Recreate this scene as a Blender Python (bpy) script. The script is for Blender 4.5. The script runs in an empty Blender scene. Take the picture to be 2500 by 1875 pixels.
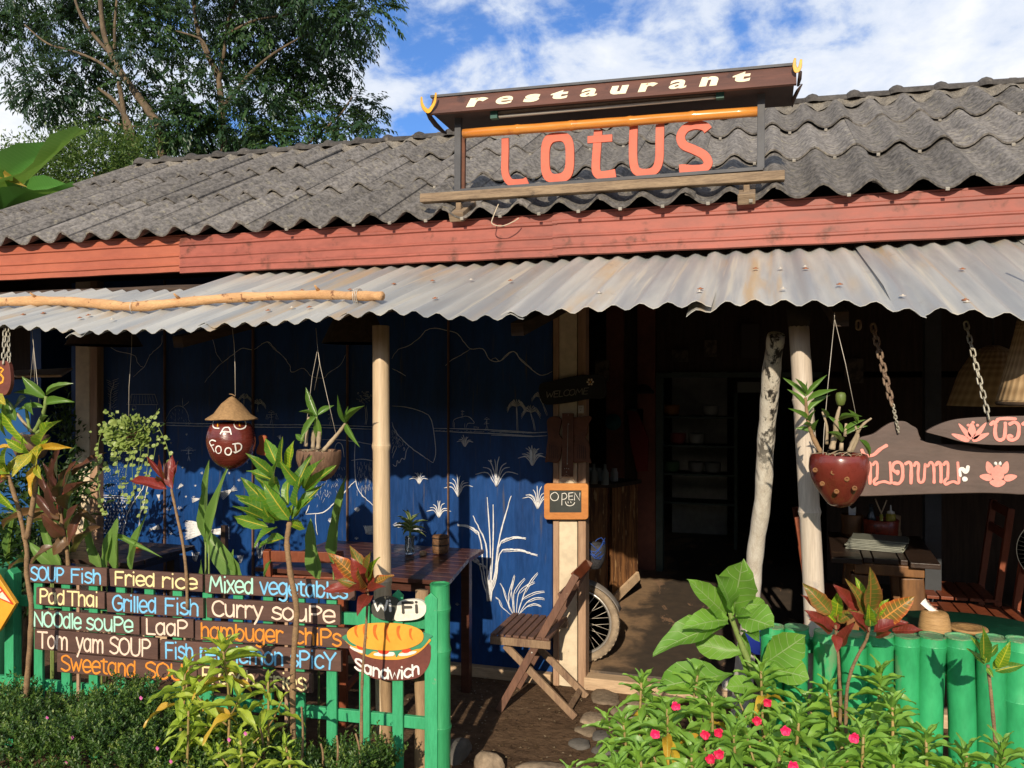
import bpy, math, random
import numpy as np
from mathutils import Vector, Matrix
PI = math.pi
R = math.radians
sc = bpy.context.scene
C = sc.collection

# ------------------------------------------------------------------ camera, world, sun, exposure
YAW = R(16.8)
FOC = 2022.0
EYE = Vector((0.0, 0.0, 1.70))
cam_d = bpy.data.cameras.new("camera")
cam_d.sensor_width = 36.0
cam_d.lens = 36.0 * FOC / 2500.0
cam_d.clip_start = 0.05
cam_d.clip_end = 2000
cam = bpy.data.objects.new("camera", cam_d)
C.objects.link(cam)
cam.location = EYE
cam.rotation_euler = (R(90), 0, YAW)
sc.camera = cam

SUN_DIR = Vector((0.10, -1.0, 0.45)).normalized()      # towards the sun
SUN_EL = math.asin(SUN_DIR.z)
SUN_ROT = math.atan2(SUN_DIR.x, SUN_DIR.y)
world = bpy.data.worlds.new("World")
sc.world = world
world.use_nodes = True
nt = world.node_tree
nt.nodes.clear()
def wn(t, **k):
    n = nt.nodes.new(t)
    for a, b in k.items(): setattr(n, a, b)
    return n
def wl(a, b): nt.links.new(a, b)
def wmath(op, a, b=None, c=None):
    n = wn('ShaderNodeMath', operation=op)
    for i, v in enumerate((a, b, c)):
        if v is None: continue
        if isinstance(v, (int, float)): n.inputs[i].default_value = v
        else: wl(v, n.inputs[i])
    return n.outputs[0]
sky = wn('ShaderNodeTexSky', sky_type='NISHITA')
sky.sun_disc = False
sky.sun_elevation = SUN_EL
sky.sun_rotation = SUN_ROT
sky.altitude = 300
sky.air_density = 1.0
sky.dust_density = 0.4
sky.ozone_density = 3.0
tc = wn('ShaderNodeTexCoord')
sep = wn('ShaderNodeSeparateXYZ'); wl(tc.outputs['Generated'], sep.inputs[0])
zc = wmath('ADD', wmath('MAXIMUM', sep.outputs['Z'], 0.0), 0.40)
cmb = wn('ShaderNodeCombineXYZ')
wl(wmath('DIVIDE', sep.outputs['X'], zc), cmb.inputs[0]); wl(wmath('DIVIDE', sep.outputs['Y'], zc), cmb.inputs[1])
def cloudn(scale, detail, rough, off, dist=0.0):
    m = wn('ShaderNodeMapping'); wl(cmb.outputs[0], m.inputs['Vector'])
    m.inputs['Location'].default_value = off
    n = wn('ShaderNodeTexNoise'); n.inputs['Scale'].default_value = scale
    n.inputs['Detail'].default_value = detail; n.inputs['Roughness'].default_value = rough
    n.inputs['Distortion'].default_value = dist
    wl(m.outputs[0], n.inputs['Vector'])
    return n.outputs['Fac']
CLOUD_OFF = (3.1, 1.7, 0.0)
big = cloudn(1.7, 3, .5, CLOUD_OFF, .3)
mid = cloudn(6.5, 9, .58, (CLOUD_OFF[0]+5, CLOUD_OFF[1], 0), .35)
fine = cloudn(21.0, 6, .6, (1, 8, 0), .2)
dens = wmath('ADD', wmath('ADD', wmath('MULTIPLY', big, .55), wmath('MULTIPLY', mid, .55)), wmath('MULTIPLY', fine, .16))
rmp = wn('ShaderNodeMapRange'); rmp.interpolation_type = 'SMOOTHSTEP'
rmp.inputs['From Min'].default_value = 0.520; rmp.inputs['From Max'].default_value = 0.645
wl(dens, rmp.inputs['Value'])
veil = wmath('MINIMUM', wmath('ADD', wmath('MULTIPLY', rmp.outputs[0], .95), .03), 1.0)
shade = wn('ShaderNodeMapRange')
shade.inputs['From Min'].default_value = 0.60; shade.inputs['From Max'].default_value = 0.78
shade.inputs['To Min'].default_value = 0.0; shade.inputs['To Max'].default_value = 1.0
wl(dens, shade.inputs['Value'])
ccol = wn('ShaderNodeMix', data_type='RGBA')
ccol.inputs['A'].default_value = (6.4, 7.2, 8.7, 1); ccol.inputs['B'].default_value = (9.6, 9.7, 10.0, 1)
wl(shade.outputs[0], ccol.inputs['Factor'])
skm = wn('ShaderNodeMix', data_type='RGBA', blend_type='MULTIPLY')
skm.inputs['Factor'].default_value = 1.0
skm.inputs['B'].default_value = (0.66, 1.02, 1.50, 1)
wl(sky.outputs[0], skm.inputs['A'])
mixc = wn('ShaderNodeMix', data_type='RGBA')
wl(veil, mixc.inputs['Factor']); wl(skm.outputs['Result'], mixc.inputs['A']); wl(ccol.outputs['Result'], mixc.inputs['B'])
bg = wn('ShaderNodeBackground'); bg.inputs['Strength'].default_value = 0.10
wl(mixc.outputs['Result'], bg.inputs['Color'])
wo = wn('ShaderNodeOutputWorld'); wl(bg.outputs[0], wo.inputs['Surface'])

sun_d = bpy.data.lights.new("sun", 'SUN')
sun_d.energy = 4.6
sun_d.angle = R(0.55)
sun_d.color = (1.0, 0.86, 0.68)
sun = bpy.data.objects.new("sun", sun_d)
C.objects.link(sun)
sun.rotation_euler = SUN_DIR.to_track_quat('Z', 'Y').to_euler()
sun.location = (0, -10, 12)

sc.view_settings.view_transform = 'Standard'
sc.view_settings.look = 'None'
sc.view_settings.exposure = 0.12
sc.view_settings.gamma = 1.0
sc.view_settings.use_curve_mapping = False

# ------------------------------------------------------------------ survey helpers: a direction of the survey photo to a point on a real plane
FWD = Vector((-math.sin(YAW), math.cos(YAW), 0)); RGT = Vector((math.cos(YAW), math.sin(YAW), 0)); UP = Vector((0, 0, 1))
def ray(px, py):
    return FWD + RGT * ((px-1250)/FOC) + UP * ((937-py)/FOC)
def P(px, py, Y):
    d = ray(px, py); return EYE + d * (Y/d.y)
def G(px, py, z=-.06):
    d = ray(px, py); return EYE + d * ((z-EYE.z)/d.z)
def hit(px, py, p0, n):
    d = ray(px, py); return EYE + d * ((p0-EYE).dot(n)/d.dot(n))

# ------------------------------------------------------------------ mesh builder
class MB:
    def __init__(s): s.v=[]; s.f=[]; s.m=[]; s.uv=[]; s.sm=[]
    def add(s, vs, fs, m=0, uv=None, smooth=None):
        b=len(s.v); s.v += [tuple(v) for v in vs]
        s.f += [tuple(i+b for i in f) for f in fs]; s.m += [m]*len(fs)
        s.uv += (uv if uv else [(0,0)]*len(vs)); s.sm += [smooth]*len(fs)
        return s
    def box(s, c, size, rot=None, m=0):
        c=Vector(c); hx,hy,hz=[a/2 for a in size]
        vs=[Vector((x,y,z)) for x in(-hx,hx) for y in(-hy,hy) for z in(-hz,hz)]
        if rot is not None: vs=[rot@v for v in vs]
        return s.add([v+c for v in vs],[(0,1,3,2),(4,6,7,5),(0,4,5,1),(2,3,7,6),(0,2,6,4),(1,5,7,3)],m)
    def bar(s, p, q, w, h, up=(0,0,1), m=0, ext=0):
        p=Vector(p); q=Vector(q); d=(q-p).normalized(); p=p-d*ext; q=q+d*ext
        u=Vector(up); side=d.cross(u).normalized(); u=side.cross(d)
        rot=Matrix((side,d,u)).transposed()
        return s.box((p+q)/2,(w,(q-p).length,h),rot,m)
    def tube(s, pts, r, n=8, cap=True, m=0, flat=None, fn=None, smooth=True):
        pts=[Vector(p) for p in pts]; k=len(pts)
        rs=list(r) if hasattr(r,'__len__') else [r]*k
        vs=[]; uv=[]; prev=None; L=0
        for i,p in enumerate(pts):
            d=(pts[min(i+1,k-1)]-pts[max(i-1,0)])
            d=d.normalized() if d.length>1e-9 else Vector((0,0,1))
            if flat is not None:
                nn=Vector(flat); a=d.cross(nn)
                a=a.normalized() if a.length>1e-6 else Vector((1,0,0)); b=nn.normalized()*fn
            else:
                if prev is None:
                    a=d.orthogonal().normalized()
                else:
                    a=prev-d*prev.dot(d); a=a.normalized() if a.length>1e-6 else d.orthogonal().normalized()
                b=d.cross(a); prev=a
            if i: L+=(pts[i]-pts[i-1]).length
            for j in range(n):
                t=2*PI*j/n; vs.append(p+a*(math.cos(t)*rs[i])+b*(math.sin(t)*rs[i])); uv.append((j/n,L))
        fs=[(i*n+j,i*n+(j+1)%n,(i+1)*n+(j+1)%n,(i+1)*n+j) for i in range(k-1) for j in range(n)]
        if cap: fs += [tuple(range(n-1,-1,-1)), tuple((k-1)*n+j for j in range(n))]
        return s.add(vs,fs,m,uv,smooth)
    def lathe(s, prof, c=(0,0,0), n=24, m=0, axis=None, smooth=True, sx=1, sy=1):
        c=Vector(c); vs=[]; uv=[]
        for i,(r,z) in enumerate(prof):
            for j in range(n):
                t=2*PI*j/n; v=Vector((r*math.cos(t)*sx,r*math.sin(t)*sy,z))
                if axis is not None: v=axis@v
                vs.append(c+v); uv.append((j/n,i/len(prof)))
        k=len(prof)
        fs=[(i*n+j,i*n+(j+1)%n,(i+1)*n+(j+1)%n,(i+1)*n+j) for i in range(k-1) for j in range(n)]
        if prof[0][0]>1e-5: fs.append(tuple(range(n-1,-1,-1)))
        if prof[-1][0]>1e-5: fs.append(tuple((k-1)*n+j for j in range(n)))
        return s.add(vs,fs,m,uv,smooth)
    def prism(s, pts, vec, m=0):
        pts=[Vector(p) for p in pts]; vec=Vector(vec); k=len(pts)
        vs=pts+[p+vec for p in pts]
        fs=[tuple(range(k)),tuple(range(2*k-1,k-1,-1))]+[(i,i+k,(i+1)%k+k,(i+1)%k) for i in range(k)]
        return s.add(vs,fs,m)
    def grid(s, rows, m=0, uv=None, smooth=True, close=False):
        k=len(rows); w=len(rows[0]); vs=[p for r in rows for p in r]
        fs=[(i*w+j,i*w+j+1,(i+1)*w+j+1,(i+1)*w+j) for i in range(k-1) for j in range(w-1)]
        return s.add(vs,fs,m,uv,smooth)
    def mesh(s, name, mats, o=Vector((0,0,0)), smooth=False):
        me=bpy.data.meshes.new(name)
        me.from_pydata([(a-o.x,b-o.y,c-o.z) for a,b,c in s.v],[],s.f)
        for mt in (mats if isinstance(mats,(list,tuple)) else [mats]): me.materials.append(mt)
        if any(s.m): me.polygons.foreach_set('material_index',s.m)
        me.polygons.foreach_set('use_smooth',[ (smooth if q is None else q) for q in s.sm])
        uvl=me.uv_layers.new(name='UVMap'); li=np.empty(len(me.loops),dtype=np.int32); me.loops.foreach_get('vertex_index',li)
        uvl.data.foreach_set('uv',np.array(s.uv,dtype=np.float32)[li].ravel())
        me.update(); return me
    def build(s, name, mats, parent=None, smooth=False, bevel=0, solid=0, auto=False, **props):
        o0=wpos(parent) if parent else (s.center() if 'label' in props else Vector((0,0,0)))
        me=s.mesh(name,mats,o0,smooth)
        ob=bpy.data.objects.new(name,me); C.objects.link(ob)
        if parent: ob.parent=parent
        else: ob.location=o0
        if solid:
            md=ob.modifiers.new('solid','SOLIDIFY'); md.thickness=solid; md.offset=0
        if bevel:
            md=ob.modifiers.new('bevel','BEVEL'); md.width=bevel; md.segments=2; md.limit_method='ANGLE'; md.angle_limit=R(40)
        for k,v in props.items(): ob[k]=v
        return ob
    def wobble(s,amp,freq,seed=0):
        from mathutils import noise
        o=Vector((seed*3.1,seed*1.7,seed))
        for i,v in enumerate(s.v):
            v=Vector(v); s.v[i]=tuple(v+noise.noise_vector(v*freq+o)*amp+noise.noise_vector(v*freq*3.3+o)*amp*.3)
        return s
    def center(s):
        a=np.array(s.v); lo=a.min(0); hi=a.max(0)
        return Vector(((lo[0]+hi[0])/2,(lo[1]+hi[1])/2,lo[2]))
_wp={}
def wpos(o):
    p=Vector((0,0,0))
    while o is not None: p+=Vector(o.location); o=o.parent
    return p
def thing(name, loc, label, cat, group=None):
    o=bpy.data.objects.new(name,None); C.objects.link(o); o.location=loc; o.empty_display_size=.05
    o['label']=label; o['category']=cat
    if group: o['group']=group
    return o
def copy_tree(o, parent=None):
    c=o.copy(); C.objects.link(c); c.parent=parent
    for ch in o.children: copy_tree(ch,c)
    return c
def share(name, me, loc, parent, rot=None, scale=None, mat=None):
    """one more object of an existing mesh, at a world point, under its parent"""
    ob=bpy.data.objects.new(name,me); C.objects.link(ob)
    M4=Matrix.Translation(Vector(loc)-(wpos(parent) if parent else Vector((0,0,0))))
    if rot is not None: M4=M4@rot.to_4x4()
    if scale is not None: M4=M4@Matrix.Diagonal((*scale,1)) if hasattr(scale,'__len__') else M4@Matrix.Scale(scale,4)
    ob.parent=parent; ob.matrix_local=M4
    if mat is not None:
        ob.material_slots[0].link='OBJECT'; ob.material_slots[0].material=mat
    return ob
def smoothline(pts, k=6, closed=False):
    pts=[Vector(p) for p in pts]; n=len(pts); out=[]
    if n<3: return pts
    rng=range(n if closed else n-1)
    for i in rng:
        if closed: a,b,c,d=pts[i-1],pts[i],pts[(i+1)%n],pts[(i+2)%n]
        else: a,b,c,d=pts[max(i-1,0)],pts[i],pts[i+1],pts[min(i+2,n-1)]
        for j in range(k):
            t=j/k; out.append(.5*((2*b)+(c-a)*t+(2*a-5*b+4*c-d)*t*t+(3*b-a-3*c+d)*t**3))
    out.append(pts[0] if closed else pts[-1]); return out

# ------------------------------------------------------------------ materials
def newmat(name):
    m=bpy.data.materials.new(name); m.use_nodes=True; n=m.node_tree; n.nodes.clear()
    out=n.nodes.new('ShaderNodeOutputMaterial'); b=n.nodes.new('ShaderNodeBsdfPrincipled'); n.links.new(b.outputs[0],out.inputs[0])
    return m,n,b,out
def col(c): return (c[0],c[1],c[2],1)
def nmath(n, op, a, b=None, c=None, clamp=False):
    q=n.nodes.new('ShaderNodeMath'); q.operation=op; q.use_clamp=clamp
    for i,v in enumerate((a,b,c)):
        if v is None: continue
        if isinstance(v,(int,float)): q.inputs[i].default_value=v
        else: n.links.new(v,q.inputs[i])
    return q.outputs[0]
def nmix(n, f, a, b, mode='MIX'):
    q=n.nodes.new('ShaderNodeMix'); q.data_type='RGBA'; q.blend_type=mode
    for k,v in (('Factor',f),('A',a),('B',b)):
        if isinstance(v,(int,float)): q.inputs[k].default_value=v
        elif isinstance(v,tuple): q.inputs[k].default_value=col(v)
        else: n.links.new(v,q.inputs[k])
    return q.outputs['Result']
def nnoise(n, vec, scale, detail=5, rough=.55, dist=0, w=None):
    q=n.nodes.new('ShaderNodeTexNoise'); q.inputs['Scale'].default_value=scale; q.inputs['Detail'].default_value=detail
    q.inputs['Roughness'].default_value=rough; q.inputs['Distortion'].default_value=dist
    if vec is not None: n.links.new(vec,q.inputs['Vector'])
    return q.outputs['Fac']
def nramp(n, f, lo, hi, smooth=True):
    q=n.nodes.new('ShaderNodeMapRange'); q.interpolation_type='SMOOTHSTEP' if smooth else 'LINEAR'
    q.inputs['From Min'].default_value=lo; q.inputs['From Max'].default_value=hi; n.links.new(f,q.inputs['Value']); return q.outputs[0]
def nvec(n, stretch=(1,1,1), src='Object', rnd=False, rot=None):
    if src=='World': v=n.nodes.new('ShaderNodeNewGeometry').outputs['Position']
    else: v=n.nodes.new('ShaderNodeTexCoord').outputs[src]
    if rnd:
        oi=n.nodes.new('ShaderNodeObjectInfo'); a=n.nodes.new('ShaderNodeVectorMath'); a.operation='ADD'
        n.links.new(v,a.inputs[0]); sc2=n.nodes.new('ShaderNodeVectorMath'); sc2.operation='SCALE'
        cx=n.nodes.new('ShaderNodeCombineXYZ'); n.links.new(oi.outputs['Random'],cx.inputs[0]); n.links.new(oi.outputs['Random'],cx.inputs[1]); n.links.new(oi.outputs['Random'],cx.inputs[2])
        n.links.new(cx.outputs[0],sc2.inputs[0]); sc2.inputs['Scale'].default_value=37.0
        n.links.new(sc2.outputs[0],a.inputs[1]); v=a.outputs[0]
    m=n.nodes.new('ShaderNodeMapping'); m.inputs['Scale'].default_value=stretch
    if rot: m.inputs['Rotation'].default_value=rot
    n.links.new(v,m.inputs['Vector']); return m.outputs[0]
def bumpit(n, b, h, strength, dist=.01):
    q=n.nodes.new('ShaderNodeBump'); q.inputs['Strength'].default_value=strength; q.inputs['Distance'].default_value=dist
    n.links.new(h,q.inputs['Height']); n.links.new(q.outputs[0],b.inputs['Normal'])
def mat(name, c1, c2=None, rough=.7, scale=6, stretch=(1,1,1), bump=.25, bdist=.004, bscale=None, metal=0, spec=.4, coat=0,
        lo=.35, hi=.65, rnd=.12, spots=None, spot_lo=.6, spot_hi=.68, spot_scale=9, src='Object', fine=.15, dist=0, detail=6, spotst=(1,1,1), spotz=None):
    m,n,b,_=newmat(name)
    c2=c2 or tuple(x*.75 for x in c1)
    v=nvec(n,stretch,src,rnd>0 and src!='World')
    f=nnoise(n,v,scale,detail,.6,dist); c=nmix(n,nramp(n,f,lo,hi),c2,c1)
    g=nnoise(n,v,scale*7,4,.65)
    c=nmix(n,fine,c,nmix(n,nramp(n,g,.3,.7),tuple(x*.35 for x in c1),tuple(min(1,x*1.5) for x in c1)))
    if spots:
        v2=nvec(n,spotst,src,rnd>0 and src!='World'); s=nramp(n,nnoise(n,v2,spot_scale,7,.65),spot_lo,spot_hi)
        if spotz:
            sz=n.nodes.new('ShaderNodeSeparateXYZ'); n.links.new(nvec(n,(1,1,1),'World'),sz.inputs[0]); s=nmath(n,'MULTIPLY',s,nramp(n,sz.outputs[2],*spotz))
        c=nmix(n,s,c,spots)
    if rnd:
        oi=n.nodes.new('ShaderNodeObjectInfo'); k=nmath(n,'MULTIPLY_ADD',oi.outputs['Random'],2*rnd,1-rnd)
        cb=n.nodes.new('ShaderNodeCombineColor')
        for i in range(3): n.links.new(k,cb.inputs[i])
        c=nmix(n,1.0,c,cb.outputs[0],'MULTIPLY')
    n.links.new(c,b.inputs['Base Color'])
    rr=nmath(n,'MULTIPLY_ADD',g,.25,rough-.12,True); n.links.new(rr,b.inputs['Roughness'])
    b.inputs['Metallic'].default_value=metal; b.inputs['Specular IOR Level'].default_value=spec
    b.inputs['Coat Weight'].default_value=coat; b.inputs['Coat Roughness'].default_value=.12
    if bump: bumpit(n,b,nnoise(n,v,bscale or scale*4,6,.65),bump,bdist)
    return m
def leafmat(name, c1, c2, vein, mw=.06, veins=9, vk=1.3, vw=.10, vmix=.6, trans=.35, rough=.38, edge=None, rnd=True, spots=None, slo=.55, holes=0):
    m,n,b,out=newmat(name)
    uv=n.nodes.new('ShaderNodeUVMap').outputs[0]; sp=n.nodes.new('ShaderNodeSeparateXYZ'); n.links.new(uv,sp.inputs[0])
    a=nmath(n,'ABSOLUTE',nmath(n,'MULTIPLY_ADD',sp.outputs[0],2.0,-1.0))
    oi=n.nodes.new('ShaderNodeObjectInfo').outputs['Random']
    v=nvec(n,(1,1,1),'Object',True)
    pn=nnoise(n,v,5,4,.6)
    f=nmath(n,'ADD',nmath(n,'MULTIPLY',oi,.75),nmath(n,'MULTIPLY_ADD',pn,.8,-.28),None,True) if rnd else nramp(n,pn,.3,.7)
    c=nmix(n,f,c1,c2)
    if edge: c=nmix(n,nmath(n,'MULTIPLY',nramp(n,a,.45,1.0),.8),c,edge)
    mid=nramp(n,a,mw,mw*.35)
    t=nmath(n,'FRACT',nmath(n,'SUBTRACT',nmath(n,'MULTIPLY',sp.outputs[1],float(veins)),nmath(n,'MULTIPLY',a,vk)))
    t=nmath(n,'ABSOLUTE',nmath(n,'SUBTRACT',t,.5))
    vv=nmath(n,'MULTIPLY',nramp(n,t,vw,vw*.3),vmix)
    if spots: c=nmix(n,nramp(n,nnoise(n,v,14,5,.6),slo,slo+.06),c,spots)
    c=nmix(n,nmath(n,'MAXIMUM',mid,vv),c,vein)
    n.links.new(c,b.inputs['Base Color']); b.inputs['Roughness'].default_value=rough; b.inputs['Specular IOR Level'].default_value=.45
    h=nmath(n,'ADD',nmath(n,'MAXIMUM',mid,nmath(n,'MULTIPLY',vv,.7)),nmath(n,'MULTIPLY',pn,.5)); bumpit(n,b,h,.45,.003)
    tr=n.nodes.new('ShaderNodeBsdfTranslucent'); n.links.new(nmix(n,.35,c,(.55,.75,.12)),tr.inputs['Color'])
    mx=n.nodes.new('ShaderNodeMixShader'); mx.inputs[0].default_value=trans
    n.links.new(b.outputs[0],mx.inputs[1]); n.links.new(tr.outputs[0],mx.inputs[2]); n.links.new(mx.outputs[0],out.inputs[0])
    if holes:
        hn=nramp(n,nmath(n,'ADD',nnoise(n,v,13,3,.6),nmath(n,'MULTIPLY',a,.10)),holes,holes+.004); tp=n.nodes.new('ShaderNodeBsdfTransparent'); m2=n.nodes.new('ShaderNodeMixShader')
        n.links.new(hn,m2.inputs[0]); n.links.new(mx.outputs[0],m2.inputs[1]); n.links.new(tp.outputs[0],m2.inputs[2]); n.links.new(m2.outputs[0],out.inputs[0])
    return m
def cloudmat(name, stops, trans=.3, rough=.45, spec=.4):
    """foliage made of many small leaves: each leaf keeps a tint of its own"""
    m,n,b,out=newmat(name)
    at=n.nodes.new('ShaderNodeAttribute'); at.attribute_name='tint'
    cr=n.nodes.new('ShaderNodeValToRGB'); e=cr.color_ramp.elements
    while len(e)<len(stops): e.new(.5)
    for i,(p,c) in enumerate(stops): e[i].position=p; e[i].color=col(c)
    n.links.new(at.outputs['Fac'],cr.inputs[0]); n.links.new(cr.outputs[0],b.inputs['Base Color'])
    b.inputs['Roughness'].default_value=rough; b.inputs['Specular IOR Level'].default_value=spec
    tr=n.nodes.new('ShaderNodeBsdfTranslucent'); n.links.new(nmix(n,.3,cr.outputs[0],(.3,.5,.08)),tr.inputs['Color'])
    mx=n.nodes.new('ShaderNodeMixShader'); mx.inputs[0].default_value=trans
    n.links.new(b.outputs[0],mx.inputs[1]); n.links.new(tr.outputs[0],mx.inputs[2]); n.links.new(mx.outputs[0],out.inputs[0])
    return m
def plain(name,c,rough=.5,metal=0,spec=.4,emit=None,alpha=1,trans=0,ior=1.45,coat=0):
    m,n,b,_=newmat(name); b.inputs['Base Color'].default_value=col(c); b.inputs['Roughness'].default_value=rough
    b.inputs['Metallic'].default_value=metal; b.inputs['Specular IOR Level'].default_value=spec
    b.inputs['Transmission Weight'].default_value=trans; b.inputs['IOR'].default_value=ior; b.inputs['Coat Weight'].default_value=coat
    return m
def paint(name,c,rough=.5): return mat(name,c,tuple(x*.86 for x in c),rough=rough,scale=14,bump=.35,bdist=.0015,rnd=.0,fine=.10,lo=.3,hi=.6)

# ------------------------------------------------------------------ lettering: brush strokes on real boards
GL={ # advance width, strokes ("s" smooth / "l" straight), cap 10, x-height 6.6
'A':(7,'l 0,0 3.3,10 6.6,0|l 1.3,3.6 5.3,3.6'),'C':(6.5,'s 6,8.3 4,10 1.3,8.8 .2,5 1.3,1.2 4,0 6,1.6'),'E':(6,'l 5.4,10 .5,10 .5,0 5.4,0|l .5,5.2 4.6,5.2'),
'D':(7,'l .5,0 .5,10|s .5,10 4.2,9.4 6.2,6.6 6.2,3.4 4.2,.6 .5,0'),
'F':(6,'l .6,0 .6,9.6|l .6,9.8 5.2,9.9|l .6,5.3 4.4,5.4'),'G':(7,'s 6,8.4 4,10 1.3,8.6 .2,5 1.3,1.3 3.8,0 6.2,1.6 6.3,4.4|l 6.3,4.6 3.8,4.6'),
'I':(2.2,'l 1,0 1,10'),'L':(5.5,'l .5,10 .5,0 5,0'),'M':(9,'l .5,0 1.6,10 4.3,3.4 7,10 8.2,0'),'N':(7.4,'l .5,0 .5,10 6.4,0 6.4,10'),
'O':(7.2,'s 3.3,10 .9,8.4 .1,5 .9,1.6 3.3,0 5.7,1.6 6.5,5 5.7,8.4 3.3,10'),'P':(6.2,'l .6,0 .6,9.8|s .6,9.8 3.8,9.9 5.6,7.6 3.8,5 .6,4.9'),
'R':(6.6,'l .6,0 .6,9.8|s .6,9.8 3.8,9.9 5.6,7.6 3.8,5.2 .6,5|l 2.4,5 5.8,0'),'S':(6.2,'s 5.4,8.8 3.4,10 1,8.9 .8,6.6 3,5.2 5.2,3.8 5.3,1.4 3,0 .4,1.2'),
'T':(6.8,'l 0,9.8 6.4,9.8|l 3.2,9.8 3.2,0'),'U':(7,'l .5,10 .5,3.4|s .5,3.4 1.2,.9 3.2,0 5.2,.9 5.9,3.4|l 5.9,3.4 5.9,10'),'W':(9,'l 0,10 2,0 4.2,7 6.4,0 8.4,10'),
'V':(6.6,'l 0,10 3.1,0 6.2,10'),'Y':(6.5,'l 0,10 3,5 6,10|l 3,5 2.6,0'),'H':(7,'l .5,0 .5,10|l 6,0 6,10|l .5,5 6,5'),
'a':(5.8,'s 4.4,5.6 2.6,6.6 .7,5.4 .2,3.2 .8,1 2.4,0 4,1.2 4.5,3.2|l 4.6,6.5 4.7,.2'),'b':(5.8,'l .6,10 .6,.2|s .7,3.2 1.4,5.6 3,6.4 4.8,5 5,2.8 3.8,.4 2,.1 .8,1.4'),
'c':(5.2,'s 4.6,5.4 2.8,6.6 .9,5.4 .2,3.2 .9,1 2.8,0 4.6,1.1'),'d':(5.8,'s 4.4,5.6 2.6,6.6 .7,5.4 .2,3.2 .8,1 2.4,0 4,1.2 4.5,3.2|l 4.7,10 4.7,.2'),
'e':(5.7,'l .4,3.1 5,3.3|s 5,3.3 4.7,5.6 2.7,6.8 .8,5.5 .2,3.2 1,.7 2.8,0 4.9,1.1'),'f':(4,'s 3.6,9.4 2.2,9.8 1.3,8 1.3,4 1.3,0|l 0,6 3.2,6'),
'g':(5.8,'s 4.4,5.6 2.6,6.6 .7,5.4 .2,3.2 .8,1 2.4,.2 4,1.2 4.5,3.2|s 4.7,6.5 4.8,0 4.2,-2.4 2.4,-3.2 .6,-2.4'),'h':(5.6,'l .6,10 .6,0|s .6,4 1.6,6 3.2,6.4 4.4,5 4.5,2.6 4.5,0'),
'i':(2.2,'l .9,5.9 .9,0|l .9,10.6 .9,10.8'),'k':(5.4,'l .6,10 .6,0|l 4.4,6.4 .8,2.8|l 1.8,3.8 4.8,0'),'l':(2,'l .9,10 .9,0'),
'm':(8.6,'l .6,6.6 .6,0|s .6,4 1.4,6 2.6,6.4 3.8,5 3.9,0|s 3.9,4 4.8,6 6,6.4 7.2,5 7.3,0'),'n':(5.6,'l .6,6.6 .6,0|s .6,4 1.6,6 3,6.4 4.4,5 4.5,2.6 4.5,0'),
'o':(5.6,'s 2.5,6.6 .8,5.4 .2,3.3 .8,1.1 2.5,0 4.2,1.1 4.9,3.3 4.2,5.4 2.5,6.6'),'p':(5.8,'l .6,6.6 .6,-3|s .7,3.2 1.4,5.6 3,6.4 4.8,5 5,2.8 3.8,.4 2,.1 .8,1.4'),
'r':(4.4,'l .6,6.6 .6,0|s .6,3.8 1.4,5.8 2.6,6.5 4,5.8'),'s':(4.8,'s 4.2,5.6 2.4,6.6 .8,5.6 1,4 2.6,3.3 4.2,2.4 4,.8 2.2,0 .3,.9'),
't':(4.2,'s 1.6,9.2 1.6,4 1.8,1 3.6,.3|l 0,6.6 3.6,6.6'),'u':(5.8,'s .5,6.6 .6,2.8 1.2,.6 2.8,0 4.2,1.2 4.7,3.4|l 4.7,6.6 4.8,0'),
'v':(5.2,'l .1,6.6 2.4,0 4.6,6.6'),'w':(7.4,'l .1,6.6 1.8,0 3.4,5 5,0 6.8,6.6'),'x':(5,'l .2,6.6 4.4,0|l 4.4,6.6 .2,0'),'y':(5.4,'l .2,6.6 2.5,.6|s 4.8,6.6 2.4,0 .8,-3.2'),
' ':(3.2,''),'!':(2,'l 1,10 1,3')}
def glyph_strokes(txt):
    """list of 2-D polylines in glyph units and the total advance"""
    x=0; out=[]
    for ch in txt:
        w,s=GL[ch]
        lo=ch.islower()
        for st in s.split('|'):
            if not st: continue
            k=st.split(); pts=[tuple(float(a) for a in q.split(',')) for q in k[1:]]; pts=[(a,(b*1.18 if b<=6.6 else 7.8+(b-6.6)*.62) if lo else b) for a,b in pts]
            v=[Vector((p[0],p[1],0)) for p in pts]
            if k[0]=='s': v=smoothline(v,4)
            out.append([(q.x+x,q.y) for q in v])
        x+=w
    return out,x-.8
def brush(mb, pts, r, nrm, fn=.3, n=8, m=0):
    """raised brush stroke, round ends, lying along a surface whose outward normal is nrm"""
    pts=[Vector(p) for p in pts]
    if len(pts)==1 or (pts[0]-pts[-1]).length<1e-6 and len(pts)==2: pts=[pts[0],pts[0]+Vector((0,0,1e-4))]
    d0=(pts[0]-pts[1]).normalized(); d1=(pts[-1]-pts[-2]).normalized()
    q=[pts[0]+d0*r*.85,pts[0]+d0*r*.6,pts[0]+d0*r*.1]+pts[1:-1]+[pts[-1]+d1*r*.1,pts[-1]+d1*r*.6,pts[-1]+d1*r*.85]
    rs=[r*.3,r*.78,r]+[r]*(len(pts)-2)+[r,r*.78,r*.3]
    # straight corners: double the point so that the tube keeps its width
    ph=random.uniform(0,6); kk=len(q); tp=random.uniform(-.10,.10)
    mb.tube(q,[a*(1+.07*math.sin(ph+i*.9)+tp*(2*i/kk-1))*random.uniform(.95,1.05) for i,a in enumerate(rs)],n,True,m,flat=nrm,fn=r and fn)
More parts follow.
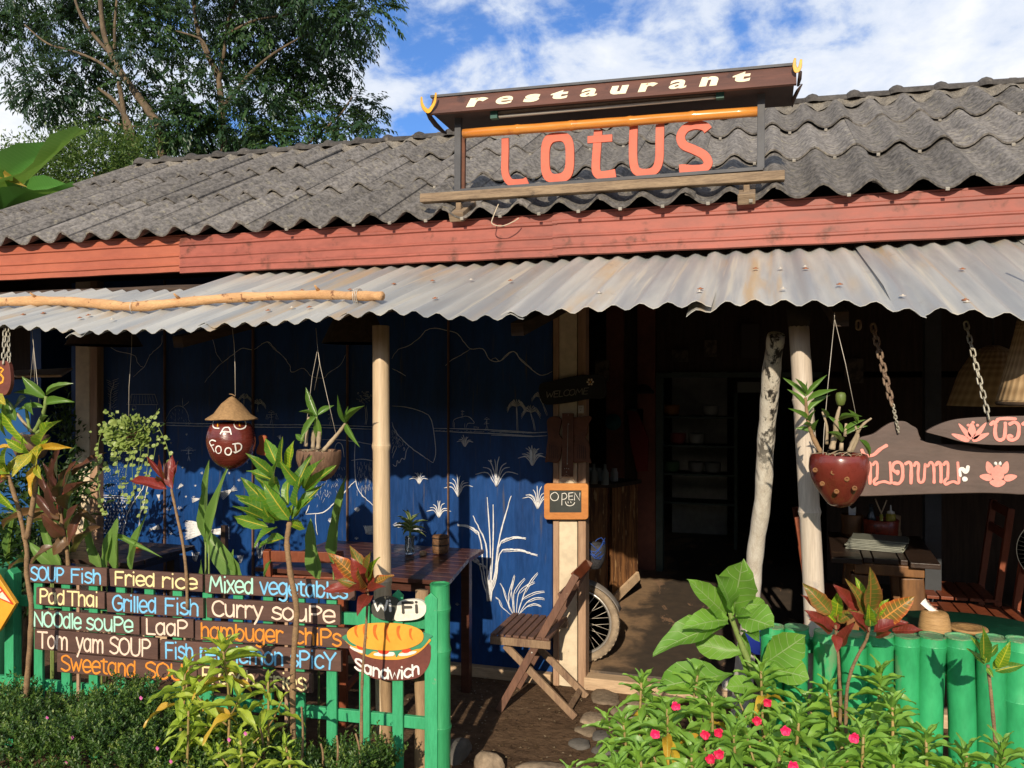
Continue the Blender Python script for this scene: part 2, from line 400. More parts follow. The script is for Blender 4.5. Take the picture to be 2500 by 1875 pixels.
def write(mb, txt, o, ux, uy, width, height, thick, nrm, fn=.3, m=0, jitter=.25, slant=0):
    """letters fitted in a width x height frame whose lower left corner is o"""
    st,adv=glyph_strokes(txt); o=Vector(o); sx=width/adv; sy=height/10
    for s in st:
        jy=random.uniform(-jitter,jitter)
        pts=[o+ux*((a+slant*b)*sx)+uy*((b+jy)*sy) for a,b in s]
        # densify the straight runs so that corners stay sharp
        q=[]
        for i in range(len(pts)-1):
            q.append(pts[i])
            if (pts[i+1]-pts[i]).length>thick*3:
                q.append(pts[i].lerp(pts[i+1],thick*.5/(pts[i+1]-pts[i]).length)); q.append(pts[i].lerp(pts[i+1],1-thick*.5/(pts[i+1]-pts[i]).length))
        q.append(pts[-1]); brush(mb,q,thick/2,nrm,fn,8,m)
def slab(mb, pts, w, thick, nrm, m=0, off=0):
    """flat wide stroke with square ends cut from a board: polyline widened by w, extruded by thick against nrm"""
    pts=[Vector(p) for p in pts]; nrm=Vector(nrm).normalized(); L=[]; Rr=[]
    for i,p in enumerate(pts):
        a=(p-pts[i-1]).normalized() if i else None; b=(pts[i+1]-p).normalized() if i<len(pts)-1 else None
        if a is None: t=b; k=1
        elif b is None: t=a; k=1
        else:
            t=(a+b).normalized(); k=1/max(.5,t.dot(b))
        s=t.cross(nrm).normalized()*(w/2*k); L.append(p+s+nrm*off); Rr.append(p-s+nrm*off)
    n=len(pts); vs=L+Rr+[v-nrm*thick for v in L]+[v-nrm*thick for v in Rr]; fs=[]
    for i in range(n-1):
        fs+=[(i,i+1,n+i+1,n+i),(2*n+i,3*n+i,3*n+i+1,2*n+i+1),(i,2*n+i,2*n+i+1,i+1),(n+i,n+i+1,3*n+i+1,3*n+i)]
    fs+=[(0,n,3*n,2*n),(n-1,3*n-1,4*n-1,2*n-1)]
    mb.add(vs,fs,m)

# ------------------------------------------------------------------ leaves
_lm={}
def leafmesh(kind, bend=.6, fold=.25, wave=.04, material=None, var=0):
    key=(kind,round(bend,2),round(fold,2),round(wave,3),material.name if material else '',var)
    if key in _lm: return _lm[key]
    rnd=random.Random(hash(kind)%9999+var*7+int(bend*100)) if False else random.Random(len(_lm)*13+5)
    k=10; w=5; rows=[]; uv=[]
    ph=rnd.uniform(0,6); y=z=0; ang=bend*.15
    for i in range(k+1):
        t=i/k
        if kind=='lance': wd=.5*math.sin(PI*min(1,t**.72))**.95
        elif kind=='ovate': wd=.5*math.sin(PI*min(1,t**.8))**.75
        elif kind=='spoon': wd=.5*(math.sin(PI*t**1.55)**.7)*(1 if t<1 else 0)
        elif kind=='strap': wd=.5*min(1,.35+t*3)*(1-t**3.2)
        elif kind=='round': wd=.5*math.sqrt(max(0,1-(2*t-1)**2))
        else: wd=.5*math.sin(PI*t)
        wd=max(wd*(1+.05*math.sin(i*2.9+ph*3)+rnd.uniform(-.03,.03)*(1 if var else 0)),.006 if i else .02)
        row=[]
        for j in range(w):
            a=(j/(w-1))*2-1
            row.append(Vector((a*wd, y-0*z, z+abs(a)*wd*fold+math.sin(t*11+ph+a*1.5)*wave*abs(a))))
            uv.append((j/(w-1),t))
        rows.append(row)
        ang2=bend*(t**1.2); y+=math.cos(ang2)/k; z-=math.sin(ang2)/k
    # width is given for unit 1: object scale sets real width (x) and length (y,z)
    mb=MB(); mb.grid(rows,0,uv,True); me=mb.mesh('leaf',material,Vector((0,0,0)),True); _lm[key]=me; return me
def leaf_frame(d, roll=0, up=Vector((0,0,1))):
    y=Vector(d).normalized(); z=up-y*up.dot(y)
    z=z.normalized() if z.length>1e-3 else y.orthogonal().normalized()
    x=y.cross(z); M3=Matrix((x,y,z)).transposed()
    return M3@Matrix.Rotation(roll,3,'Y')
def put_leaf(parent, me, pos, d, L, W, roll=0, name='leaf', up=Vector((0,0,1))):
    return share(name, me, pos, parent, leaf_frame(d,roll,up), (W,L,L))
def leafcloud(name, parent, material, pos, d, nrm, L, W, tint, lift=.25, **props):
    """many small leaves as one mesh of folded kites"""
    pos=np.asarray(pos,float); d=np.asarray(d,float); nrm=np.asarray(nrm,float); L=np.asarray(L,float)[:,None]; W=np.asarray(W,float)[:,None]
    d/=np.linalg.norm(d,axis=1)[:,None]+1e-9; s=np.cross(d,nrm); s/=np.linalg.norm(s,axis=1)[:,None]+1e-9; nn=np.cross(s,d)
    n=len(pos); V=np.empty((n,4,3))
    V[:,0]=pos; V[:,1]=pos+d*L*.45+s*W*.5+nn*W*lift; V[:,2]=pos+d*L-nn*L*.12; V[:,3]=pos+d*L*.45-s*W*.5+nn*W*lift
    o=np.array(wpos(parent)) if parent else np.zeros(3)
    me=bpy.data.meshes.new(name); me.vertices.add(4*n); me.vertices.foreach_set('co',(V.reshape(-1,3)-o).ravel())
    idx=np.arange(4*n).reshape(n,4); tri=np.concatenate([idx[:,[0,1,2]],idx[:,[0,2,3]]],1).reshape(-1)
    me.loops.add(len(tri)); me.loops.foreach_set('vertex_index',tri.astype(np.int32))
    me.polygons.add(2*n); me.polygons.foreach_set('loop_start',np.arange(0,6*n,3,dtype=np.int32)); me.polygons.foreach_set('loop_total',np.full(2*n,3,dtype=np.int32))
    me.update(calc_edges=True)
    at=me.attributes.new('tint','FLOAT','POINT'); at.data.foreach_set('value',np.repeat(np.asarray(tint,np.float32),4))
    me.materials.append(material); me.validate()
    ob=bpy.data.objects.new(name,me); C.objects.link(ob)
    if parent: ob.parent=parent
    for k,v in props.items(): ob[k]=v
    return ob
random.seed(11); rng=np.random.default_rng(5)

# ================================================================== MATERIALS OF THE SETTING
M_dirt = mat('dirt',(.135,.086,.052),(.085,.053,.033),rough=.95,scale=2.2,bump=.8,bdist=.02,bscale=22,rnd=0,spots=(.14,.09,.055),spot_lo=.58,spot_hi=.75,spot_scale=3,src='World',fine=.35,spec=.1)
M_grass_soil = mat('verge_soil',(.10,.085,.04),(.06,.05,.025),rough=.95,scale=.6,bump=.6,bdist=.02,rnd=0,src='World',spec=.1)
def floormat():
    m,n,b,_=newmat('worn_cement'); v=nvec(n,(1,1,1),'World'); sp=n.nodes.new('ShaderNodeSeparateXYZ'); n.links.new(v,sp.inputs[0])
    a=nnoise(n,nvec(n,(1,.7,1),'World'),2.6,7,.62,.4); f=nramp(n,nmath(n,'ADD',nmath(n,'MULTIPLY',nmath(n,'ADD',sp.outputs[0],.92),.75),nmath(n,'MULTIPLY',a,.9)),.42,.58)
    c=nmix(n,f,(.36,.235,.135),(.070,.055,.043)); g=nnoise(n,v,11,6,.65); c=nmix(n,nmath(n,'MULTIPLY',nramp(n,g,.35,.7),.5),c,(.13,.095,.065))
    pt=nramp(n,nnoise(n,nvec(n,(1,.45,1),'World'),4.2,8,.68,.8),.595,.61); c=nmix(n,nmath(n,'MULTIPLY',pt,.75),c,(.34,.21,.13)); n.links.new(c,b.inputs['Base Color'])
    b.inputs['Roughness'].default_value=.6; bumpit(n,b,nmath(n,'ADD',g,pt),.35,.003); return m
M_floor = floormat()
M_tile = mat('weathered_fibre_cement',(.190,.176,.160),(.100,.094,.088),rough=.92,scale=7,stretch=(1,.6,.6),bump=1.0,bdist=.008,bscale=45,rnd=.22,spots=(.27,.245,.185),spot_lo=.54,spot_hi=.70,spot_scale=24,src='World',fine=.6,spec=.12)
M_ridge = mat('blackened_ridge_cement',(.095,.088,.08),(.05,.047,.045),rough=.9,scale=7,bump=.8,bdist=.006,rnd=.2,src='World',fine=.35,spots=(.2,.18,.15),spot_lo=.6,spot_hi=.72,spec=.15)
M_mortar = mat('old_mortar',(.30,.27,.22),(.12,.11,.10),rough=.95,scale=16,bump=1,bdist=.02,rnd=.1,src='World',fine=.4,spec=.1)
M_fasc1 = mat('orange_red_painted_steel',(.42,.125,.070),(.35,.10,.06),rough=.5,scale=5,stretch=(.5,1,1),bump=.1,rnd=.02,spots=(.35,.09,.05),spot_lo=.66,spot_hi=.75,spot_scale=12,fine=.08)
M_fasc2 = mat('faded_red_painted_steel',(.34,.098,.070),(.26,.078,.058),rough=.55,scale=4,stretch=(.4,1,1),bump=.15,rnd=.03,spots=(.13,.045,.030),spot_lo=.54,spot_hi=.70,spot_scale=8,fine=.2)
M_roofwood = mat('dark_rafter_wood',(.07,.045,.03),(.03,.02,.014),rough=.85,scale=5,stretch=(1,1,8),rnd=.1)
def galvanised():
    m,n,b,_=newmat('weathered_corrugated_steel')
    v=nvec(n,(9,.55,.6),'World',False); v2=nvec(n,(2.2,.5,.5),'World',False); v3=nvec(n,(1,1,1),'World',False)
    oi=n.nodes.new('ShaderNodeObjectInfo').outputs['Random']
    a=nnoise(n,v,1.0,5,.6,.2); c=nmix(n,nramp(n,a,.35,.65),(.295,.305,.30),(.47,.46,.41))
    st=nmath(n,'MULTIPLY',nramp(n,nnoise(n,v,1.15,4,.55,.4),.50,.66),nramp(n,nnoise(n,v2,1.4,3,.5),.42,.60))
    c=nmix(n,nmath(n,'MULTIPLY',st,.8),c,(.50,.34,.16))
    c=nmix(n,nmath(n,'MULTIPLY',nramp(n,nnoise(n,nvec(n,(14,.35,1),'World'),1.3,3,.5),.62,.70),.5),c,(.62,.56,.42))
    c=nmix(n,nmath(n,'MULTIPLY',nramp(n,nnoise(n,v3,9,6,.7),.60,.72),.45),c,(.27,.25,.22))
    k=nmath(n,'MULTIPLY_ADD',oi,.22,.88); cb=n.nodes.new('ShaderNodeCombineColor')
    for i in range(3): n.links.new(k,cb.inputs[i])
    c=nmix(n,1.0,c,cb.outputs[0],'MULTIPLY')
    n.links.new(c,b.inputs['Base Color']); b.inputs['Metallic'].default_value=.15
    n.links.new(nmath(n,'MULTIPLY_ADD',a,.3,.36),b.inputs['Roughness']); bumpit(n,b,nnoise(n,v3,30,5,.6),.12,.003); return m
M_tin = galvanised()
M_blue = mat('blue_painted_sheet',(.006,.052,.20),(.004,.034,.135),rough=.42,scale=3,stretch=(3,1,.5),bump=.12,rnd=.04,spots=(.075,.075,.095),spot_lo=.58,spot_hi=.74,spot_scale=5,spotst=(9,1,.5),src='World',fine=.2,spec=.35)
M_chalk = mat('white_brush_paint',(.80,.80,.80),(.55,.58,.64),rough=.8,scale=40,bump=.1,rnd=0,lo=.25,hi=.55)
M_beige = mat('beige_plastered_post',(.66,.56,.40),(.58,.48,.34),rough=.8,scale=3,bump=.2,rnd=.03,spots=(.30,.24,.17),spot_lo=.70,spot_hi=.78,spot_scale=14)
M_frame = mat('pinkish_brown_wood',(.42,.27,.17),(.30,.18,.11),rough=.75,scale=6,stretch=(5,5,.5),bump=.3,rnd=.05)
M_batten = mat('rusty_brown_batten',(.20,.11,.07),(.10,.055,.035),rough=.8,scale=8,stretch=(1,1,.4))
M_sill = mat('pale_sill_wood',(.55,.40,.25),(.42,.29,.18),rough=.8,scale=5,stretch=(.5,4,4),bump=.4,rnd=.03,fine=.2)
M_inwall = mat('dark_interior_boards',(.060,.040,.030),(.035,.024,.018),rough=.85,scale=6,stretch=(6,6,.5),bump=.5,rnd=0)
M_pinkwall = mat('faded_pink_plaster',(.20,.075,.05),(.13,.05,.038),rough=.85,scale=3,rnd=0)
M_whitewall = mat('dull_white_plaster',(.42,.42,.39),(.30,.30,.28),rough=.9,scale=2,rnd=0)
M_bamboo = mat('dry_bamboo',(.66,.51,.33),(.53,.39,.24),rough=.48,scale=5,stretch=(7,7,.35),bump=.25,bdist=.002,rnd=.05,spots=(.28,.18,.10),spot_lo=.66,spot_hi=.75,spot_scale=8,fine=.15,spec=.5)
M_bamboo_pale = mat('sun_bleached_bamboo',(.62,.54,.44),(.50,.42,.33),rough=.5,scale=5,stretch=(7,7,.35),bump=.25,bdist=.002,rnd=.05,spots=(.34,.30,.27),spot_lo=.62,spot_hi=.75,spot_scale=6,fine=.15,spec=.5)
M_greenbam = mat('green_painted_bamboo',(.036,.375,.140),(.026,.29,.105),rough=.42,scale=4,stretch=(1,1,.4),bump=.3,bdist=.002,bscale=9,rnd=.10,spots=(.13,.30,.14),spot_lo=.58,spot_hi=.70,spot_scale=9,fine=.2,spotst=(1,1,.5),spec=.5)
M_greenwood = mat('green_painted_plank',(.045,.36,.16),(.035,.29,.125),rough=.5,scale=7,stretch=(4,4,.5),bump=.5,bdist=.003,bscale=30,rnd=.07,spots=(.20,.30,.17),spot_lo=.66,spot_hi=.74,spot_scale=16,fine=.15)
M_greenold = mat('chipped_green_bamboo',(.04,.33,.13),(.03,.26,.10),rough=.5,scale=5,stretch=(4,4,.4),bump=.4,bdist=.003,rnd=.05,spots=(.42,.40,.28),spot_lo=.635,spot_hi=.65,spot_scale=11,fine=.1)
M_darkbin = mat('dark_fork_bark',(.05,.04,.03),(.03,.024,.02),rough=.9,scale=20)
M_log = mat('peeled_log',(.60,.36,.17),(.46,.25,.11),rough=.75,scale=5,stretch=(1,6,6),bump=.5,rnd=0,spots=(.20,.09,.04),spot_lo=.60,spot_hi=.66,spot_scale=16,fine=.2)
M_greylog = mat('grey_round_post',(.36,.24,.13),(.25,.16,.09),rough=.85,scale=6,stretch=(5,5,.5),bump=.5,rnd=.1,spots=(.15,.09,.05),spot_lo=.63,spot_hi=.7)

# ================================================================== GROUND
gz=-.06
mb=MB(); N=60
xs=[-600,-120,-30,-12]+[ -8+ i*.25 for i in range(57)]+[12,30,120,600]; ys=[-600,-100,-30,-10,-4]+[-2+i*.2 for i in range(34)]+[4.93]
rn=random.Random(3); rows=[]
for y in ys: rows.append([Vector((x,y,gz+(rn.uniform(-.012,.012) if -8<x<6 and -2<y<4.6 else 0))) for x in xs])
mb.grid(rows); mb.build('ground',M_dirt,smooth=True,kind='structure')
mb=MB(); mb.grid([[Vector((x,y,gz-.002)) for x in (-600,-7,6,600)] for y in (4.93,11,40,600)]); mb.build('back_ground',M_grass_soil,kind='structure')

# ================================================================== BUILDING
YW=4.75
def Xw(px,Y=YW): return P(px,937,Y).x
bld=thing('restaurant_building',(-1.2,4.75,0),'long low restaurant building with grey corrugated tile roof and open dark dining room','building')
XL,XR=-5.25,3.3
# floor
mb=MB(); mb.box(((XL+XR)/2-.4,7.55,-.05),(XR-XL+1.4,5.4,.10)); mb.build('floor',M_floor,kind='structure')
# threshold and wall sill
mb=MB(); mb.bar((Xw(1430),YW-.012,-.028),(3.2,YW-.012,-.028),.10,.075); mb.build('threshold',M_sill,bld,bevel=.006)
mb=MB(); mb.bar((-4.7,YW-.025,-.032),(Xw(1350)-.002,YW-.025,-.032),.055,.065); mb.build('wall_sill',M_sill,bld,bevel=.005)
# entrance column of three boards
def vboard(px0,px1,Y,m,name,th=.10,z0=-.06,z1=2.42,par=bld):
    x0=Xw(px0,Y); x1=Xw(px1,Y); b=MB(); b.box(((x0+x1)/2,Y+th/2,(z0+z1)/2),(x1-x0,th,z1-z0)); return b.build(name,m,par,bevel=.004)
vboard(1350,1364,YW-.055,M_frame,'column_edge_board')
vboard(1364.8,1409,YW-.045,M_beige,'column',th=.16)
vboard(1411,1430,YW-.055,M_frame,'column_edge_board')
vboard(184,219,YW-.05,M_beige,'column')
vboard(219.6,237,YW-.06,M_frame,'column_edge_board')
# inner shell
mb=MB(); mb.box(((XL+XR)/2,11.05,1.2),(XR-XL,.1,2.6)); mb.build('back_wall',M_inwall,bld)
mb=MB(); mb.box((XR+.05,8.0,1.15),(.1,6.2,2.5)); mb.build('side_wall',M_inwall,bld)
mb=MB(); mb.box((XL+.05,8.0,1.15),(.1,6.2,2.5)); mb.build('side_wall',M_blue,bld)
mb=MB(); mb.box(((XL+XR)/2,7.65,2.50),(XR-XL+.5,6.9,.05)); mb.build('ceiling',M_roofwood,bld)
# wall behind the fascia, above the awning
mb=MB(); mb.box(((XL+XR)/2,4.86,2.42),(XR-XL,.05,.10)); mb.build('wall_plate',M_roofwood,bld)
mb=MB(); mb.prism([(-5.6,3.62,2.085),(-5.6,4.80,2.30),(-5.6,4.80,2.28),(-5.6,3.62,2.065)],(3.7,0,0)); mb.build('sun_stop_sheet',M_roofwood,bld)  # added dark sheet, keeps sun from leaking through the awning gap onto the wall
# inner partition with door frame
mb=MB(); mb.box(((Xw(1480,7.6)+Xw(1522,7.6))/2,7.65,1.2),(Xw(1522,7.6)-Xw(1480,7.6),.1,2.46)); mb.build('partition_post',M_pinkwall,bld)
mb=MB(); mb.box(((Xw(1556,7.6)+Xw(1600,7.6))/2,7.65,1.2),(Xw(1600,7.6)-Xw(1556,7.6),.1,2.46)); mb.build('partition_post',M_pinkwall,bld)
mb=MB(); x0=Xw(1522,7.6); x1=Xw(1556,7.6); mb.box(((x0+x1)/2,7.69,1.2),(x1-x0-.004,.05,2.46)); mb.build('partition_board',M_inwall,bld)
M_greenframe=mat('dull_green_frame',(.06,.085,.075),(.04,.06,.05),rough=.7,scale=5)
mb=MB(); x0=Xw(1602,7.6); x1=Xw(1990,7.6); zt=P(1700,922,7.6).z
mb.box((x0+.03,7.64,zt/2),(.06,.12,zt)); mb.box(((x0+x1)/2+.03,7.64,zt+.025),(x1-x0+.06,.12,.045)); mb.build('inner_door_frame',M_greenframe,bld)
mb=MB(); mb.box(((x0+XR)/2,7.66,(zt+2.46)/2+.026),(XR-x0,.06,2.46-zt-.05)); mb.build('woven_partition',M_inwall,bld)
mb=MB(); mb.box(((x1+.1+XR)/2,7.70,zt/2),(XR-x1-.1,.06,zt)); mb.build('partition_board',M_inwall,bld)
mb=MB(); mb.box(((Xw(1640,9.6)+Xw(1775,9.6))/2,9.65,1.15),(Xw(1775,9.6)-Xw(1640,9.6),.06,2.3)); mb.build('kitchen_wall',M_whitewall,bld)
# roof deck under the tiles
SL=math.atan(.514)
def roofz(y): return 2.566+.514*(y-4.0)
roof=MB()
roof.prism([(XL+.02,4.10,2.53),(XL+.02,6.0,2.53+.514*1.9),(XL+.02,6.0,2.49+.514*1.9),(XL+.02,4.10,2.49)],(XR-XL-.04,0,0))
roof.prism([(XL+.02,6.0,2.53+.514*1.9),(XL+.02,11.3,2.53+.514*1.9-.17*5.3),(XL+.02,11.3,2.45+.514*1.9-.17*5.3),(XL+.02,6.0,2.45+.514*1.9)],(XR-XL-.04,0,0))
roof=roof.build('roof',M_roofwood,bld)
def corrug(w,L,per,amp,th,nx,ny,phase=0,sharp=0,droop=None):
    mb=MB(); top=[];bot=[]
    for j in range(ny+1):
        y=L*j/ny; a=[];b=[]
        for i in range(nx+1):
            x=w*i/nx; ph=2*PI*x/per+phase; z=amp*(math.cos(ph)+sharp*math.cos(2*ph))
            if droop: z+=droop(x,y)
            a.append(Vector((x,y,z))); b.append(Vector((x,y,z-th)))
        top.append(a); bot.append(b[::-1])
    mb.grid(top); mb.grid(bot)
    mb.grid([[v-Vector((0,0,th)) for v in top[0]],top[0]],smooth=False)
    mb.grid([top[-1],[v-Vector((0,0,th)) for v in top[-1]]],smooth=False)
    mb.grid([[r[0] for r in top],[r[0]-Vector((0,0,th)) for r in top]],smooth=False)
    mb.grid([[r[-1]-Vector((0,0,th)) for r in top],[r[-1] for r in top]],smooth=False)
    return mb
PER=.205
tiles=[]
for v in range(3):
    rr=random.Random(v); a1=rr.uniform(0,6)
    tiles.append(corrug(2*PER+.045,.83,PER,.0285,.010,22,4,0,.12,lambda x,y:.0022*math.sin(23*x+a1)*(1-y)).mesh('roof_tile',M_tile,smooth=True))
rr=random.Random(8)
nsh=int((XR-XL)/(2*PER))+1
for k in range(3):
    for i in range(nsh):
        x=XL+i*2*PER-.02
        rot=Matrix.Rotation(SL-.021+rr.uniform(-.005,.005),3,'X')@Matrix.Rotation(-.018+rr.uniform(-.006,.006),3,'Y')@Matrix.Rotation(rr.uniform(-.006,.006),3,'Z')
        o=share('roof_tile',tiles[rr.randrange(3)],(x,4.0+.66*k+rr.uniform(-.012,.012),2.566+.34*k+.012+.004*k+rr.uniform(0,.006)),roof,rot,(1,.985 if k<2 else .92,1))
clip=MB(); clip.box((0,0,0),(.016,.012,.012)); clipm=clip.mesh('tile_clip',mat('pale_clip_cement',(.42,.39,.33),(.3,.28,.24),rnd=.2))
for k in range(3):
    for i in range(nsh*2):
        x=XL-.02+i*PER+PER*.5
        if x>-2.6 and rr.random()<.8: share('tile_clip',clipm,(x+rr.uniform(-.01,.01),3.996+.66*k,2.566+.34*k-.016),roof,Matrix.Rotation(SL,3,'X'))
# ridge
zr=roofz(5.98)+.015
cap=MB(); prof=[]
for i in range(3):
    pass
def ridgecap():
    mb=MB(); n=10; L=.265; rows=[]
    for x,r in ((0,.052),(.02,.066),(.045,.072),(.07,.064),(.085,.053),(L,.047)):
        rows.append([Vector((x,math.cos(PI*j/n+0)*-r*1.25,math.sin(PI*j/n)*r)) for j in range(n+1)])
    mb.grid(rows); mb.grid([[v*1 for v in rows[0]],[Vector((0,v.y*.7,v.z*.7)) for v in rows[0]]]); return mb.mesh('ridge_cap',M_ridge,smooth=True)
rc=ridgecap()
for i in range(int((XR-XL+.1)/.262)):
    share('ridge_cap',rc,(XL+.03+i*.262,5.985+rr.uniform(-.004,.004),zr+rr.uniform(-.004,.005)),roof,Matrix.Rotation(rr.uniform(-.012,.012),3,'Y'))
mb=MB(); rows=[]
for k in range(5):
    row=[]
    for i in range(240):
        x=XL+.05+(XR-XL-.1)*i/239; w=.027*math.cos(2*PI*(x-XL+.02)/PER)
        y=5.86+.035*k; row.append(Vector((x,y+rr.uniform(-.012,.012),roofz(y)+w*(1-k/4)+.018+.010*k+rr.uniform(-.007,.009))))
    rows.append(row)
mb.grid(rows); mb.build('ridge_mortar',M_mortar,bld,smooth=True)
# fascia boards
def fascia(x0,x1,m,dy=0,dz=0,rz=0):
    prof=[(0,2.568),(0,2.560),(-.006,2.556),(-.006,2.530),(-.014,2.524),(-.014,2.512),(-.004,2.506),(-.004,2.455),(-.010,2.449),(-.010,2.443),(-.004,2.437),(-.004,2.402),(-.012,2.397),(-.012,2.388),(-.005,2.382),(-.005,2.352),(.012,2.348),(.014,2.352),(.006,2.36),(.008,2.568)]
    n=int((x1-x0)/.1)+1; mb=MB(); rows=[[Vector((x0+(x1-x0)*i/n,4.085+a+dy+.0015*math.sin(i*.7),z+dz+rz*i/n+.001*math.sin(i*1.3))) for i in range(n+1)] for a,z in prof]
    mb.grid(rows,smooth=False); return mb.build('fascia_board',m,bld,smooth=False)
fascia(-5.32,Xw(442,4.08)+.03,M_fasc1,.004,.005,.002)
fascia(Xw(440,4.08),Xw(1352,4.08)+.02,M_fasc2,-.004,-.004,.0)
fascia(Xw(1350,4.08),XR+.1,M_fasc2,-.008,0,-.006)
mb=MB(); mb.prism([(XL+.01,4.05,2.36),(XL+.01,4.05,2.55),(XL+.01,6.0,3.52),(XL+.01,9,2.9),(XL+.01,9,2.36)],(.05,0,0)); mb.build('gable_board',M_roofwood,bld)

# ================================================================== MURAL WALL
mw=thing('mural_wall',(-2.8,YW,0),'blue corrugated metal wall covered in white brush drawings of rice plants and fish','wall')
def ribs(x):
    t=(x+10)%.108
    def tr(a,w): 
        d=abs(t-a); return max(0,min(1,(w-d)/.003))
    return .0085*max(tr(.020,.009),tr(.048,.009))
cuts=[-4.72,Xw(405),Xw(620),Xw(850),Xw(1096),Xw(1350)-.003]
for i in range(5):
    x0,x1=cuts[i]+.001,cuts[i+1]-.001; xs=[x0]
    g=math.floor((x0+10)/.108)*.108-10
    while g<x1:
        for a in (.008,.011,.029,.032,.036,.039,.057,.060):
            if x0<g+a<x1: xs.append(g+a)
        g+=.108
    xs.append(x1); mb=MB(); mb.grid([[Vector((x,YW-ribs(x),z)) for x in xs] for z in (0.0,.6,1.2,1.8,2.42)],smooth=False)
    mb.grid([[Vector((x,YW+.02,z)) for x in (x0,x1)] for z in (0.0,2.42)])
    mb.build('wall_panel',M_blue,mw)
for px in (405,620,850,1096):
    x=Xw(px); mb=MB(); mb.box((x,YW-.010,1.22),(.009,.022,2.38)); mb.build('batten',M_batten,mw,bevel=.002)
# the drawings
dr=MB()
def wpt(px,py,off=.0012):
    p=P(px,py,YW); p.y=YW-ribs(p.x)-off; return p
def draw(pts,w=1.6,smooth=True,closed=False,off=.0012):
    """white brush line through survey points, w is its width in survey pixels"""
    v=[Vector((a,b,0)) for a,b in pts]
    if closed: v.append(v[0])
    if smooth and len(v)>2: v=smoothline(v,4)
    q=[]
    for i in range(len(v)-1):
        n=max(1,int((v[i+1]-v[i]).length/5)); q+=[v[i].lerp(v[i+1],j/n) for j in range(n)]
    q.append(v[-1]); pts3=[wpt(a.x,a.y,off) for a in q]
    r=w/2*.0028*random.uniform(.9,1.1); k=len(pts3)
    rs=[r*(.45+.55*min(1,4*i/k,4*(k-1-i)/max(1,k)+.15))*random.uniform(.85,1.12) for i in range(k)]
    dr.tube(pts3,rs,5,True,flat=(0,-1,0),fn=.0007)
def c1(*a): return [(x/3.16,780+y/3.16) for x,y in a]
def c2(*a): return [(600+x/3.16,780+y/3.16) for x,y in a]
def c3(*a): return [(1200+x/3.16,780+y/3.16) for x,y in a]
def cz(*a): return [(200+x/2.766,800+y/2.766) for x,y in a]
def c6(*a): return [(600+x/2.884,1300+y/2.884) for x,y in a]
def c7(*a): return [(1200+x/2.884,1300+y/2.884) for x,y in a]
# mountains
draw(c1((770,125),(800,130),(840,190),(900,240),(1000,262),(1055,290),(1070,340),(1110,370)),1.4)
draw(c1((1260,120),(1245,190),(1200,235),(1150,290),(1110,370),(1030,440)),1.4)
draw(c1((1580,485),(1640,410),(1720,330),(1800,270),(1870,220),(1960,230),(2060,170),(2120,220),(2212,310)),1.6)
draw(c1((1600,95),(1640,150),(1670,250),(1720,330)),1.3); draw(c1((1340,110),(1370,190),(1450,165),(1540,105)),1.3)
draw(c2((165,170),(220,225),(285,280),(340,350),(360,405),(430,375),(470,390),(505,435),(600,450),(640,410),(730,350),(770,270)),1.6)
draw(c2((1128,300),(1180,230),(1260,200),(1340,140),(1390,85),(1460,65),(1540,80),(1630,105),(1680,165),(1735,225),(1830,225),(1880,305),(1960,320),(2060,245),(2110,290),(2212,380)),1.8)
draw(c2((1735,225),(1660,275),(1590,310),(1545,355)),1.5); draw(c2((1128,375),(1180,400),(1235,435)),1.5)
draw(c3((0,310),(35,295),(65,320),(110,275),(160,245),(195,260),(220,305),(290,365),(370,425),(430,420),(468,398)),2)
# banks
for dy in (0,20):
    draw(c1((775,790+dy),(1100,790+dy),(1500,800+dy),(1900,805+dy),(2212,812+dy)),1.5)
    draw(c2((0,812+dy),(400,810+dy),(700,815+dy),(980,825+dy)),1.5)
for dy in (0,28):
    draw(c2((1450,838+dy*.7),(1700,842+dy),(2000,855+dy),(2212,868+dy)),1.8); draw(c3((0,862+dy),(150,866+dy),(300,872+dy),(430,866+dy)),1.8)
for i in range(60):
    x=random.uniform(1460,2200); y=855+(x-1460)*.025; draw(c2((x,y),(x+12,y+random.uniform(-6,6))),.8,False)
    x=random.uniform(780,2200); y=800+(x-780)*.015; draw(c1((x,y),(x+12,y+random.uniform(-5,5))),.8,False)
def palm(x,y,h,s,lean=0,f=c3,w=1.1):
    top=(x+lean,y-h)
    for o in (-4,5): draw(f((x+o,y),(x+o*.8+lean*.4,y-h*.5),(top[0]+o*.4,top[1])),w)
    for a in range(9):
        t=-PI*.1+ (PI*1.2)*a/8; ex=top[0]+math.cos(t)*s; ey=top[1]-math.sin(t)*s*.55
        draw(f(top,((top[0]+ex)/2,min(ey,top[1])-s*.22),(ex,ey+s*.25)),w)
        draw(f(top,((top[0]+ex)/2,min(ey,top[1])-s*.12),(ex,ey+s*.42)),w*.8)
palm(200,858,185,75,-8); palm(335,858,140,78,-30); palm(430,740,140,60,-60)
palm(1880,700,90,55,10,c1,.9); palm(1985,715,60,60,10,c1,.9); palm(2095,855,185,75,-5,c2); 
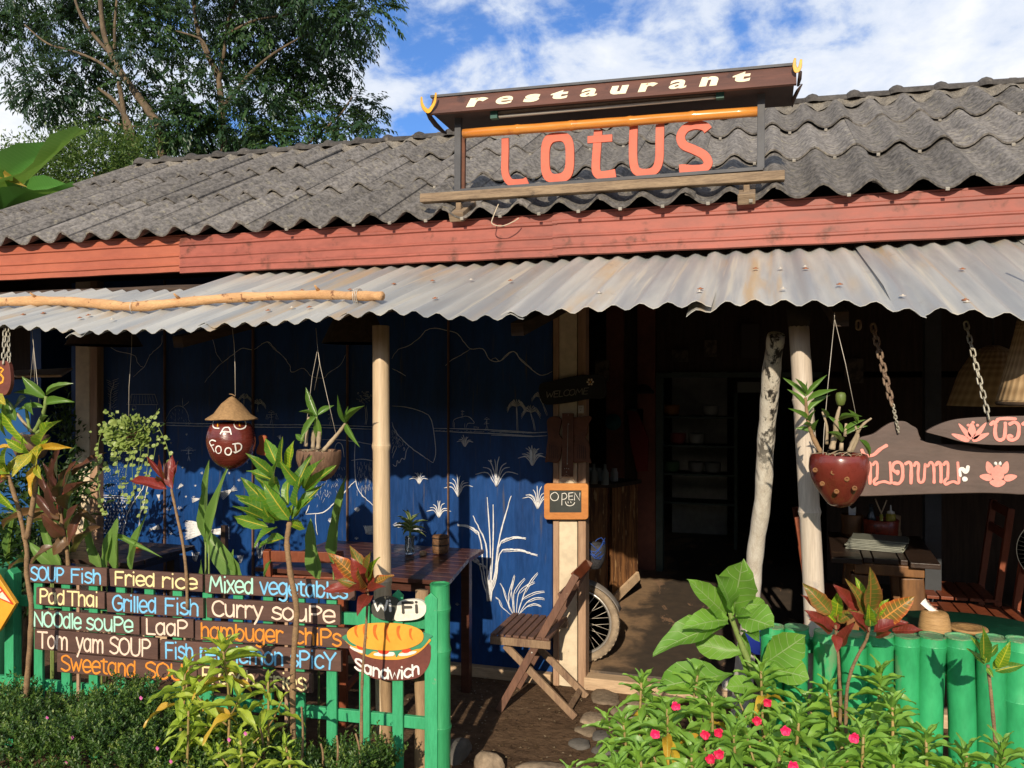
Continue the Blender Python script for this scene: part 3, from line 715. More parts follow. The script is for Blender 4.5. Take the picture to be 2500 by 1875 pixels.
# trees, house, haystack, people, buffalo
for i in range(26):
    y=700-i*9; x=870+math.sin(i)*6; draw(c1((x,y),(x+(28+i)*(1 if i%2 else -1)*.9,y-22)),.8)
draw(c1((865,740),(860,600),(885,470)),1); draw(c1((840,740),(855,600),(880,480)),1)
draw(c1((985,655),(1015,575),(1195,575),(1220,655)),1,False,True); 
for i in range(9): draw(c1((1020+i*20,578),(1005+i*24,652)),.6,False)
draw(c1((1000,655),(1000,740)),.9,False); draw(c1((1210,655),(1205,740)),.9,False); draw(c1((1020,665),(1055,665),(1055,690),(1020,690)),.8,False,True)
draw(c1((1280,800),(1310,710),(1370,665),(1430,690),(1475,800)),1)
for i in range(40):
    a=random.uniform(.05,.95); x=1285+a*185; top=800-135*math.sin(PI*a)**.7; y=random.uniform(top+10,795); draw(c1((x,y),(x+4,y+14)),.7,False)
draw(c1((1408,605),(1412,670)),1,False); draw(c1((1412,670),(1465,630)),1,False)
def man(x,y,h,f,w=.8):
    draw(f((x-h*.22,y-h*.86),(x,y-h),(x+h*.22,y-h*.86)),w,False,True); draw(f((x,y-h*.84),(x,y-h*.45)),w*2,False)
    draw(f((x,y-h*.45),(x-h*.1,y)),w,False); draw(f((x,y-h*.45),(x+h*.12,y)),w,False); draw(f((x,y-h*.75),(x-h*.22,y-h*.5),(x+h*.2,y-h*.55)),w,False)
man(2095,810,110,c1); draw(c1((2055,735),(2145,725)),.8,False); draw(c1((2060,735),(2050,765),(2070,765)),.7,False,True); draw(c1((2140,727),(2130,765),(2150,765)),.7,False,True)
man(655,815,95,c2); man(1860,855,100,c2); man(1460,1090,110,c1,1.0)
for i in range(8): draw(c1((1400+i*14,1000),(1400+i*14,1018)),.7,False)
draw(c1((1398,1008),(1512,1006)),1,False)
draw(c2((1600,830),(1605,775),(1650,755),(1710,745),(1755,780),(1760,800),(1715,800),(1700,835)),1); draw(c2((1610,790),(1608,838)),.9); draw(c2((1690,800),(1690,840)),.9); draw(c2((1705,745),(1735,755),(1760,790)),.8); man(1675,760,60,c2,.7)
draw(c2((1760,825),(1800,830),(1790,845),(1765,845)),.8,False,True)
for k in range(46):
    a=random.uniform(0,2*PI); r=math.sqrt(random.random()); x=905+62*r*math.cos(a); y=600+48*r*math.sin(a); draw(c2((x,y),(x+8,y-6),(x+14,y+4)),.6)
draw(c2((935,660),(942,740),(935,810)),1); draw(c2((915,650),(930,740),(920,810)),1)
# big profile head under a hat
draw(c2((1128,665),(1220,672),(1310,692),(1410,735),(1440,800),(1462,950),(1465,1040),(1447,1103)),1.7)
draw(c2((1128,790),(1160,860),(1210,925),(1260,972),(1350,1040),(1447,1103)),1.9)
draw(c2((1262,975),(1240,1010),(1233,1050),(1225,1078),(1205,1070),(1185,1105),(1175,1085),(1160,1130),(1140,1115)),1.5)
draw(c2((1215,1000),(1220,985),(1228,1000),(1218,1010)),1); draw(c2((1170,970),(1135,1070)),1.2); draw(c2((1150,970),(1128,1030)),1.2)
for i in range(90):
    y=random.uniform(850,975); x=random.uniform(1130,1130+(y-815)*.75); draw(c2((x,y),(x+random.uniform(-10,14),y+14)),.7)
# shirt and arms, basket lines
draw(c2((590,925),(700,925),(850,940),(985,965)),1.6); draw(c2((690,1000),(710,950),(745,970),(760,1060)),1.6); draw(c2((845,950),(840,1080),(850,1250),(880,1330),(940,1390),(990,1440)),2.4)
draw(c2((820,1085),(900,1075),(985,1090)),1.6); draw(c2((850,1240),(800,1290),(700,1400),(610,1480),(540,1495),(468,1500)),2.6); draw(c2((468,1500),(490,1430)),2.2); draw(c2((540,1495),(540,1570),(560,1660)),2.2)
draw(c2((985,1140),(978,1220),(995,1280)),2)
for i in range(70):
    x=random.uniform(540,760); y=1520-(x-470)*.75+random.uniform(-220,-20); draw(c2((x,y),(x+random.uniform(-12,12),y+22)),1.1)
    x=random.uniform(860,980); y=random.uniform(1090,1340); draw(c2((x,y),(x+random.uniform(-5,5),y+26)),1.0)
# grass tufts
def tuft(x,y,h,f,n=8,w=2.0,spread=.62):
    for i in range(n):
        a=-1+2*i/(n-1); a+=random.uniform(-.06,.06); l=h*(1-.38*abs(a))*random.uniform(.88,1.08)
        tip=(x+a*h*spread*1.05,y-l*(1-.35*a*a)); mid=(x+a*h*spread*.45,y-l*.72)
        draw(f((x+a*3,y),mid,tip),w*random.uniform(.8,1.1))
    for o in (-3,0,3): draw(f((x+o,y),(x+o*1.6,y-h*.32)),w*1.3)
for t in ((1692,980,95),(1935,1285,245),(1640,1365,175),(1338,1268,105),(1490,1528,140),(2212,1110,130)): tuft(*t,c2,8,1.7 if t[2]<120 else 2.4)
for t in ((317,1125,165),(355,1460,185),(-5,1100,20)): tuft(*t,c3,9,2.3)
def stalks(base,tips,f,w,ear):
    for (mx,my),(tx,ty) in tips:
        draw(f(base,(mx,my),(tx,ty)),w)
        if ear:
            for s in (-1,1):
                b=Vector((mx,my)).lerp(Vector((tx,ty)),.45); k=f((b.x,b.y+s*7),((b.x+tx)/2,(b.y+ty)/2-8+s*7),(tx,ty)); draw(k,w*.55)
def hair(x,y,f): pass
big_t=[((1640,0),(1490,-60)),((1690,80),(1600,-120)),((1720,60),(1700,-250)),((1745,40),(1745,-200)),((1790,20),(1870,-260)),((1800,60),(1975,35)),((1810,120),(2055,155)),((1640,200),(1540,120)),((1690,240),(1480,155))]
for (mx,my),(tx,ty) in big_t:
    draw(c6((1715,475),((1715+mx)/2+5*(1 if mx>1715 else -1),(475+my)/2+20),(mx,my),(tx,ty)),3.4)
    if ty>-100: draw(c6((mx,my+8),((mx+tx)/2,(my+ty)/2-20),(tx,ty+8)),2.2); draw(c6((mx,my+16),((mx+tx)/2,(my+ty)/2-8),(tx,ty+10)),2.0)
for o in range(-4,5): draw(c6((1715+o*4,482),(1716+o*5,400),(1722+o*8,330)),3.2)
for mx,my,tx,ty in ((1830,460,1790,355),(1800,520,1760,450),(1870,400,1895,295),(1890,430,1965,320),(1920,430,2035,345),(1960,430,2055,280),(1950,470,2105,410),(1980,490,2105,462),(1980,520,2080,515),(1850,480,1880,330)):
    draw(c6((1900+(mx-1900)*.25,580),(mx,my),((mx+tx)/2,(my+ty)/2-18),(tx,ty)),2.2); draw(c6((mx+8,my),((mx+tx)/2+8,(my+ty)/2-8),(tx+3,ty+8)),1.6)
# small prints, stars, fish
for x,y,s in ((780,40,16),(905,105,15),(1055,118,12),(1490,505,18),(150,-60,18)):
    for a in range(6): t=PI*.15+PI*.7*a/5; draw(c6((x,y+8),(x+math.cos(t)*s,y-math.sin(t)*s+4)),1.8,False)
for x,y,s in ((860,1470,24),(658,1555,26),(1090,1560,20)):
    for a in range(7): t=PI*.12+PI*.76*a/6; draw(c2((x,y+14),(x+math.cos(t)*s,y-math.sin(t)*s)),2,False)
for x,y,s in ((1305,1465,18),(1388,1455,18),(1320,1650,16),(1845,1240,14),(1560,1185,14),(1770,1185,12),(1910,1100,12),(1410,1140,8),(1440,885,9),(1320,950,8),(1508,1280,7),(1435,1365,8),(1500,1365,6)):
    for a in range(5): t=PI*.1+PI*.8*a/4; draw(c1((x,y+8),(x+math.cos(t)*s,y-math.sin(t)*s)),1.5,False)
def fish(x,y,l,ang,f,w=1.6):
    ca,sa=math.cos(ang),math.sin(ang)
    T=lambda u,v:(x+l*(u*ca-v*sa),y+l*(u*sa+v*ca))
    for v in (-.17,-.11,-.05,.0,.05,.11,.17): draw(f(T(-.5,v*1.25),T(-.15,v*.7),T(.12,v*.25)),w)
    for v in (-.13,-.06,0,.06,.13): draw(f(T(.12,v*.3),T(.4,v*1.1)),w*.9)
fish(1770,1325,150,PI-.5+PI,c1,1.8); fish(1525,1385,90,-.2,c1,1.2); fish(1225,1375,55,1.45,c1,1.6); fish(1390,1290,55,2.3,c1,1.2); fish(2165,920,60,1.2,c1,1); fish(1190,1610,90,PI-.3,c1,1.8)
for i in range(24):
    a=i/23; draw(cz((700+random.uniform(-6,6),1300+a*130),(765,1310+a*100),(845,1360+(a-.5)*36)),2.2); 
for i in range(14): a=i/13; draw(cz((860,1375+(a-.5)*20),(930,1375+(a-.5)*40),(1000,1385+(a-.5)*80)),1.8)
for x,y,l in ((768,1545,70),(1205,1500,120),(1070,1560,60),(880,1530,30),(1785,1530,90),(1925,1360,60)):
    for i in range(7): a=-1+2*i/6; draw(cz((x+a*5,y+l*.45),(x+a*l*.36,y-l*.45)),1.7)
for i in range(10): a=-1+i/4.5; draw(c2((1160+a*20,1560+abs(a)*20),(1220+a*40,1600),(1330+a*70,1610+a*30)),1.5); draw(c2((930+a*8,1600+i*6),(985,1590+i*7)),1.6)
# seeded field
draw(c1((768,1352),(1000,1362),(1010,1385)),2.4,False); draw(c1((768,1368),(1000,1378)),2.4,False)
draw(cz((440,960),(410,1090),(340,1190),(300,1300),(275,1430)),3); draw(cz((470,960),(430,1130),(400,1260),(370,1420)),3)
for i in range(17):
    for j in range(9):
        x=780+j*24+(i%2)*12+random.uniform(-4,4); y=1050+i*18+random.uniform(-4,4)
        if y<1340 and random.random()<.9: s=3+(y-1050)*.009; draw(c1((x,y-s),(x+1,y+s)),1.2,False)
for i in range(11):
    for j in range(9):
        x=785+j*26+(i%2)*13+random.uniform(-4,4); y=1395+i*25+random.uniform(-5,5)
        if x<1035-(y-1395)*.3: draw(c1((x-6,y-8),(x,y+9),(x+6,y-8)),2.2,False); draw(c1((x,y-6),(x,y+6)),2.0,False)
dr.build('painted_drawing',M_chalk,mw,smooth=True)
# fold of blue wall further left and back, beyond the left column
sh=thing('side_shed',(-7.6,7.0,gz),'dark shed side with a blue board lower half, glimpsed behind the left orchids','shed')
mb=MB(); mb.box((-7.9,7.3,1.4),(4.6,.05,2.9)); mb.build('shed_wall',M_inwall,sh)
mb=MB(); mb.box((-7.7,7.22,.85),(3.0,.04,1.8)); mb.build('blue_board',plain('mid_blue_board',(.012,.08,.24),.6),sh)
mb=MB(); mb.box((-7.7,6.2,2.5),(4.4,2.6,.06)); mb.build('shed_roof',M_inwall,sh)

# ================================================================== AWNING
EX=[(0,800),(230,808),(430,806),(700,788),(960,762),(1130,774),(1500,752),(1700,742),(1860,735),(2120,736),(2250,764),(2500,782)]
def eave_z():
    return sorted((P(px,py,2.9).x,P(px,py,2.9).z) for px,py in EX)
EZ=eave_z()
def ez(x):
    if x<=EZ[0][0]: return EZ[0][1]
    if x>=EZ[-1][0]: return EZ[-1][1]-.12*(x-EZ[-1][0])
    for (a,b),(c,d) in zip(EZ,EZ[1:]):
        if a<=x<=c: return b+(d-b)*(x-a)/(c-a)
ATOP=2.335
def awz(x,y): return ez(x)+(ATOP-ez(x))*(y-2.9)/1.25
aw=thing('awning',(-1.2,3.4,1.9),'rusty grey corrugated steel awning sheets below the red fascia','awning')
AP=.095; rr=random.Random(21); W=7*AP
nA=13
for i in range(nA):
    x0=-5.55+i*W; y0=2.9+rr.uniform(-.02,.03); y1=4.22
    lft=P(560,700,3.9).x
    if x0<-3.4: y1=3.72 if i%2 else 3.80
    w=W+AP*.9; nx=46; ny=9; top=[];ph=2*PI*rr.random()*0
    a1,a2=rr.uniform(-.02,.02),rr.uniform(-.02,.02); dl=rr.choice([0,0,.03,.045]); dz0=.004*(i%2)+.003
    yaw=rr.uniform(-.012,.012)
    mb=MB()
    for j in range(ny+1):
        t=j/ny; row=[]
        for q in range(nx+1):
            x=x0-.02+w*q/nx; y=y0+(y1-y0)*t+yaw*(x-x0)
            z=awz(x,y)+.0112*math.cos(2*PI*(x+10)/AP)+dz0-.006*(q/nx)+(.007*max(0,1-q/3))
            z-=dl*max(0,1-q/9)*max(0,1-t*5)
            z+=.004*math.sin(5*x+3*y+i)
            row.append(Vector((x,y,z)))
        top.append(row)
    mb.grid(top); mb.grid([[v-Vector((0,0,.0022)) for v in r[::-1]] for r in top])
    mb.grid([[v-Vector((0,0,.0022)) for v in top[0]],top[0]],smooth=False); mb.grid([[r[0] for r in top],[r[0]-Vector((0,0,.0022)) for r in top]],smooth=False)
    mb.build('steel_sheet',M_tin,aw,smooth=True)
M_nail=plain('rusty_nail',(.32,.13,.06),.7,.3); M_wash=plain('pale_washer',(.55,.5,.42),.5,.4)
nl=MB(); nl.lathe([(0,.006),(.004,.005),(.004,.002),(.011,.0015),(.012,0)],(0,0,0),10); nme=nl.mesh('nail_head',M_nail,smooth=True); nl2=nl.mesh('nail_head',M_wash,smooth=True)
for i in range(46):
    k=rr.randrange(-52,16); x=k*AP-10+10+ (0); x=round((x+10)/AP)*AP-10
    y=rr.choice([3.02,3.1,3.48,3.52])+rr.uniform(-.02,.02)
    share('nail_head',nme if rr.random()<.5 else nl2,(x,y,awz(x,y)+.0195),aw,Matrix.Rotation(.27,3,'X'))
for y,r_ in ((3.38,.032),(4.0,.03)):
    pts=[(x,y+.01*math.sin(x*2),min(awz(x,y)-.02-r_,9)) for x in np.linspace(-5.3,2.0,30)]
    mb=MB(); mb.tube(pts,[r_*(1+.08*math.sin(i*1.7)) for i in range(30)],10); mb.build('purlin_pole',M_roofwood,aw)
for x in (-4.4,-2.45,-.9,.26,1.5):
    mb=MB(); mb.bar((x,3.05,awz(x,3.05)-.09),(x,4.84,min(awz(x,4.4),2.3)-.02),.05,.05); mb.build('rafter',M_roofwood,aw)

# log lying on the awning
def on_awning(px,py,h):
    d=ray(px,py); lo,hi=2.6,4.2
    for _ in range(40):
        y=(lo+hi)/2; p=EYE+d*(y/d.y)
        if p.z<awz(p.x,p.y)+h: hi=y   # below the sheet: nearer
        else: lo=y
        # ray rises slower than the sheet
    return EYE+d*(lo/d.y)
lp=[(-60,738),(60,735),(150,735),(250,742),(330,748),(440,738),(560,727),(680,722),(780,719),(870,722),(932,722)]
pts=[on_awning(a,b,.038) for a,b in lp]
pts=smoothline(pts,3); mb=MB(); mb.tube(pts,[.0235*(1.08-.25*i/len(pts))*(1+.10*math.sin(i*2.1)+.05*math.sin(i*5)) for i in range(len(pts))],12)
lg=thing('peeled_log',pts[10],'crooked peeled yellow log lying along the left part of the awning','log')
mb.build('log_stem',M_log,lg)
for q in (4,15,24): 
    mb=MB(); c=pts[q]; mb.tube([c+Vector((0,-.01,.018)),c+Vector((.006,-.05,.035))],[.009,.004],6); mb.build('branch_stub',M_log,lg)
for q,n_ in ((27,3),(12,1)):
    for k in range(n_):
        c=pts[q]+Vector((k*.008,0,0)); mb=MB(); mb.tube([c+Vector((0,.035*math.cos(a),.035*math.sin(a)-.004)) for a in np.linspace(0,2*PI,13)],.0018,5,False); mb.build('wire_tie',M_wash,lg)

# ================================================================== POSTS
_mb_cnt=[]
M_cutrim=mat('cut_bamboo_rim',(.10,.33,.15),(.24,.30,.16),rough=.8,scale=30,bump=.8,rnd=.3)
def bamboo(name,p0,p1,r0,r1,nodes,m,label,cat,split=True,top_open=False,group=None,parent=None):
    p0=Vector(p0); p1=Vector(p1); L=(p1-p0).length; ts=[0]; 
    for q in nodes: ts+=[q-.012/L*1.6,q-.004/L,q+.004/L,q+.014/L*1.5]
    ts+=[1]; ts=sorted(ts); extra=[]
    for i in range(len(ts)-1):
        if ts[i+1]-ts[i]>.1: extra+=[ts[i]+(ts[i+1]-ts[i])*k/3 for k in (1,2)]
    ts=sorted(ts+extra); rs=[]; bend=random.uniform(-.008,.008)
    for t in ts:
        r=r0+(r1-r0)*t
        for q in nodes:
            d=(t-q)*L
            if -.0045<d<.0045: r*=1.10
            elif 0<d<.03: r*=1.0
        rs.append(r)
    pts=[p0.lerp(p1,t)+Vector((bend*math.sin(PI*t)*2,0,0)) for t in ts]
    root=parent or thing(name,p0,label,cat,group)
    mb=MB(); 
    if top_open:
        d=(p1-p0).normalized(); pts+= [p1+d*.0005,p1-d*.05]; rs+=[r1*.86,r1*.84]
    for q in nodes:
        c=p0.lerp(p1,q)+Vector((bend*math.sin(PI*q)*2,0,0)); r=(r0+(r1-r0)*q); dd=(p1-p0).normalized(); ax=dd.to_track_quat('Z','Y').to_matrix()
        mb.lathe([(r*1.02,-.010),(r*1.075,-.0065),(r*1.03,-.003),(r*1.13,.001),(r*1.10,.005),(r*1.0,.011)],c,18,axis=ax)
    if top_open:
        mb.tube(pts[:-2],rs[:-2],18,False); dd=(p1-p0).normalized(); ax=dd.to_track_quat('Z','Y').to_matrix(); rm=MB(); rm.lathe([(r1*1.02,-.004),(r1*1.03,0),(r1*.84,.0),(r1*.82,-.012)],p1,18,axis=ax,smooth=False); rm.lathe([(r1*.82,-.012),(r1*.80,-.07),(0,-.07)],p1,18,axis=ax); rm.wobble(.0025,30,len(_mb_cnt)); _mb_cnt.append(1)
        rm.build('cut_rim',M_cutrim if m is not M_greenold else m,root)
        pts=[];
    if pts: mb.tube(pts,rs,18)
    mb.wobble(.0016,14,len(_mb_cnt)); stem=mb.build('stem' if not parent else 'bamboo_pole',m,root)
    return root,stem
def base_at(px,py,z,Y): p=P(px,py,Y); p.z=z; return p
a=P(938,1440,3.30); b=P(930,795,3.30)
d=(a-b)/(a.z-b.z); foot=a+d*((gz-.05)-a.z)
bamboo('bamboo_post',foot,b,.0400,.0365,[.15,.40,(P(0,1268,3.3).z-gz)/2.03*0+.46,.745],M_bamboo,'thick dry bamboo post holding the awning left of the entrance','post')
a=P(1984,1520,3.28); b=P(1950,792,3.28); d=(a-b)/(a.z-b.z); foot=a+d*((gz-.05)-a.z)
rp,_=bamboo('bamboo_post',foot,b,.0395,.0365,[.12,.40,.655,.86],M_bamboo_pale,'pale bamboo post behind the right hanging flowerpot, split near its top','post')
b2=b+Vector((0,0,.02)); mb=MB(); mb.tube([b-Vector((.0,-.0,.05)),b+Vector((0,0,.0)),b+Vector((0,0,.06))],[.02,.04,.045],12); mb.build('fork_cap',M_darkbin,rp)
# leaning whitewashed pole
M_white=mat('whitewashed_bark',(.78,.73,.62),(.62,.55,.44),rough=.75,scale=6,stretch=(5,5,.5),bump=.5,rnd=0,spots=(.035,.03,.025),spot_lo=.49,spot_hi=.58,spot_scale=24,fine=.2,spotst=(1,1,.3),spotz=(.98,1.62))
M_white2=mat('whitewash',(.82,.78,.70),(.70,.64,.54),rough=.75,scale=5,stretch=(5,5,.5),bump=.5,rnd=0,spots=(.25,.22,.18),spot_lo=.66,spot_hi=.72,spot_scale=18,fine=.15)
ptl=[P(1895,818,3.34),P(1884,900,3.42),P(1876,1000,3.53),P(1868,1100,3.64),P(1862,1220,3.77),P(1846,1330,3.90),P(1838,1420,4.0),P(1830,1520,4.1),P(1818,1620,4.22)]
bp=P(1806,1720,4.36); bp.z=gz-.03; ptl.append(bp)
wl_=thing('leaning_post',bp,'whitewashed tree trunk post leaning in the doorway, blackened near its top','post')
pp=smoothline(ptl,4); nP=len(pp); rs=[]
for i in range(nP):
    t=i/nP; rs.append(.033+.007*t+.016*max(0,(t-.62)/.38)**1.5+.0018*math.sin(i*1.9)+.003*math.exp(-((t-.15)/.04)**2))
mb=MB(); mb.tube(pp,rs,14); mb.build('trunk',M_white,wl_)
mb=MB(); bp2=G(1796,1712); mb.tube([bp2+Vector((0,0,-.02)),bp2+Vector((-.02,0,.05)),bp2+Vector((-.045,0,.12))],[.045,.05,.035],12); mb.build('root_stub',M_white2,wl_)
# posts standing further right inside
M_greypost=mat('dark_grey_post',(.05,.055,.06),(.035,.04,.045),rough=.8,scale=4)
mb=MB(); p=P(2275,1200,5.6); mb.box((p.x,p.y,1.2),(.09,.09,2.45)); mb.build('post',M_greypost,label='dark grey square post behind the dining table inside',category='post')

# added unseen wooded hillside, blocks low sky light from behind the camera
M_skyblock=mat('sky_block_woods',(.035,.055,.02),(.018,.03,.012),rough=1,scale=.5,bump=1,bdist=.5,rnd=0,src='World',spec=0)
rr=random.Random(5); rows=[]
for k,(y,h) in enumerate(((-24,-.2),(-27,5),(-30,8.2),(-36,9.5),(-60,3),(-90,-1))):
    rows.append([Vector((x+rr.uniform(-1,1),y+rr.uniform(-1,1),h*(1+rr.uniform(-.10,.06)) if h>0 else h)) for x in np.linspace(-140,140,110)])
mb=MB(); mb.grid(rows); mb.build('sky_block_hills',M_skyblock,kind='structure')

# ================================================================== FENCES
def poly(px): return px
FA=P(0,937,3.02); FB=P(1080,937,3.17); FA.z=FB.z=0
FX=(FB-FA).normalized(); FN=Vector((FX.y,-FX.x,0))            # outward normal, towards the road
def F(px,py,off=0): return hit(px,py,FA+FN*off,FN)
fen=thing('picket_fence',F(560,937)*1-Vector((0,0,F(560,937).z-gz)),'green wooden picket fence carrying the painted menu boards','fence')
def plank_x(px,y_top,w,th,off,m,name,par,pointed=False,zb=-.08):
    t=F(px,y_top,off); b=MB(); c=Vector((t.x,t.y,0))
    h=w/2; pr=[(-h,zb),(h,zb),(h,t.z-(.022 if pointed else 0))]+([(0,t.z)] if pointed else [])+[(-h,t.z-(.022 if pointed else 0))]
    b.prism([c+FX*x+UP*z+FN*th/2 for x,z in pr],-FN*th); return b.build(name,m,par,bevel=.002)
for i,(px,yt,pt) in enumerate(((-45,1395,0),(96,1404,0),(163,1408,0),(230,1412,0),(297,1415,0),(366,1419,0),(435,1424,0),(508,1428,0),(583,1434,0),(656,1437,0),(733,1440,0),(811,1442,0),(891,1456,1),(972,1439,1))):
    plank_x(px,yt,.046 if px>0 else .05,.016,0,M_greenwood,'picket',fen,pt)
plank_x(32,1386,.050,.05,-.01,M_greenwood,'fence_post',fen,True); plank_x(1056,1444,.054,.045,.005,M_greenwood,'fence_post',fen,True)
def rail(pa,pb,off,h,name='rail',m=M_greenwood,par=fen,th=.02):
    b=MB(); b.bar(F(*pa,off),F(*pb,off),th,h); return b.build(name,m,par,bevel=.002)
rail((-80,1458),(1075,1521),-.022,.05); rail((-80,1652),(1075,1768),-.022,.05)
for px in (192,700): 
    b=MB(); t=F(px,1388 if px<300 else 1430,.016); b.bar((t.x,t.y,.25),(t.x,t.y,t.z),.014,.010,FN); b.build('batten',M_frame,fen)
a=F(1076,1430,-.02); _,st=bamboo('green_pole',(a.x,a.y,gz-.1),(a.x-.004,a.y,P(1075,1424,a.y).z),.0385,.0405,[.10,.43,.735,.90],M_greenold,'chipped green bamboo gate pole at the right end of the picket fence','post',top_open=True)
for px,py,r_,lab in ((1030,1440,.030,'grey sawn round log standing behind the green gate pole'),(943,1470,.024,'slim grey round stake behind the arrow shaped picket')):
    p=F(px,py,-.10 if px>1000 else -.12); b=MB(); z=p.z; n=9
    b.tube([(p.x+.003*math.sin(i*2),p.y,gz-.05+(z-gz+.05)*i/n) for i in range(n)]+[(p.x,p.y,z)],[r_*(1+.05*math.sin(i*3)) for i in range(n)]+[r_*.93],12); b.build('wooden_stake',M_greylog,label=lab,category='stake')

# menu boards ------------------------------------------------------
M_board=mat('brown_painted_board',(.115,.060,.045),(.085,.045,.035),rough=.6,scale=6,stretch=(.6,4,4),bump=.35,bdist=.002,rnd=.10,spots=(.17,.11,.085),spot_lo=.66,spot_hi=.74,spot_scale=14,fine=.12)
LB=paint('light_blue_lettering',(.20,.55,.86)); CR=paint('cream_lettering',(.88,.72,.36)); MI=paint('mint_lettering',(.42,.80,.62)); PK=paint('pale_pink_lettering',(.88,.66,.52)); OR=paint('orange_lettering',(.78,.27,.035)); WH=paint('white_lettering',(.86,.83,.76))
def c5(x,y): return (x/2.884,1300+y/2.884)
menus=[ # x0,y0(top left),x1,y1(top right),height, words [(text,x start fraction,x end fraction,mat)], label
 (170,222,750,250,125,[('SOUP',.08,.48,LB),('Fish',.57,.93,LB)],'brown board with light blue words SOUP FISH, top row far left',.62),
 (768,255,1425,292,122,[('Fried',.06,.49,CR),('rice',.57,.94,CR)],'brown board with cream words Fried rice, top row middle',.62),
 (1440,295,2495,343,130,[('Mixed',.03,.33,MI),('vegetables',.38,.95,LB)],'longest brown board, mint and blue words Mixed vegetables',.68),
 (250,385,735,415,120,[('Pad',.06,.42,CR),('Thai',.47,.90,CR)],'short brown board with cream words Pad Thai',.72),
 (745,423,1430,462,135,[('Grilled',.07,.52,LB),('Fish',.61,.95,LB)],'brown board with blue words Grilled Fish, second row',.66),
 (1447,462,2393,512,135,[('Curry',.05,.43,PK),('souPe',.50,.96,PK)],'brown board with pale pink words Curry souPe',.66),
 (200,540,980,590,125,[('NOOdle',.05,.48,MI),('souPe',.53,.94,MI)],'brown board with mint words NOOdle souPe',.70),
 (990,592,1360,612,130,[('LaaP',.10,.88,PK)],'shortest brown board with pink word LaaP',.72),
 (1370,620,2450,675,135,[('hambuger',.04,.58,OR),('chiPs',.66,.95,OR)],'brown board with orange words hambuger chiPs',.66),
 (240,675,1110,745,145,[('Tom',.03,.28,PK),('yam',.35,.57,PK),('SOUP',.62,.94,PK)],'brown board with pink words Tom yam SOUP',.66),
 (1125,755,2399,832,140,[('Fish',.03,.19,LB),('net',.23,.35,LB),('lemon',.43,.69,LB),('sPicY',.73,.97,LB)],'brown board with blue words Fish net lemon sPicY',.66),
 (400,845,1385,925,135,[('Sweetand',.03,.57,OR),('SOUr',.64,.96,OR)],'brown board with orange words Sweetand SOUr at the bottom left',.70),
 (1390,930,2198,992,135,[('French',.04,.50,CR),('fries',.60,.94,CR)],'brown board with cream words French fries at the bottom right',.68)]
for x0,y0,x1,y1,h,wordsl,lab,fh in menus:
    TL=F(*c5(x0,y0),.030); TR=F(*c5(x1,y1),.030); BL=F(*c5(x0,y0+h),.030); ux=(TR-TL).normalized(); uy=FN.cross(ux)*-1
    uy=ux.cross(FN)*-1
    if uy.z<0: uy=-uy
    hh=(TL-BL).length; L=(TR-TL).length
    t=thing('menu_board',(TL+TR)/2-uy*hh,lab,'sign','menu boards on the fence')
    b=MB(); b.prism([TL+ux*random.uniform(0,.004),TR-uy*random.uniform(0,.003),TR-uy*hh,TL-uy*hh+ux*random.uniform(0,.006)],-FN*.018); b.build('board',M_board,t,bevel=.0015)
    for txt,f0,f1,m in wordsl:
        b=MB(); hasd=any(c in 'gpy' for c in txt)
        write(b,txt,TL-uy*hh*(.5+min(.80,fh+.12)/2)+ux*L*f0+FN*.0002,ux,uy,L*(f1-f0),hh*min(.80,fh+.12),.0096,FN,.0018); b.build('lettering',m,t,smooth=True)

# wifi board -------------------------------------------------------
def q6(x,y,off): return F(600+x/2.884,1300+y/2.884,off)
def shape(mb,pts,off,th,f,k=5,closed=True,m=0):
    pp=smoothline([Vector((a,b,0)) for a,b in pts],k,True)[:-1] if k else [Vector((a,b,0)) for a,b in pts]
    w=[f(p.x,p.y,off) for p in pp]; n_=(w[1]-w[0])
    mb.prism(w,-FN*th,m)
M_dkstone=mat('grey_painted_disc',(.075,.072,.058),(.05,.05,.04),rough=.7,scale=8,rnd=0); M_whitep=mat('white_painted_disc',(.80,.76,.64),(.70,.66,.55),rough=.6,scale=8,rnd=0); M_gw=paint('dark_grey_lettering',(.07,.065,.055))
wf=thing('wifi_board',q6(1075,620,.03),'oval half grey half white wooden board with WiFi lettering','sign')
b=MB(); shape(b,[(885,540),(900,480),(960,452),(1040,460),(1080,500),(1065,560),(1048,615),(970,612),(905,590)],.030,.016,q6); b.build('grey_half',M_dkstone,wf)
b=MB(); shape(b,[(1048,614),(1062,540),(1075,490),(1150,472),(1225,476),(1266,510),(1262,570),(1210,608),(1120,620)],.034,.018,q6); b.build('white_half',M_whitep,wf)
ux=FX; 
def word6(par,txt,x,y,w,h,th,m,off,tilt=0,name='lettering'):
    o=q6(x,y,off); d=(q6(x+100,y+tilt*100,off)-o).normalized(); u=FN.cross(d); u=u if u.z>0 else -u
    b=MB(); write(b,txt,o,d,u,w/2.884/605,h/2.884/605,th,FN,.0016); b.build(name,m,par,smooth=True)
word6(wf,'Wi',905,552,130,72,.010,WH,.031); word6(wf,'Fi',1100,562,120,72,.012,M_gw,.035)
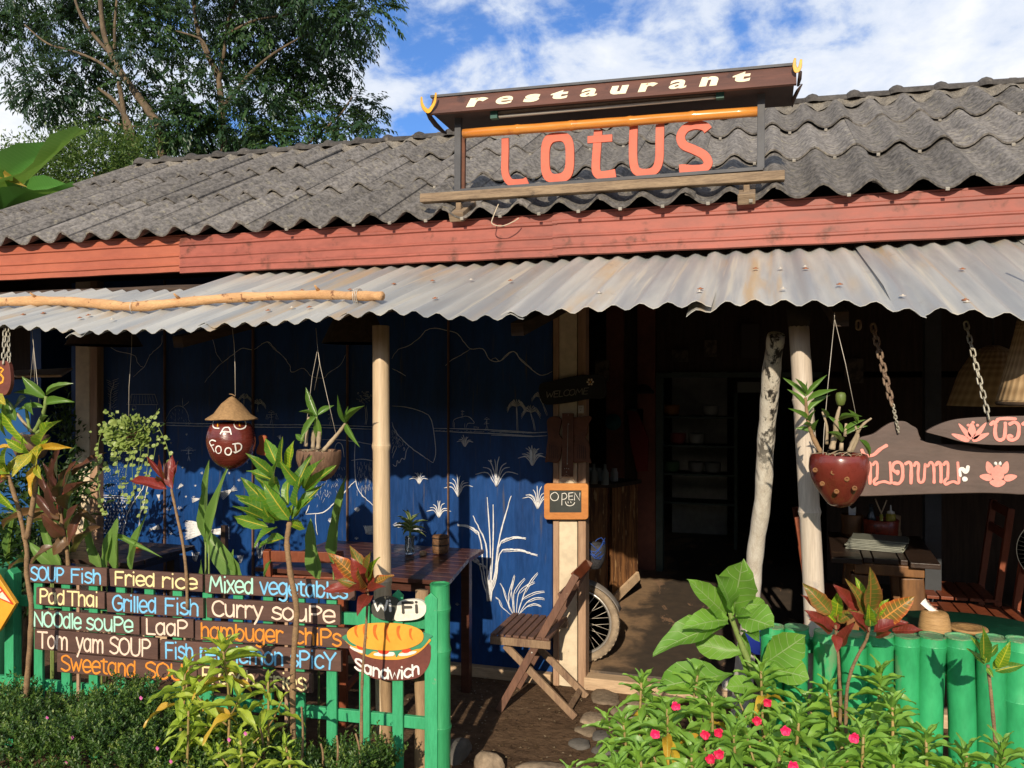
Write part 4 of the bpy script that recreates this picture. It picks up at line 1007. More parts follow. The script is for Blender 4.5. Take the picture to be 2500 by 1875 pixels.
# sandwich board ---------------------------------------------------
M_redbr=mat('red_brown_painted_board',(.17,.05,.035),(.13,.04,.03),rough=.55,scale=8,rnd=0); M_bun=mat('orange_yellow_bun_paint',(.80,.37,.045),(.74,.32,.035),rough=.5,scale=10,rnd=0,fine=.05); M_crust=paint('orange_crust_paint',(.60,.15,.02)); M_lett=paint('lettuce_green_paint',(.05,.26,.14)); M_tom=paint('tomato_red_paint',(.62,.06,.02)); M_filling=paint('white_filling_paint',(.82,.78,.70))
sw=thing('sandwich_board',q6(1010,1040,.035),'painted sandwich cutout board with white word Sandwich on reddish brown','sign')
b=MB(); shape(b,[(722,800),(760,900),(810,970),(900,1025),(1020,1040),(1140,1035),(1230,1010),(1290,930),(1302,840),(1270,770),(1000,700),(760,720)],.030,.02,q6); b.build('back_board',M_redbr,sw)
b=MB(); shape(b,[(715,740),(740,800),(800,850),(900,885),(1000,895),(1100,890),(1200,855),(1275,790),(1282,740),(1000,690)],.0335,.0025,q6); b.build('lower_bun',M_bun,sw)
b=MB(); shape(b,[(698,720),(712,770),(760,800),(800,790),(850,860),(900,835),(960,850),(1040,840),(1060,878),(1090,840),(1150,835),(1200,820),(1240,810),(1290,750),(1290,715),(1000,650)],.0355,.0018,q6); b.build('lettuce',M_lett,sw)
b=MB(); shape(b,[(735,800),(770,815),(840,838),(830,850),(780,838),(740,815)],.037,.001,q6); shape(b,[(905,850),(960,840),(1040,842),(1040,866),(980,870),(910,865)],.037,.001,q6); shape(b,[(1080,852),(1150,838),(1200,835),(1190,850),(1140,865),(1085,868)],.037,.001,q6); b.build('filling',M_filling,sw)
b=MB(); shape(b,[(780,795),(830,795),(845,815),(800,822)],.0385,.001,q6); shape(b,[(930,828),(970,820),(1010,830),(990,855),(945,850)],.0385,.001,q6); shape(b,[(1100,828),(1140,815),(1165,825),(1140,845),(1105,845)],.0385,.001,q6); b.build('tomato_slices',M_tom,sw)
b=MB(); shape(b,[(712,722),(730,680),(800,650),(900,637),(1010,636),(1130,648),(1220,680),(1250,720),(1235,770),(1160,810),(1060,828),(950,828),(830,810),(740,770)],.0405,.004,q6); b.build('upper_bun',M_bun,sw)
b=MB()
for x,y,s in ((775,690,.8),(838,690,.95),(910,695,1.05),(990,700,1.2),(1075,700,1),(1160,710,.8)):
    shape(b,[(x-10*s,y-38*s),(x+14*s,y-44*s),(x+4*s,y),(x+14*s,y+40*s),(x+22*s,y+62*s),(x-4*s,y+36*s),(x-14*s,y)],.0418,.0012,q6,3)
b.build('crust_marks',M_crust,sw)
b=MB(); X0=765; word='Sandwich'
ctr=q6(1010,500,.0315)
st,adv=glyph_strokes(word)
for s in st:
    pts=[]
    for gx,gy in s:
        u=gx/adv; xx=765+u*455; base=930+100*math.sin(PI*(.08+u*.70))*1.0; ang=0
        yy=base-gy*7.6; pts.append(q6(xx+gy*(u-.4)*-.6,yy,.0315))
    brush(b,pts,.0048,FN,.0016)
b.build('lettering',WH,sw,smooth=True)
# pizza slice board at the left edge
M_orb=mat('orange_painted_board',(.80,.38,.04),(.72,.32,.03),rough=.45,scale=6,rnd=0,fine=.08)
pz=thing('pizza_board',F(-10,1540,.10),'orange yellow pointed board painted with a pizza slice, cut by the left edge','sign')
def f5(x,y,off): return F(x/2.884,1300+y/2.884,off)
b=MB(); shape(b,[(-180,180),(-60,240),(110,500),(-5,692),(-120,800),(-260,600)],.10,.02,f5,0); b.build('board',M_orb,pz,bevel=.002)
b=MB(); shape(b,[(-120,330),(0,390),(88,500),(0,462),(-120,420)],.1018,.0015,f5,0); b.build('slice',PK,pz)
b=MB(); brush(b,[f5(-120,328,.1025),f5(0,385,.1025),f5(88,502,.1025)],.004,FN,.001); brush(b,[f5(88,502,.1025),f5(0,464,.1025),f5(-120,422,.1025)],.003,FN,.001); brush(b,[f5(0,420,.1025),f5(18,405,.1025)],.004,FN,.001); b.build('slice_outline',M_tom,pz,smooth=True)

# ================================================================== CHAINS AND HANGING BOARDS
M_rust=mat('rusty_chain_iron',(.30,.22,.15),(.16,.10,.07),rough=.8,scale=60,metal=.3,rnd=.2); M_ironc=mat('pale_chain_iron',(.46,.44,.36),(.30,.28,.22),rough=.55,scale=60,metal=.5,rnd=.1)
def linkmesh(m,L=.036,W=.021,r=.0030):
    pts=[]; 
    for i in range(14):
        t=2*PI*i/14; x=math.cos(t)*(W/2-r); z=math.sin(t)*(W/2-r)+ (L/2-W/2)*(1 if math.sin(t)>0 else -1 if math.sin(t)<0 else 0)
        pts.append(Vector((x,0,z)))
    mb=MB(); mb.tube(pts+[pts[0]],r,6,False); return mb.mesh('link',m,smooth=True)
def chain(par,p,q,me,L=.036,r=.003,name='chain_link',sc_=1):
    p=Vector(p); q=Vector(q); d=q-p; n=max(1,int(d.length/((L-4.2*r)*sc_))); dd=d.normalized()
    for i in range(n):
        c=p+d*((i+.5)/n); z=dd; x=z.orthogonal().normalized(); x=Vector((1,0,0))-z*z.x; x.normalize(); y=z.cross(x)
        rot=Matrix((x,y,z)).transposed()@Matrix.Rotation((PI/2 if i%2 else 0)+random.uniform(-.35,.35)+.3,3,'Z'); share(name,me,c,par,rot,sc_)
lk1=linkmesh(M_rust,.042,.025,.0042); lk2=linkmesh(M_ironc,.036,.020,.0030); lk3=linkmesh(M_ironc,.018,.013,.0020)
M_dkb=mat('smoky_brown_board',(.125,.085,.070),(.085,.060,.050),rough=.55,scale=2.5,stretch=(1,1,2.5),bump=.3,rnd=.0,spots=(.20,.15,.12),spot_lo=.62,spot_hi=.74,spot_scale=5,fine=.15,dist=.4); M_pink=paint('salmon_pink_paint',(.84,.31,.25)); M_edge=mat('raw_board_edge',(.30,.21,.13),(.2,.14,.09),rough=.8)
def q4(Y): return lambda x,y,off=0: P(1800+x/3.16,780+y/3.16,Y-off)
NF=Vector((0,-1,0))
def board4(par,pts,Y,th,m,k=4):
    f=q4(Y); pp=smoothline([Vector((a,b,0)) for a,b in pts],k,True)[:-1]; b=MB(); b.prism([f(p.x,p.y) for p in pp],(0,th,0)); return b.build('board',m,par,bevel=.003)
def st4(mb,pts,Y,r,smooth=True,th=.0016):
    f=q4(Y); pp=smoothline([Vector((a,b,0)) for a,b in pts],4) if smooth and len(pts)>2 else [Vector((a,b,0)) for a,b in pts]; brush(mb,[f(p.x,p.y) for p in pp],r,NF,th)
def petal(mb,x,y,l,w,ang,Y,th=.0016,n=14):
    f=q4(Y); pts=[]
    for i in range(n):
        t=2*PI*i/n; u=math.cos(t)*l/2; v=math.sin(t)*w/2*(1-.35*math.cos(t)); pts.append(f(x+u*math.cos(ang)-v*math.sin(ang),y-u*math.sin(ang)-v*math.cos(ang)))
    mb.prism(pts[::-1],(0,th,0))
Y1=3.13
ls=thing('hanging_board',q4(Y1)(1500,1350),'big smoky brown hanging board with pink foreign script and pink water lily','sign')
board4(ls,[(860,1000),(880,935),(960,905),(1050,880),(1130,825),(1200,790),(1290,784),(1345,815),(1388,842),(1408,900),(1450,942),(1560,960),(1760,966),(1850,985),(2000,1010),(2212,1016),(2420,1022),(2440,1180),(2420,1330),(2212,1350),(2100,1345),(1900,1338),(1500,1346),(1200,1356),(930,1362),(870,1330),(850,1180)],Y1,.022,M_dkb)
b=MB(); r_=.0062; Yt=Y1-.001
st4(b,[(962,1008),(985,1048),(1050,1044),(1100,1002),(1150,972)],Yt,.0065)
st4(b,[(985,1115),(1008,1100),(1026,1122),(1026,1180),(1024,1262)],Yt,r_)
for dx,wd in ((0,112),(545,90)):
    st4(b,[(1048+dx,1118),(1066+dx,1098),(1080+dx,1118),(1080+dx,1170),(1078+dx,1226)],Yt,r_-.001); st4(b,[(1078+dx,1220),(1054+dx,1248),(1064+dx,1272),(1092+dx,1258),(1080+dx+wd*.5,1250),(1070+dx+wd,1262),(1074+dx+wd,1225),(1066+dx+wd,1104)],Yt,r_-.001)
st4(b,[(1222,1178),(1196,1150),(1208,1112),(1240,1100),(1268,1118),(1276,1170),(1272,1230),(1246,1264),(1208,1262)],Yt,r_); st4(b,[(1222,1178),(1240,1170),(1236,1190)],Yt,.006)
st4(b,[(1300,1112),(1322,1100),(1340,1118),(1342,1180),(1340,1260)],Yt,r_)
st4(b,[(1366,1126),(1380,1102),(1398,1120),(1394,1190),(1400,1246),(1422,1256),(1440,1232),(1446,1160),(1450,1116)],Yt,r_-.001); st4(b,[(1450,1116),(1468,1132),(1486,1104),(1504,1108),(1516,1140),(1518,1200),(1518,1256)],Yt,r_-.001)
st4(b,[(1532,1120),(1552,1102),(1568,1120),(1572,1180),(1572,1252)],Yt,r_)
b.build('lettering',M_pink,ls,smooth=True)
b=MB(); st4(b,[(1718,1202),(1714,1162),(1738,1150),(1756,1176),(1770,1170),(1780,1136)],Yt,.0065); st4(b,[(1754,1231),(1758,1230)],Yt,.009,False); petal(b,1995,1112,34,24,-1.0,Yt-.001); petal(b,2028,1110,34,24,1.0+.4,Yt-.001); b.build('white_marks',WH,ls,smooth=True)
b=MB(); petal(b,2010,1180,120,95,PI/2,Yt-.0005,.002); petal(b,1945,1140,100,58,PI/2+.35,Yt); petal(b,2068,1140,100,58,PI/2-.3,Yt); petal(b,1918,1215,100,52,PI-.25+.1,Yt-.0007,.001); petal(b,2108,1218,105,52,.2,Yt-.0007,.001); petal(b,2008,1262,60,120,-PI/2,Yt-.0003,.0013); b.build('painted_water_lily',M_pink,ls)
f4=q4(Y1-.012); chain(ls,q4(3.22)(1045,40),f4(1195,660),lk1,.042,.0042); chain(ls,f4(1200,655),f4(1245,870),lk3,.018,.002)
Y2=3.06
us=thing('hanging_board',q4(Y2)(1900,960),'pointed smoky brown hanging board with pink lily fan, above the bigger board','sign')
board4(us,[(1458,862),(1540,815),(1650,777),(1800,757),(2050,746),(2212,743),(2440,745),(2450,860),(2440,975),(2212,970),(1950,966),(1750,946),(1600,906),(1500,880)],Y2,.020,M_dkb)
b=MB(); Yt=Y2-.001
st4(b,[(1958,808),(1976,790),(1992,810),(1988,860),(1996,910),(2025,930),(2055,915),(2066,870),(2068,800)],Yt,.0062); st4(b,[(2002,786),(2018,768),(2080,764),(2144,766)],Yt,.0060)
st4(b,[(2104,806),(2138,792),(2168,812),(2172,860),(2160,910),(2120,930),(2090,916),(2098,896),(2116,900)],Yt,.0062); st4(b,[(2205,806),(2222,796),(2236,820),(2236,930)],Yt,.0062); st4(b,[(2270,930),(2262,850),(2290,800),(2330,830),(2330,930)],Yt,.0062)
b.build('lettering',M_pink,us,smooth=True)
b=MB()
for x,y,l,w,a in ((1722,908,150,42,2.78),(1757,862,160,36,2.25),(1810,850,115,60,PI/2),(1872,858,165,38,.92),(1878,905,145,42,.42)): petal(b,x,y,l,w,a,Yt,.0014+.0003*random.random())
b.build('painted_lily_fan',M_pink,us)
b=MB()
for x,y in ((1780,815),(1818,793),(1852,815)): st4(b,[(x,y),(x+3,y)],Yt,.005,False)
b.build('dots',M_pink,us)
chain(us,q4(3.15)(1762,20),q4(Y2-.01)(1942,770),lk2,.036,.003)
hk=thing('loose_chain',q4(3.3)(935,90),'short loose rusty chain end hanging under the awning beside the long chain','chain'); b=MB(); chain(hk,q4(3.3)(935,-10),q4(3.3)(935,90),lk1,.042,.0042)
# tag shaped board at the left edge with two chains
tg=thing('hanging_tag',P(0,960,2.9),'rounded brown tag board with orange letters hanging from chains at the left edge','sign')
b=MB(); pp=smoothline([Vector(v) for v in ((-60,900,0),(-20,885,0),(10,880,0),(22,890,0),(26,930,0),(20,955,0),(8,965,0),(-30,962,0),(-60,950,0))],4,True)[:-1]; b.prism([P(p.x,p.y,2.9) for p in pp],(0,.02,0)); b.build('board',M_redbr,tg,bevel=.002)
b=MB()
brush(b,[P(x,y,2.899) for x,y in ((-8,903),(2,897),(8,902),(3,908))],.005,NF,.0015); brush(b,[P(x,y,2.899) for x,y in ((-8,915),(2,914),(8,922),(6,932),(-2,936),(-10,934))],.006,NF,.0015); b.build('lettering',M_orb,tg,smooth=True)
chain(tg,P(12,795,2.93),P(8,888,2.895),lk2,.036,.003); chain(tg,P(20,797,2.94),P(22,884,2.905),lk2,.036,.003)

# ================================================================== COLUMN: WELCOME, CARVINGS, OPEN SLATE
YC=YW-.06
M_carv=mat('dark_reddish_carving',(.16,.060,.030),(.10,.038,.02),rough=.7,scale=12,bump=.6,rnd=.05); M_blackb=mat('blackish_board',(.018,.017,.017),(.010,.010,.011),rough=.7,scale=6,bump=.4)
def C3(Y): return lambda x,y: P(1200+x/3.16,780+y/3.16,Y)
def outl(par,name,pts,Y,th,m,k=4,bevel=.002):
    f=C3(Y); pp=smoothline([Vector((a,b,0)) for a,b in pts],k,True)[:-1] if k else [Vector((a,b,0)) for a,b in pts]; b=MB(); b.prism([f(p.x,p.y) for p in pp],(0,th,0)); return b.build(name,m,par,bevel=bevel)
wc=thing('welcome_board',C3(YC-.03)(600,650),'black wooden board with carved word WELCOME and a small flower on the entrance column','sign')
outl(wc,'board',[(370,500),(480,470),(600,440),(730,425),(850,430),(880,500),(870,600),(760,610),(600,640),(420,655),(375,600)],YC-.03,.022,M_blackb,3)
b=MB(); o=C3(YC-.031)(418,602); d=(C3(YC-.031)(740,572)-o); write(b,'WELCOME',o,d.normalized(),Vector((0,0,1)),d.length,.034,.0042,NF,.001,slant=.12); b.build('lettering',mat('dull_grey_lettering',(.30,.28,.24),rough=.8),wc,smooth=True)
b=MB(); f=C3(YC-.034)
for a in range(6):
    t=a*PI/3; p=f(762+20*math.cos(t),480+20*math.sin(t)); b.lathe([(.0065,0),(.0065,.002),(.004,.004),(0,.0045)],p,10,axis=Matrix.Rotation(PI/2,3,'X'))
b.build('flower_petals',plain('pale_flower',(.75,.62,.48),.6),wc,smooth=True)
b=MB(); b.lathe([(.005,0),(.005,.005),(0,.006)],f(762,480),10,axis=Matrix.Rotation(PI/2,3,'X')); b.build('flower_centre',plain('orange_flower_centre',(.65,.30,.05),.6),wc,smooth=True)
sk=thing('wall_socket',C3(YC)(688,720),'small white socket plate on the right edge of the entrance column','socket')
f=C3(YC-.002); b=MB(); b.prism([f(667,662),f(710,662),f(710,722),f(667,722)],(0,.012,0)); b.build('plate',plain('old_white_plastic',(.55,.50,.42),.5),sk,bevel=.002)
b=MB(); 
for x,y in ((682,680),(695,680),(688,700)): b.lathe([(.0022,0),(.0022,.002),(0,.002)],C3(YC-.004)(x,y),8,axis=Matrix.Rotation(PI/2,3,'X'))
b.build('socket_holes',M_blackb,sk)
for nm,pts,lab in (('l',[(430,770),(480,745),(535,765),(530,830),(520,880),(548,930),(540,1000),(525,1080),(500,1105),(440,1095),(413,1100),(420,1040),(425,980),(435,900),(428,830)],'left carved reddish wooden fish figure on the entrance column'),('r',[(620,760),(690,750),(755,742),(770,765),(750,800),(735,880),(720,910),(745,940),(758,1000),(755,1060),(768,1108),(720,1095),(640,1105),(620,1060),(612,980),(640,920),(622,880),(615,820)],'right carved reddish wooden fish figure on the entrance column')):
    t=thing('carved_figure',C3(YC-.02)(pts[0][0],1105),lab,'carving'); outl(t,'body',pts,YC-.02,.018,M_carv,3,.003)
    b=MB(); cx=sum(p[0] for p in pts)/len(pts)
    for k in range(5): brush(b,[C3(YC-.0215)(cx-30+k*14,960+k*4),C3(YC-.0215)(cx-34+k*16,1070)],.0012,NF,.0008)
    b.build('carved_lines',M_blackb,t)
th_=thing('thermometer',C3(YC-.03)(585,1210),'narrow brown wooden thermometer board between the two carved fish','thermometer')
outl(th_,'board',[(543,722),(632,722),(630,1100),(626,1212),(538,1210),(545,900)],YC-.032,.012,M_carv,0)
b=MB(); brush(b,[C3(YC-.034)(590,800),C3(YC-.034)(583,1120)],.0016,NF,.0015); b.build('glass_tube',plain('thermometer_glass',(.35,.30,.25),.15),th_)
b=MB(); 
for x,y in ((592,735),(596,805),(585,1110),(564,1150),(580,1148),(595,1150),(578,1175)): b.lathe([(.0022,0),(.0018,.0016),(0,.002)],C3(YC-.033)(x,y),8,axis=Matrix.Rotation(PI/2,3,'X'))
b.build('pins',plain('pale_pin',(.75,.7,.6),.4),th_)
op=thing('open_slate',C3(YC-.03)(575,1540),'small chalk slate saying OPEN in a rounded orange wood frame','sign')
M_of=mat('orange_wood_frame',(.58,.24,.06),(.48,.18,.045),rough=.55,scale=5,stretch=(1,3,3),bump=.2,rnd=.03,fine=.12); M_slate=mat('slate',(.055,.06,.055),(.04,.045,.042),rough=.85,scale=5,rnd=0)
f=C3(YC-.035)
def rring(o,i_,r,Y,th,m,par,name):
    pass
x0,x1,y0,y1=404,746,1264,1542; sx0,sx1,sy0,sy1=448,692,1318,1488
def rrect(x0,x1,y0,y1,r):
    pts=[]
    for cx,cy,a0 in ((x1-r,y0+r,-90),(x1-r,y1-r,0),(x0+r,y1-r,90),(x0+r,y0+r,180)):
        for k in range(5): a=R(a0+k*22.5); pts.append((cx+r*math.cos(a),cy+r*math.sin(a)))
    return pts
outer=rrect(x0,x1,y0,y1,26); inner=rrect(sx0,sx1,sy0,sy1,3); n=len(outer)
b=MB(); vo=[f(*p) for p in outer]; vi=[f(*p) for p in inner]; dth=Vector((0,.022,0)); vs=vo+vi+[v+dth for v in vo]+[v+dth for v in vi]
fs=[]
for i in range(n):
    j=(i+1)%n; fs+=[(i,j,n+j,n+i),(i,2*n+i,2*n+j,j),(n+i,n+j,3*n+j,3*n+i),(2*n+j,2*n+i,3*n+i,3*n+j)]
b.add(vs,fs); b.build('frame',M_of,op,bevel=.003)
g_=C3(YC-.030); b=MB(); b.prism([g_(sx0-3,sy0-3),g_(sx1+3,sy0-3),g_(sx1+3,sy1+3),g_(sx0-3,sy1+3)],(0,.006,0)); b.build('slate',M_slate,op)
b=MB(); g_=C3(YC-.0305)
ch=lambda pts,r=.0021,s=True: brush(b,[g_(p.x,p.y) for p in (smoothline([Vector((x,y,0)) for x,y in pts],4) if s else [Vector((x,y,0)) for x,y in pts])],r,NF,.0008)
ch([(485,1332),(460,1348),(456,1375),(478,1396),(508,1388),(516,1358),(500,1336),(485,1332)]); ch([(544,1340),(542,1430)],s=False); ch([(544,1342),(570,1340),(582,1365),(565,1384),(544,1386)])
ch([(596,1340),(597,1390),(628,1388)],s=False); ch([(596,1338),(630,1334)],s=False); ch([(597,1362),(625,1360)],s=False); ch([(640,1392),(641,1334),(680,1394),(682,1336)],s=False)
ch([(570,1405),(580,1428),(605,1436),(630,1428),(642,1410)]); ch([(590,1404),(592,1414)],.0018,False); ch([(610,1404),(614,1412)],.0018,False); b.build('chalk_lettering',WH,op,smooth=True)
b=MB(); hk_=C3(YC-.036)(578,1192); b.tube([C3(YC-.02)(448,1275),C3(YC-.036)(500,1250),hk_,C3(YC-.036)(640,1240),C3(YC-.02)(700,1280)],.0014,5); b.build('hanging_string',M_frame,op)

# ================================================================== ROOFTOP SIGN
M_dkmet=mat('dark_grey_painted_iron',(.085,.088,.095),(.06,.062,.068),rough=.6,scale=8,rnd=.03,bump=.1); M_oldw=mat('old_grey_brown_timber',(.30,.22,.14),(.17,.12,.08),rough=.9,scale=6,stretch=(.6,5,5),bump=.9,bdist=.004,rnd=.05,fine=.3,spots=(.10,.08,.06),spot_lo=.6,spot_hi=.72); M_gold=mat('varnished_orange_bamboo',(.68,.27,.045),(.56,.19,.03),rough=.28,scale=4,stretch=(.5,5,5),bump=.1,rnd=0,spots=(.36,.10,.02),spot_lo=.58,spot_hi=.75,spot_scale=7,fine=.1,coat=.4); M_coral=mat('coral_painted_wood',(.64,.135,.075),(.56,.115,.065),rough=.55,scale=7,bump=.25,rnd=.03,fine=.1); M_brnb=mat('brown_sign_board',(.14,.060,.042),(.085,.04,.03),rough=.6,scale=3,stretch=(.5,4,4),bump=.3,rnd=0,spots=(.06,.03,.025),spot_lo=.6,spot_hi=.72); M_yel=mat('golden_yellow_paint',(.78,.42,.03),(.62,.30,.02),rough=.45,scale=20,rnd=0); M_darkund=mat('dark_brown_board',(.055,.032,.025),(.035,.02,.016),rough=.7,scale=5)
def c2b(x,y,Y): return P(1000+x/2.212,100+y/2.212,Y)
rs_=thing('rooftop_sign',c2b(1050,880,4.05),'big rooftop sign of coral letters in a frame under a small brown gabled board','sign')
YS=4.05
a=c2b(65,852,YS-.01); bb=c2b(2026,728,YS-.01); b=MB(); b.bar(a,bb,.055,.046); b.build('base_beam',M_oldw,rs_,bevel=.004)
for x,y in ((268,925),(1820,830)):
    p=c2b(x,y+22,YS); b=MB(); b.bar(p+Vector((0,-.045,-.012)),p+Vector((0,.16,.09)),.080,.05); b.build('foot_block',M_oldw,rs_,bevel=.004); b=MB(); q=c2b(x,y-20,YS-.0); b.box(q+Vector((0,0,-.005)),(.028,.03,.075)); b.build('foot_peg',M_oldw,rs_,bevel=.003)
a=c2b(245,812,YS); bb=c2b(1910,690,YS); ub=(bb-a).normalized(); b=MB(); b.bar(a,bb,.035,.016); b.build('bottom_rail',M_dkmet,rs_)
for x,y0,y1 in ((262,395,808),(1896,255,692)):
    p=c2b(x,y1,YS); q=c2b(x+3,y0,YS); b=MB(); b.bar(p,q,.034,.030,up=(0,1,0)); b.build('frame_post',M_dkmet,rs_,bevel=.002)
p=c2b(292,800,YS+.012); q=c2b(294,520,YS+.012); b=MB(); b.bar(p,q,.016,.02,up=(0,1,0)); b.build('wooden_strip',M_carv,rs_)
a=c2b(290,500,YS-.03); bb=c2b(1878,380,YS-.03); 
bamboo('x',a,bb,.0235,.0235,[.195,.385,.585,.79],M_gold,'','',parent=rs_)
def glt(pts,w,off=0,k=5):
    pp=smoothline([Vector((x,y,0)) for x,y in pts],k) if k else [Vector((x,y,0)) for x,y in pts]
    b=MB(); slab(b,[c2b(p.x,p.y,YS-.012) for p in pp],w,.018,NF,0,off); return b
glt([(515,522),(515,600),(513,690),(522,735),(545,762),(580,765),(614,762),(636,752)],.038).build('letter',M_coral,rs_,bevel=.0015)
def ringletter(cx,cy,rx,ry,w,pw=.62):
    b=MB(); n=36; o=[];i_=[]
    for k in range(n):
        t=2*PI*k/n; c_,s_=math.cos(t),math.sin(t); sx=math.copysign(abs(c_)**pw,c_); sy=math.copysign(abs(s_)**pw,s_)
        sk=-(sx*rx)*.06
        o.append(c2b(cx+sx*rx,cy+sy*ry+sk,YS-.012)); i_.append(c2b(cx+sx*(rx-w),cy+sy*(ry-w*1.05)+sk,YS-.012))
    dth=Vector((0,.018,0)); vs=o+i_+[v+dth for v in o]+[v+dth for v in i_]; fs=[]
    for k in range(n):
        j=(k+1)%n; fs+=[(k,j,n+j,n+k),(k,2*n+k,2*n+j,j),(n+k,n+j,3*n+j,3*n+k),(2*n+j,2*n+k,3*n+k,3*n+j)]
    b.add(vs,fs); return b
ringletter(798,628,90,136,46).build('letter',M_coral,rs_,bevel=.0015)
b=glt([(1018,478),(1012,560),(1005,660),(1008,705),(1030,724),(1075,720),(1112,712)],.042); slab(b,[c2b(960,532,YS-.0145),c2b(1094,522,YS-.0145)],.036,.012,NF,0,0); b.build('letter',M_coral,rs_,bevel=.0015)
glt([(1210,455),(1206,560),(1208,650),(1225,700),(1275,712),(1325,695),(1347,640),(1350,550),(1352,448)],.041,0,6).build('letter',M_coral,rs_,bevel=.0015)
glt([(1612,480),(1590,458),(1540,452),(1490,470),(1463,515),(1480,560),(1535,585),(1590,615),(1612,655),(1590,685),(1530,692),(1480,688),(1455,690)],.042,0,6).build('letter',M_coral,rs_,bevel=.0015)
# gabled board
BL=c2b(106,392,3.93); BR=c2b(2090,228,3.93); TL=c2b(140,306,3.975); TR=c2b(2082,124,3.975); TL.x=BL.x; TR=TL+(BR-BL)
b=MB(); nb=(BR-BL).cross(TL-BL).normalized(); nb=nb if nb.y<0 else -nb
b.prism([BL,BR,TR,TL],-nb*.014); b.build('lettered_board',M_brnb,rs_,bevel=.001)
bk0=Vector((BL.x+.01,4.24,BL.z+.0)); bk1=Vector((BR.x-.01,4.24,BR.z+.0))
b=MB(); t0=TL+Vector((0,.03,.005)); t1=TR+Vector((0,.03,.005)); b.prism([t0,t1,bk1,bk0],Vector((0,.004,.014))); b.build('back_slope',M_darkund,rs_)
b=MB(); b.prism([BL+Vector((.01,.018,.004)),BR+Vector((-.01,.018,.004)),bk1+Vector((0,-.004,-.002)),bk0+Vector((0,-.004,-.002))],Vector((0,0,.008))); b.build('soffit',M_darkund,rs_)
b=MB(); b.bar(TL+Vector((-.01,.015,.008)),TR+Vector((0,.015,.008)),.045,.012); b.build('ridge_strip',M_dkmet,rs_)
for x in (BL.x+.02,BR.x-.06):
    b=MB(); b.prism([Vector((x,3.96,BL.z+(BR.z-BL.z)*(x-BL.x)/(BR.x-BL.x)+.01)),Vector((x,4.0,BL.z+(BR.z-BL.z)*(x-BL.x)/(BR.x-BL.x)+.07)),Vector((x,4.2,BL.z+(BR.z-BL.z)*(x-BL.x)/(BR.x-BL.x)+.012))],(.012,0,0)); b.build('gable_end',M_darkund,rs_)
def horn(pts,Y,r0,r1,m,nm='finial'):
    pp=smoothline([c2b(x,y,Y) for x,y in pts],4); n=len(pp); b=MB(); b.tube(pp,[r0+(r1-r0)*abs(2*i/(n-1)-1)**1.2 for i in range(n)],8,flat=(0,-1,0),fn=.007); b.build(nm,m,rs_,smooth=True)
horn([(64,300),(66,335),(78,362),(100,378),(118,360),(136,325),(142,278)],3.92,.012,.0045,M_yel)
horn([(2082,92),(2078,130),(2090,160),(2108,140),(2114,98)],3.925,.011,.0045,M_yel)
b=MB(); b.tube([c2b(92,372,3.925),c2b(110,410,3.96),c2b(140,450,4.08),c2b(180,488,4.2),c2b(196,496,4.22),c2b(198,480,4.23)],[.010,.013,.014,.010,.007,.003],8); b.build('barge_finial',M_darkund,rs_)
b=MB(); b.tube([c2b(2110,165,3.93),c2b(2106,205,3.96),c2b(2098,240,4.0),c2b(2112,232,3.99)],[.008,.009,.006,.002],8); b.build('barge_finial',M_darkund,rs_)
b=MB(); b.tube([c2b(2120,232,4.05),c2b(2095,270,4.08),c2b(2075,310,4.12),c2b(2066,355,4.18)],[.003,.009,.010,.003],8); b.build('broken_finial',M_darkund,rs_)
a=c2b(440,398,4.0); bb=c2b(1712,282,4.0); b=MB(); b.bar(a+(bb-a)*.01,a+(bb-a)*.99,.024,.018); b.build('lamp_batten',mat('dusty_lamp_housing',(.33,.27,.22),(.25,.2,.16),rough=.6),rs_)
b=MB(); b.tube([a+(bb-a)*.04+Vector((0,-.012,-.017)),a+(bb-a)*.96+Vector((0,-.012,-.017))],.0085,10); b.build('lamp_tube',plain('dusty_tube_glass',(.42,.38,.33),.35),rs_,smooth=True)
for t in (.02,.975):
    b=MB(); b.box(a+(bb-a)*t+Vector((0,-.014,-.01)),(.036,.03,.036)); b.build('lamp_holder',plain('dark_green_plastic',(.03,.10,.08),.5),rs_)
# word on the board, cut letters in cream paint
M_cream=mat('chipped_cream_paint',(.86,.78,.55),(.80,.70,.48),rough=.6,scale=10,rnd=0,spots=(.45,.28,.18),spot_lo=.68,spot_hi=.70,spot_scale=30,fine=.05)
ubv=(BR-BL).normalized(); upv=(TL-BL)-ubv*((TL-BL).dot(ubv)); bh=upv.length; upv.normalize()
Wb=(BR-BL).length
def fmesh(ch,bold=.056):
    cu=bpy.data.curves.new('lettering','FONT'); cu.body=ch; cu.size=1; cu.offset=bold; cu.extrude=.02; cu.resolution_u=4
    ob=bpy.data.objects.new('tmp',cu); C.objects.link(ob); dg=bpy.context.evaluated_depsgraph_get(); dg.update()
    me=bpy.data.meshes.new_from_object(ob.evaluated_get(dg)); vs=[Vector(v.co) for v in me.vertices]; fs=[tuple(p.vertices) for p in me.polygons]
    bpy.data.objects.remove(ob); bpy.data.curves.remove(cu); bpy.data.meshes.remove(me); return vs,fs
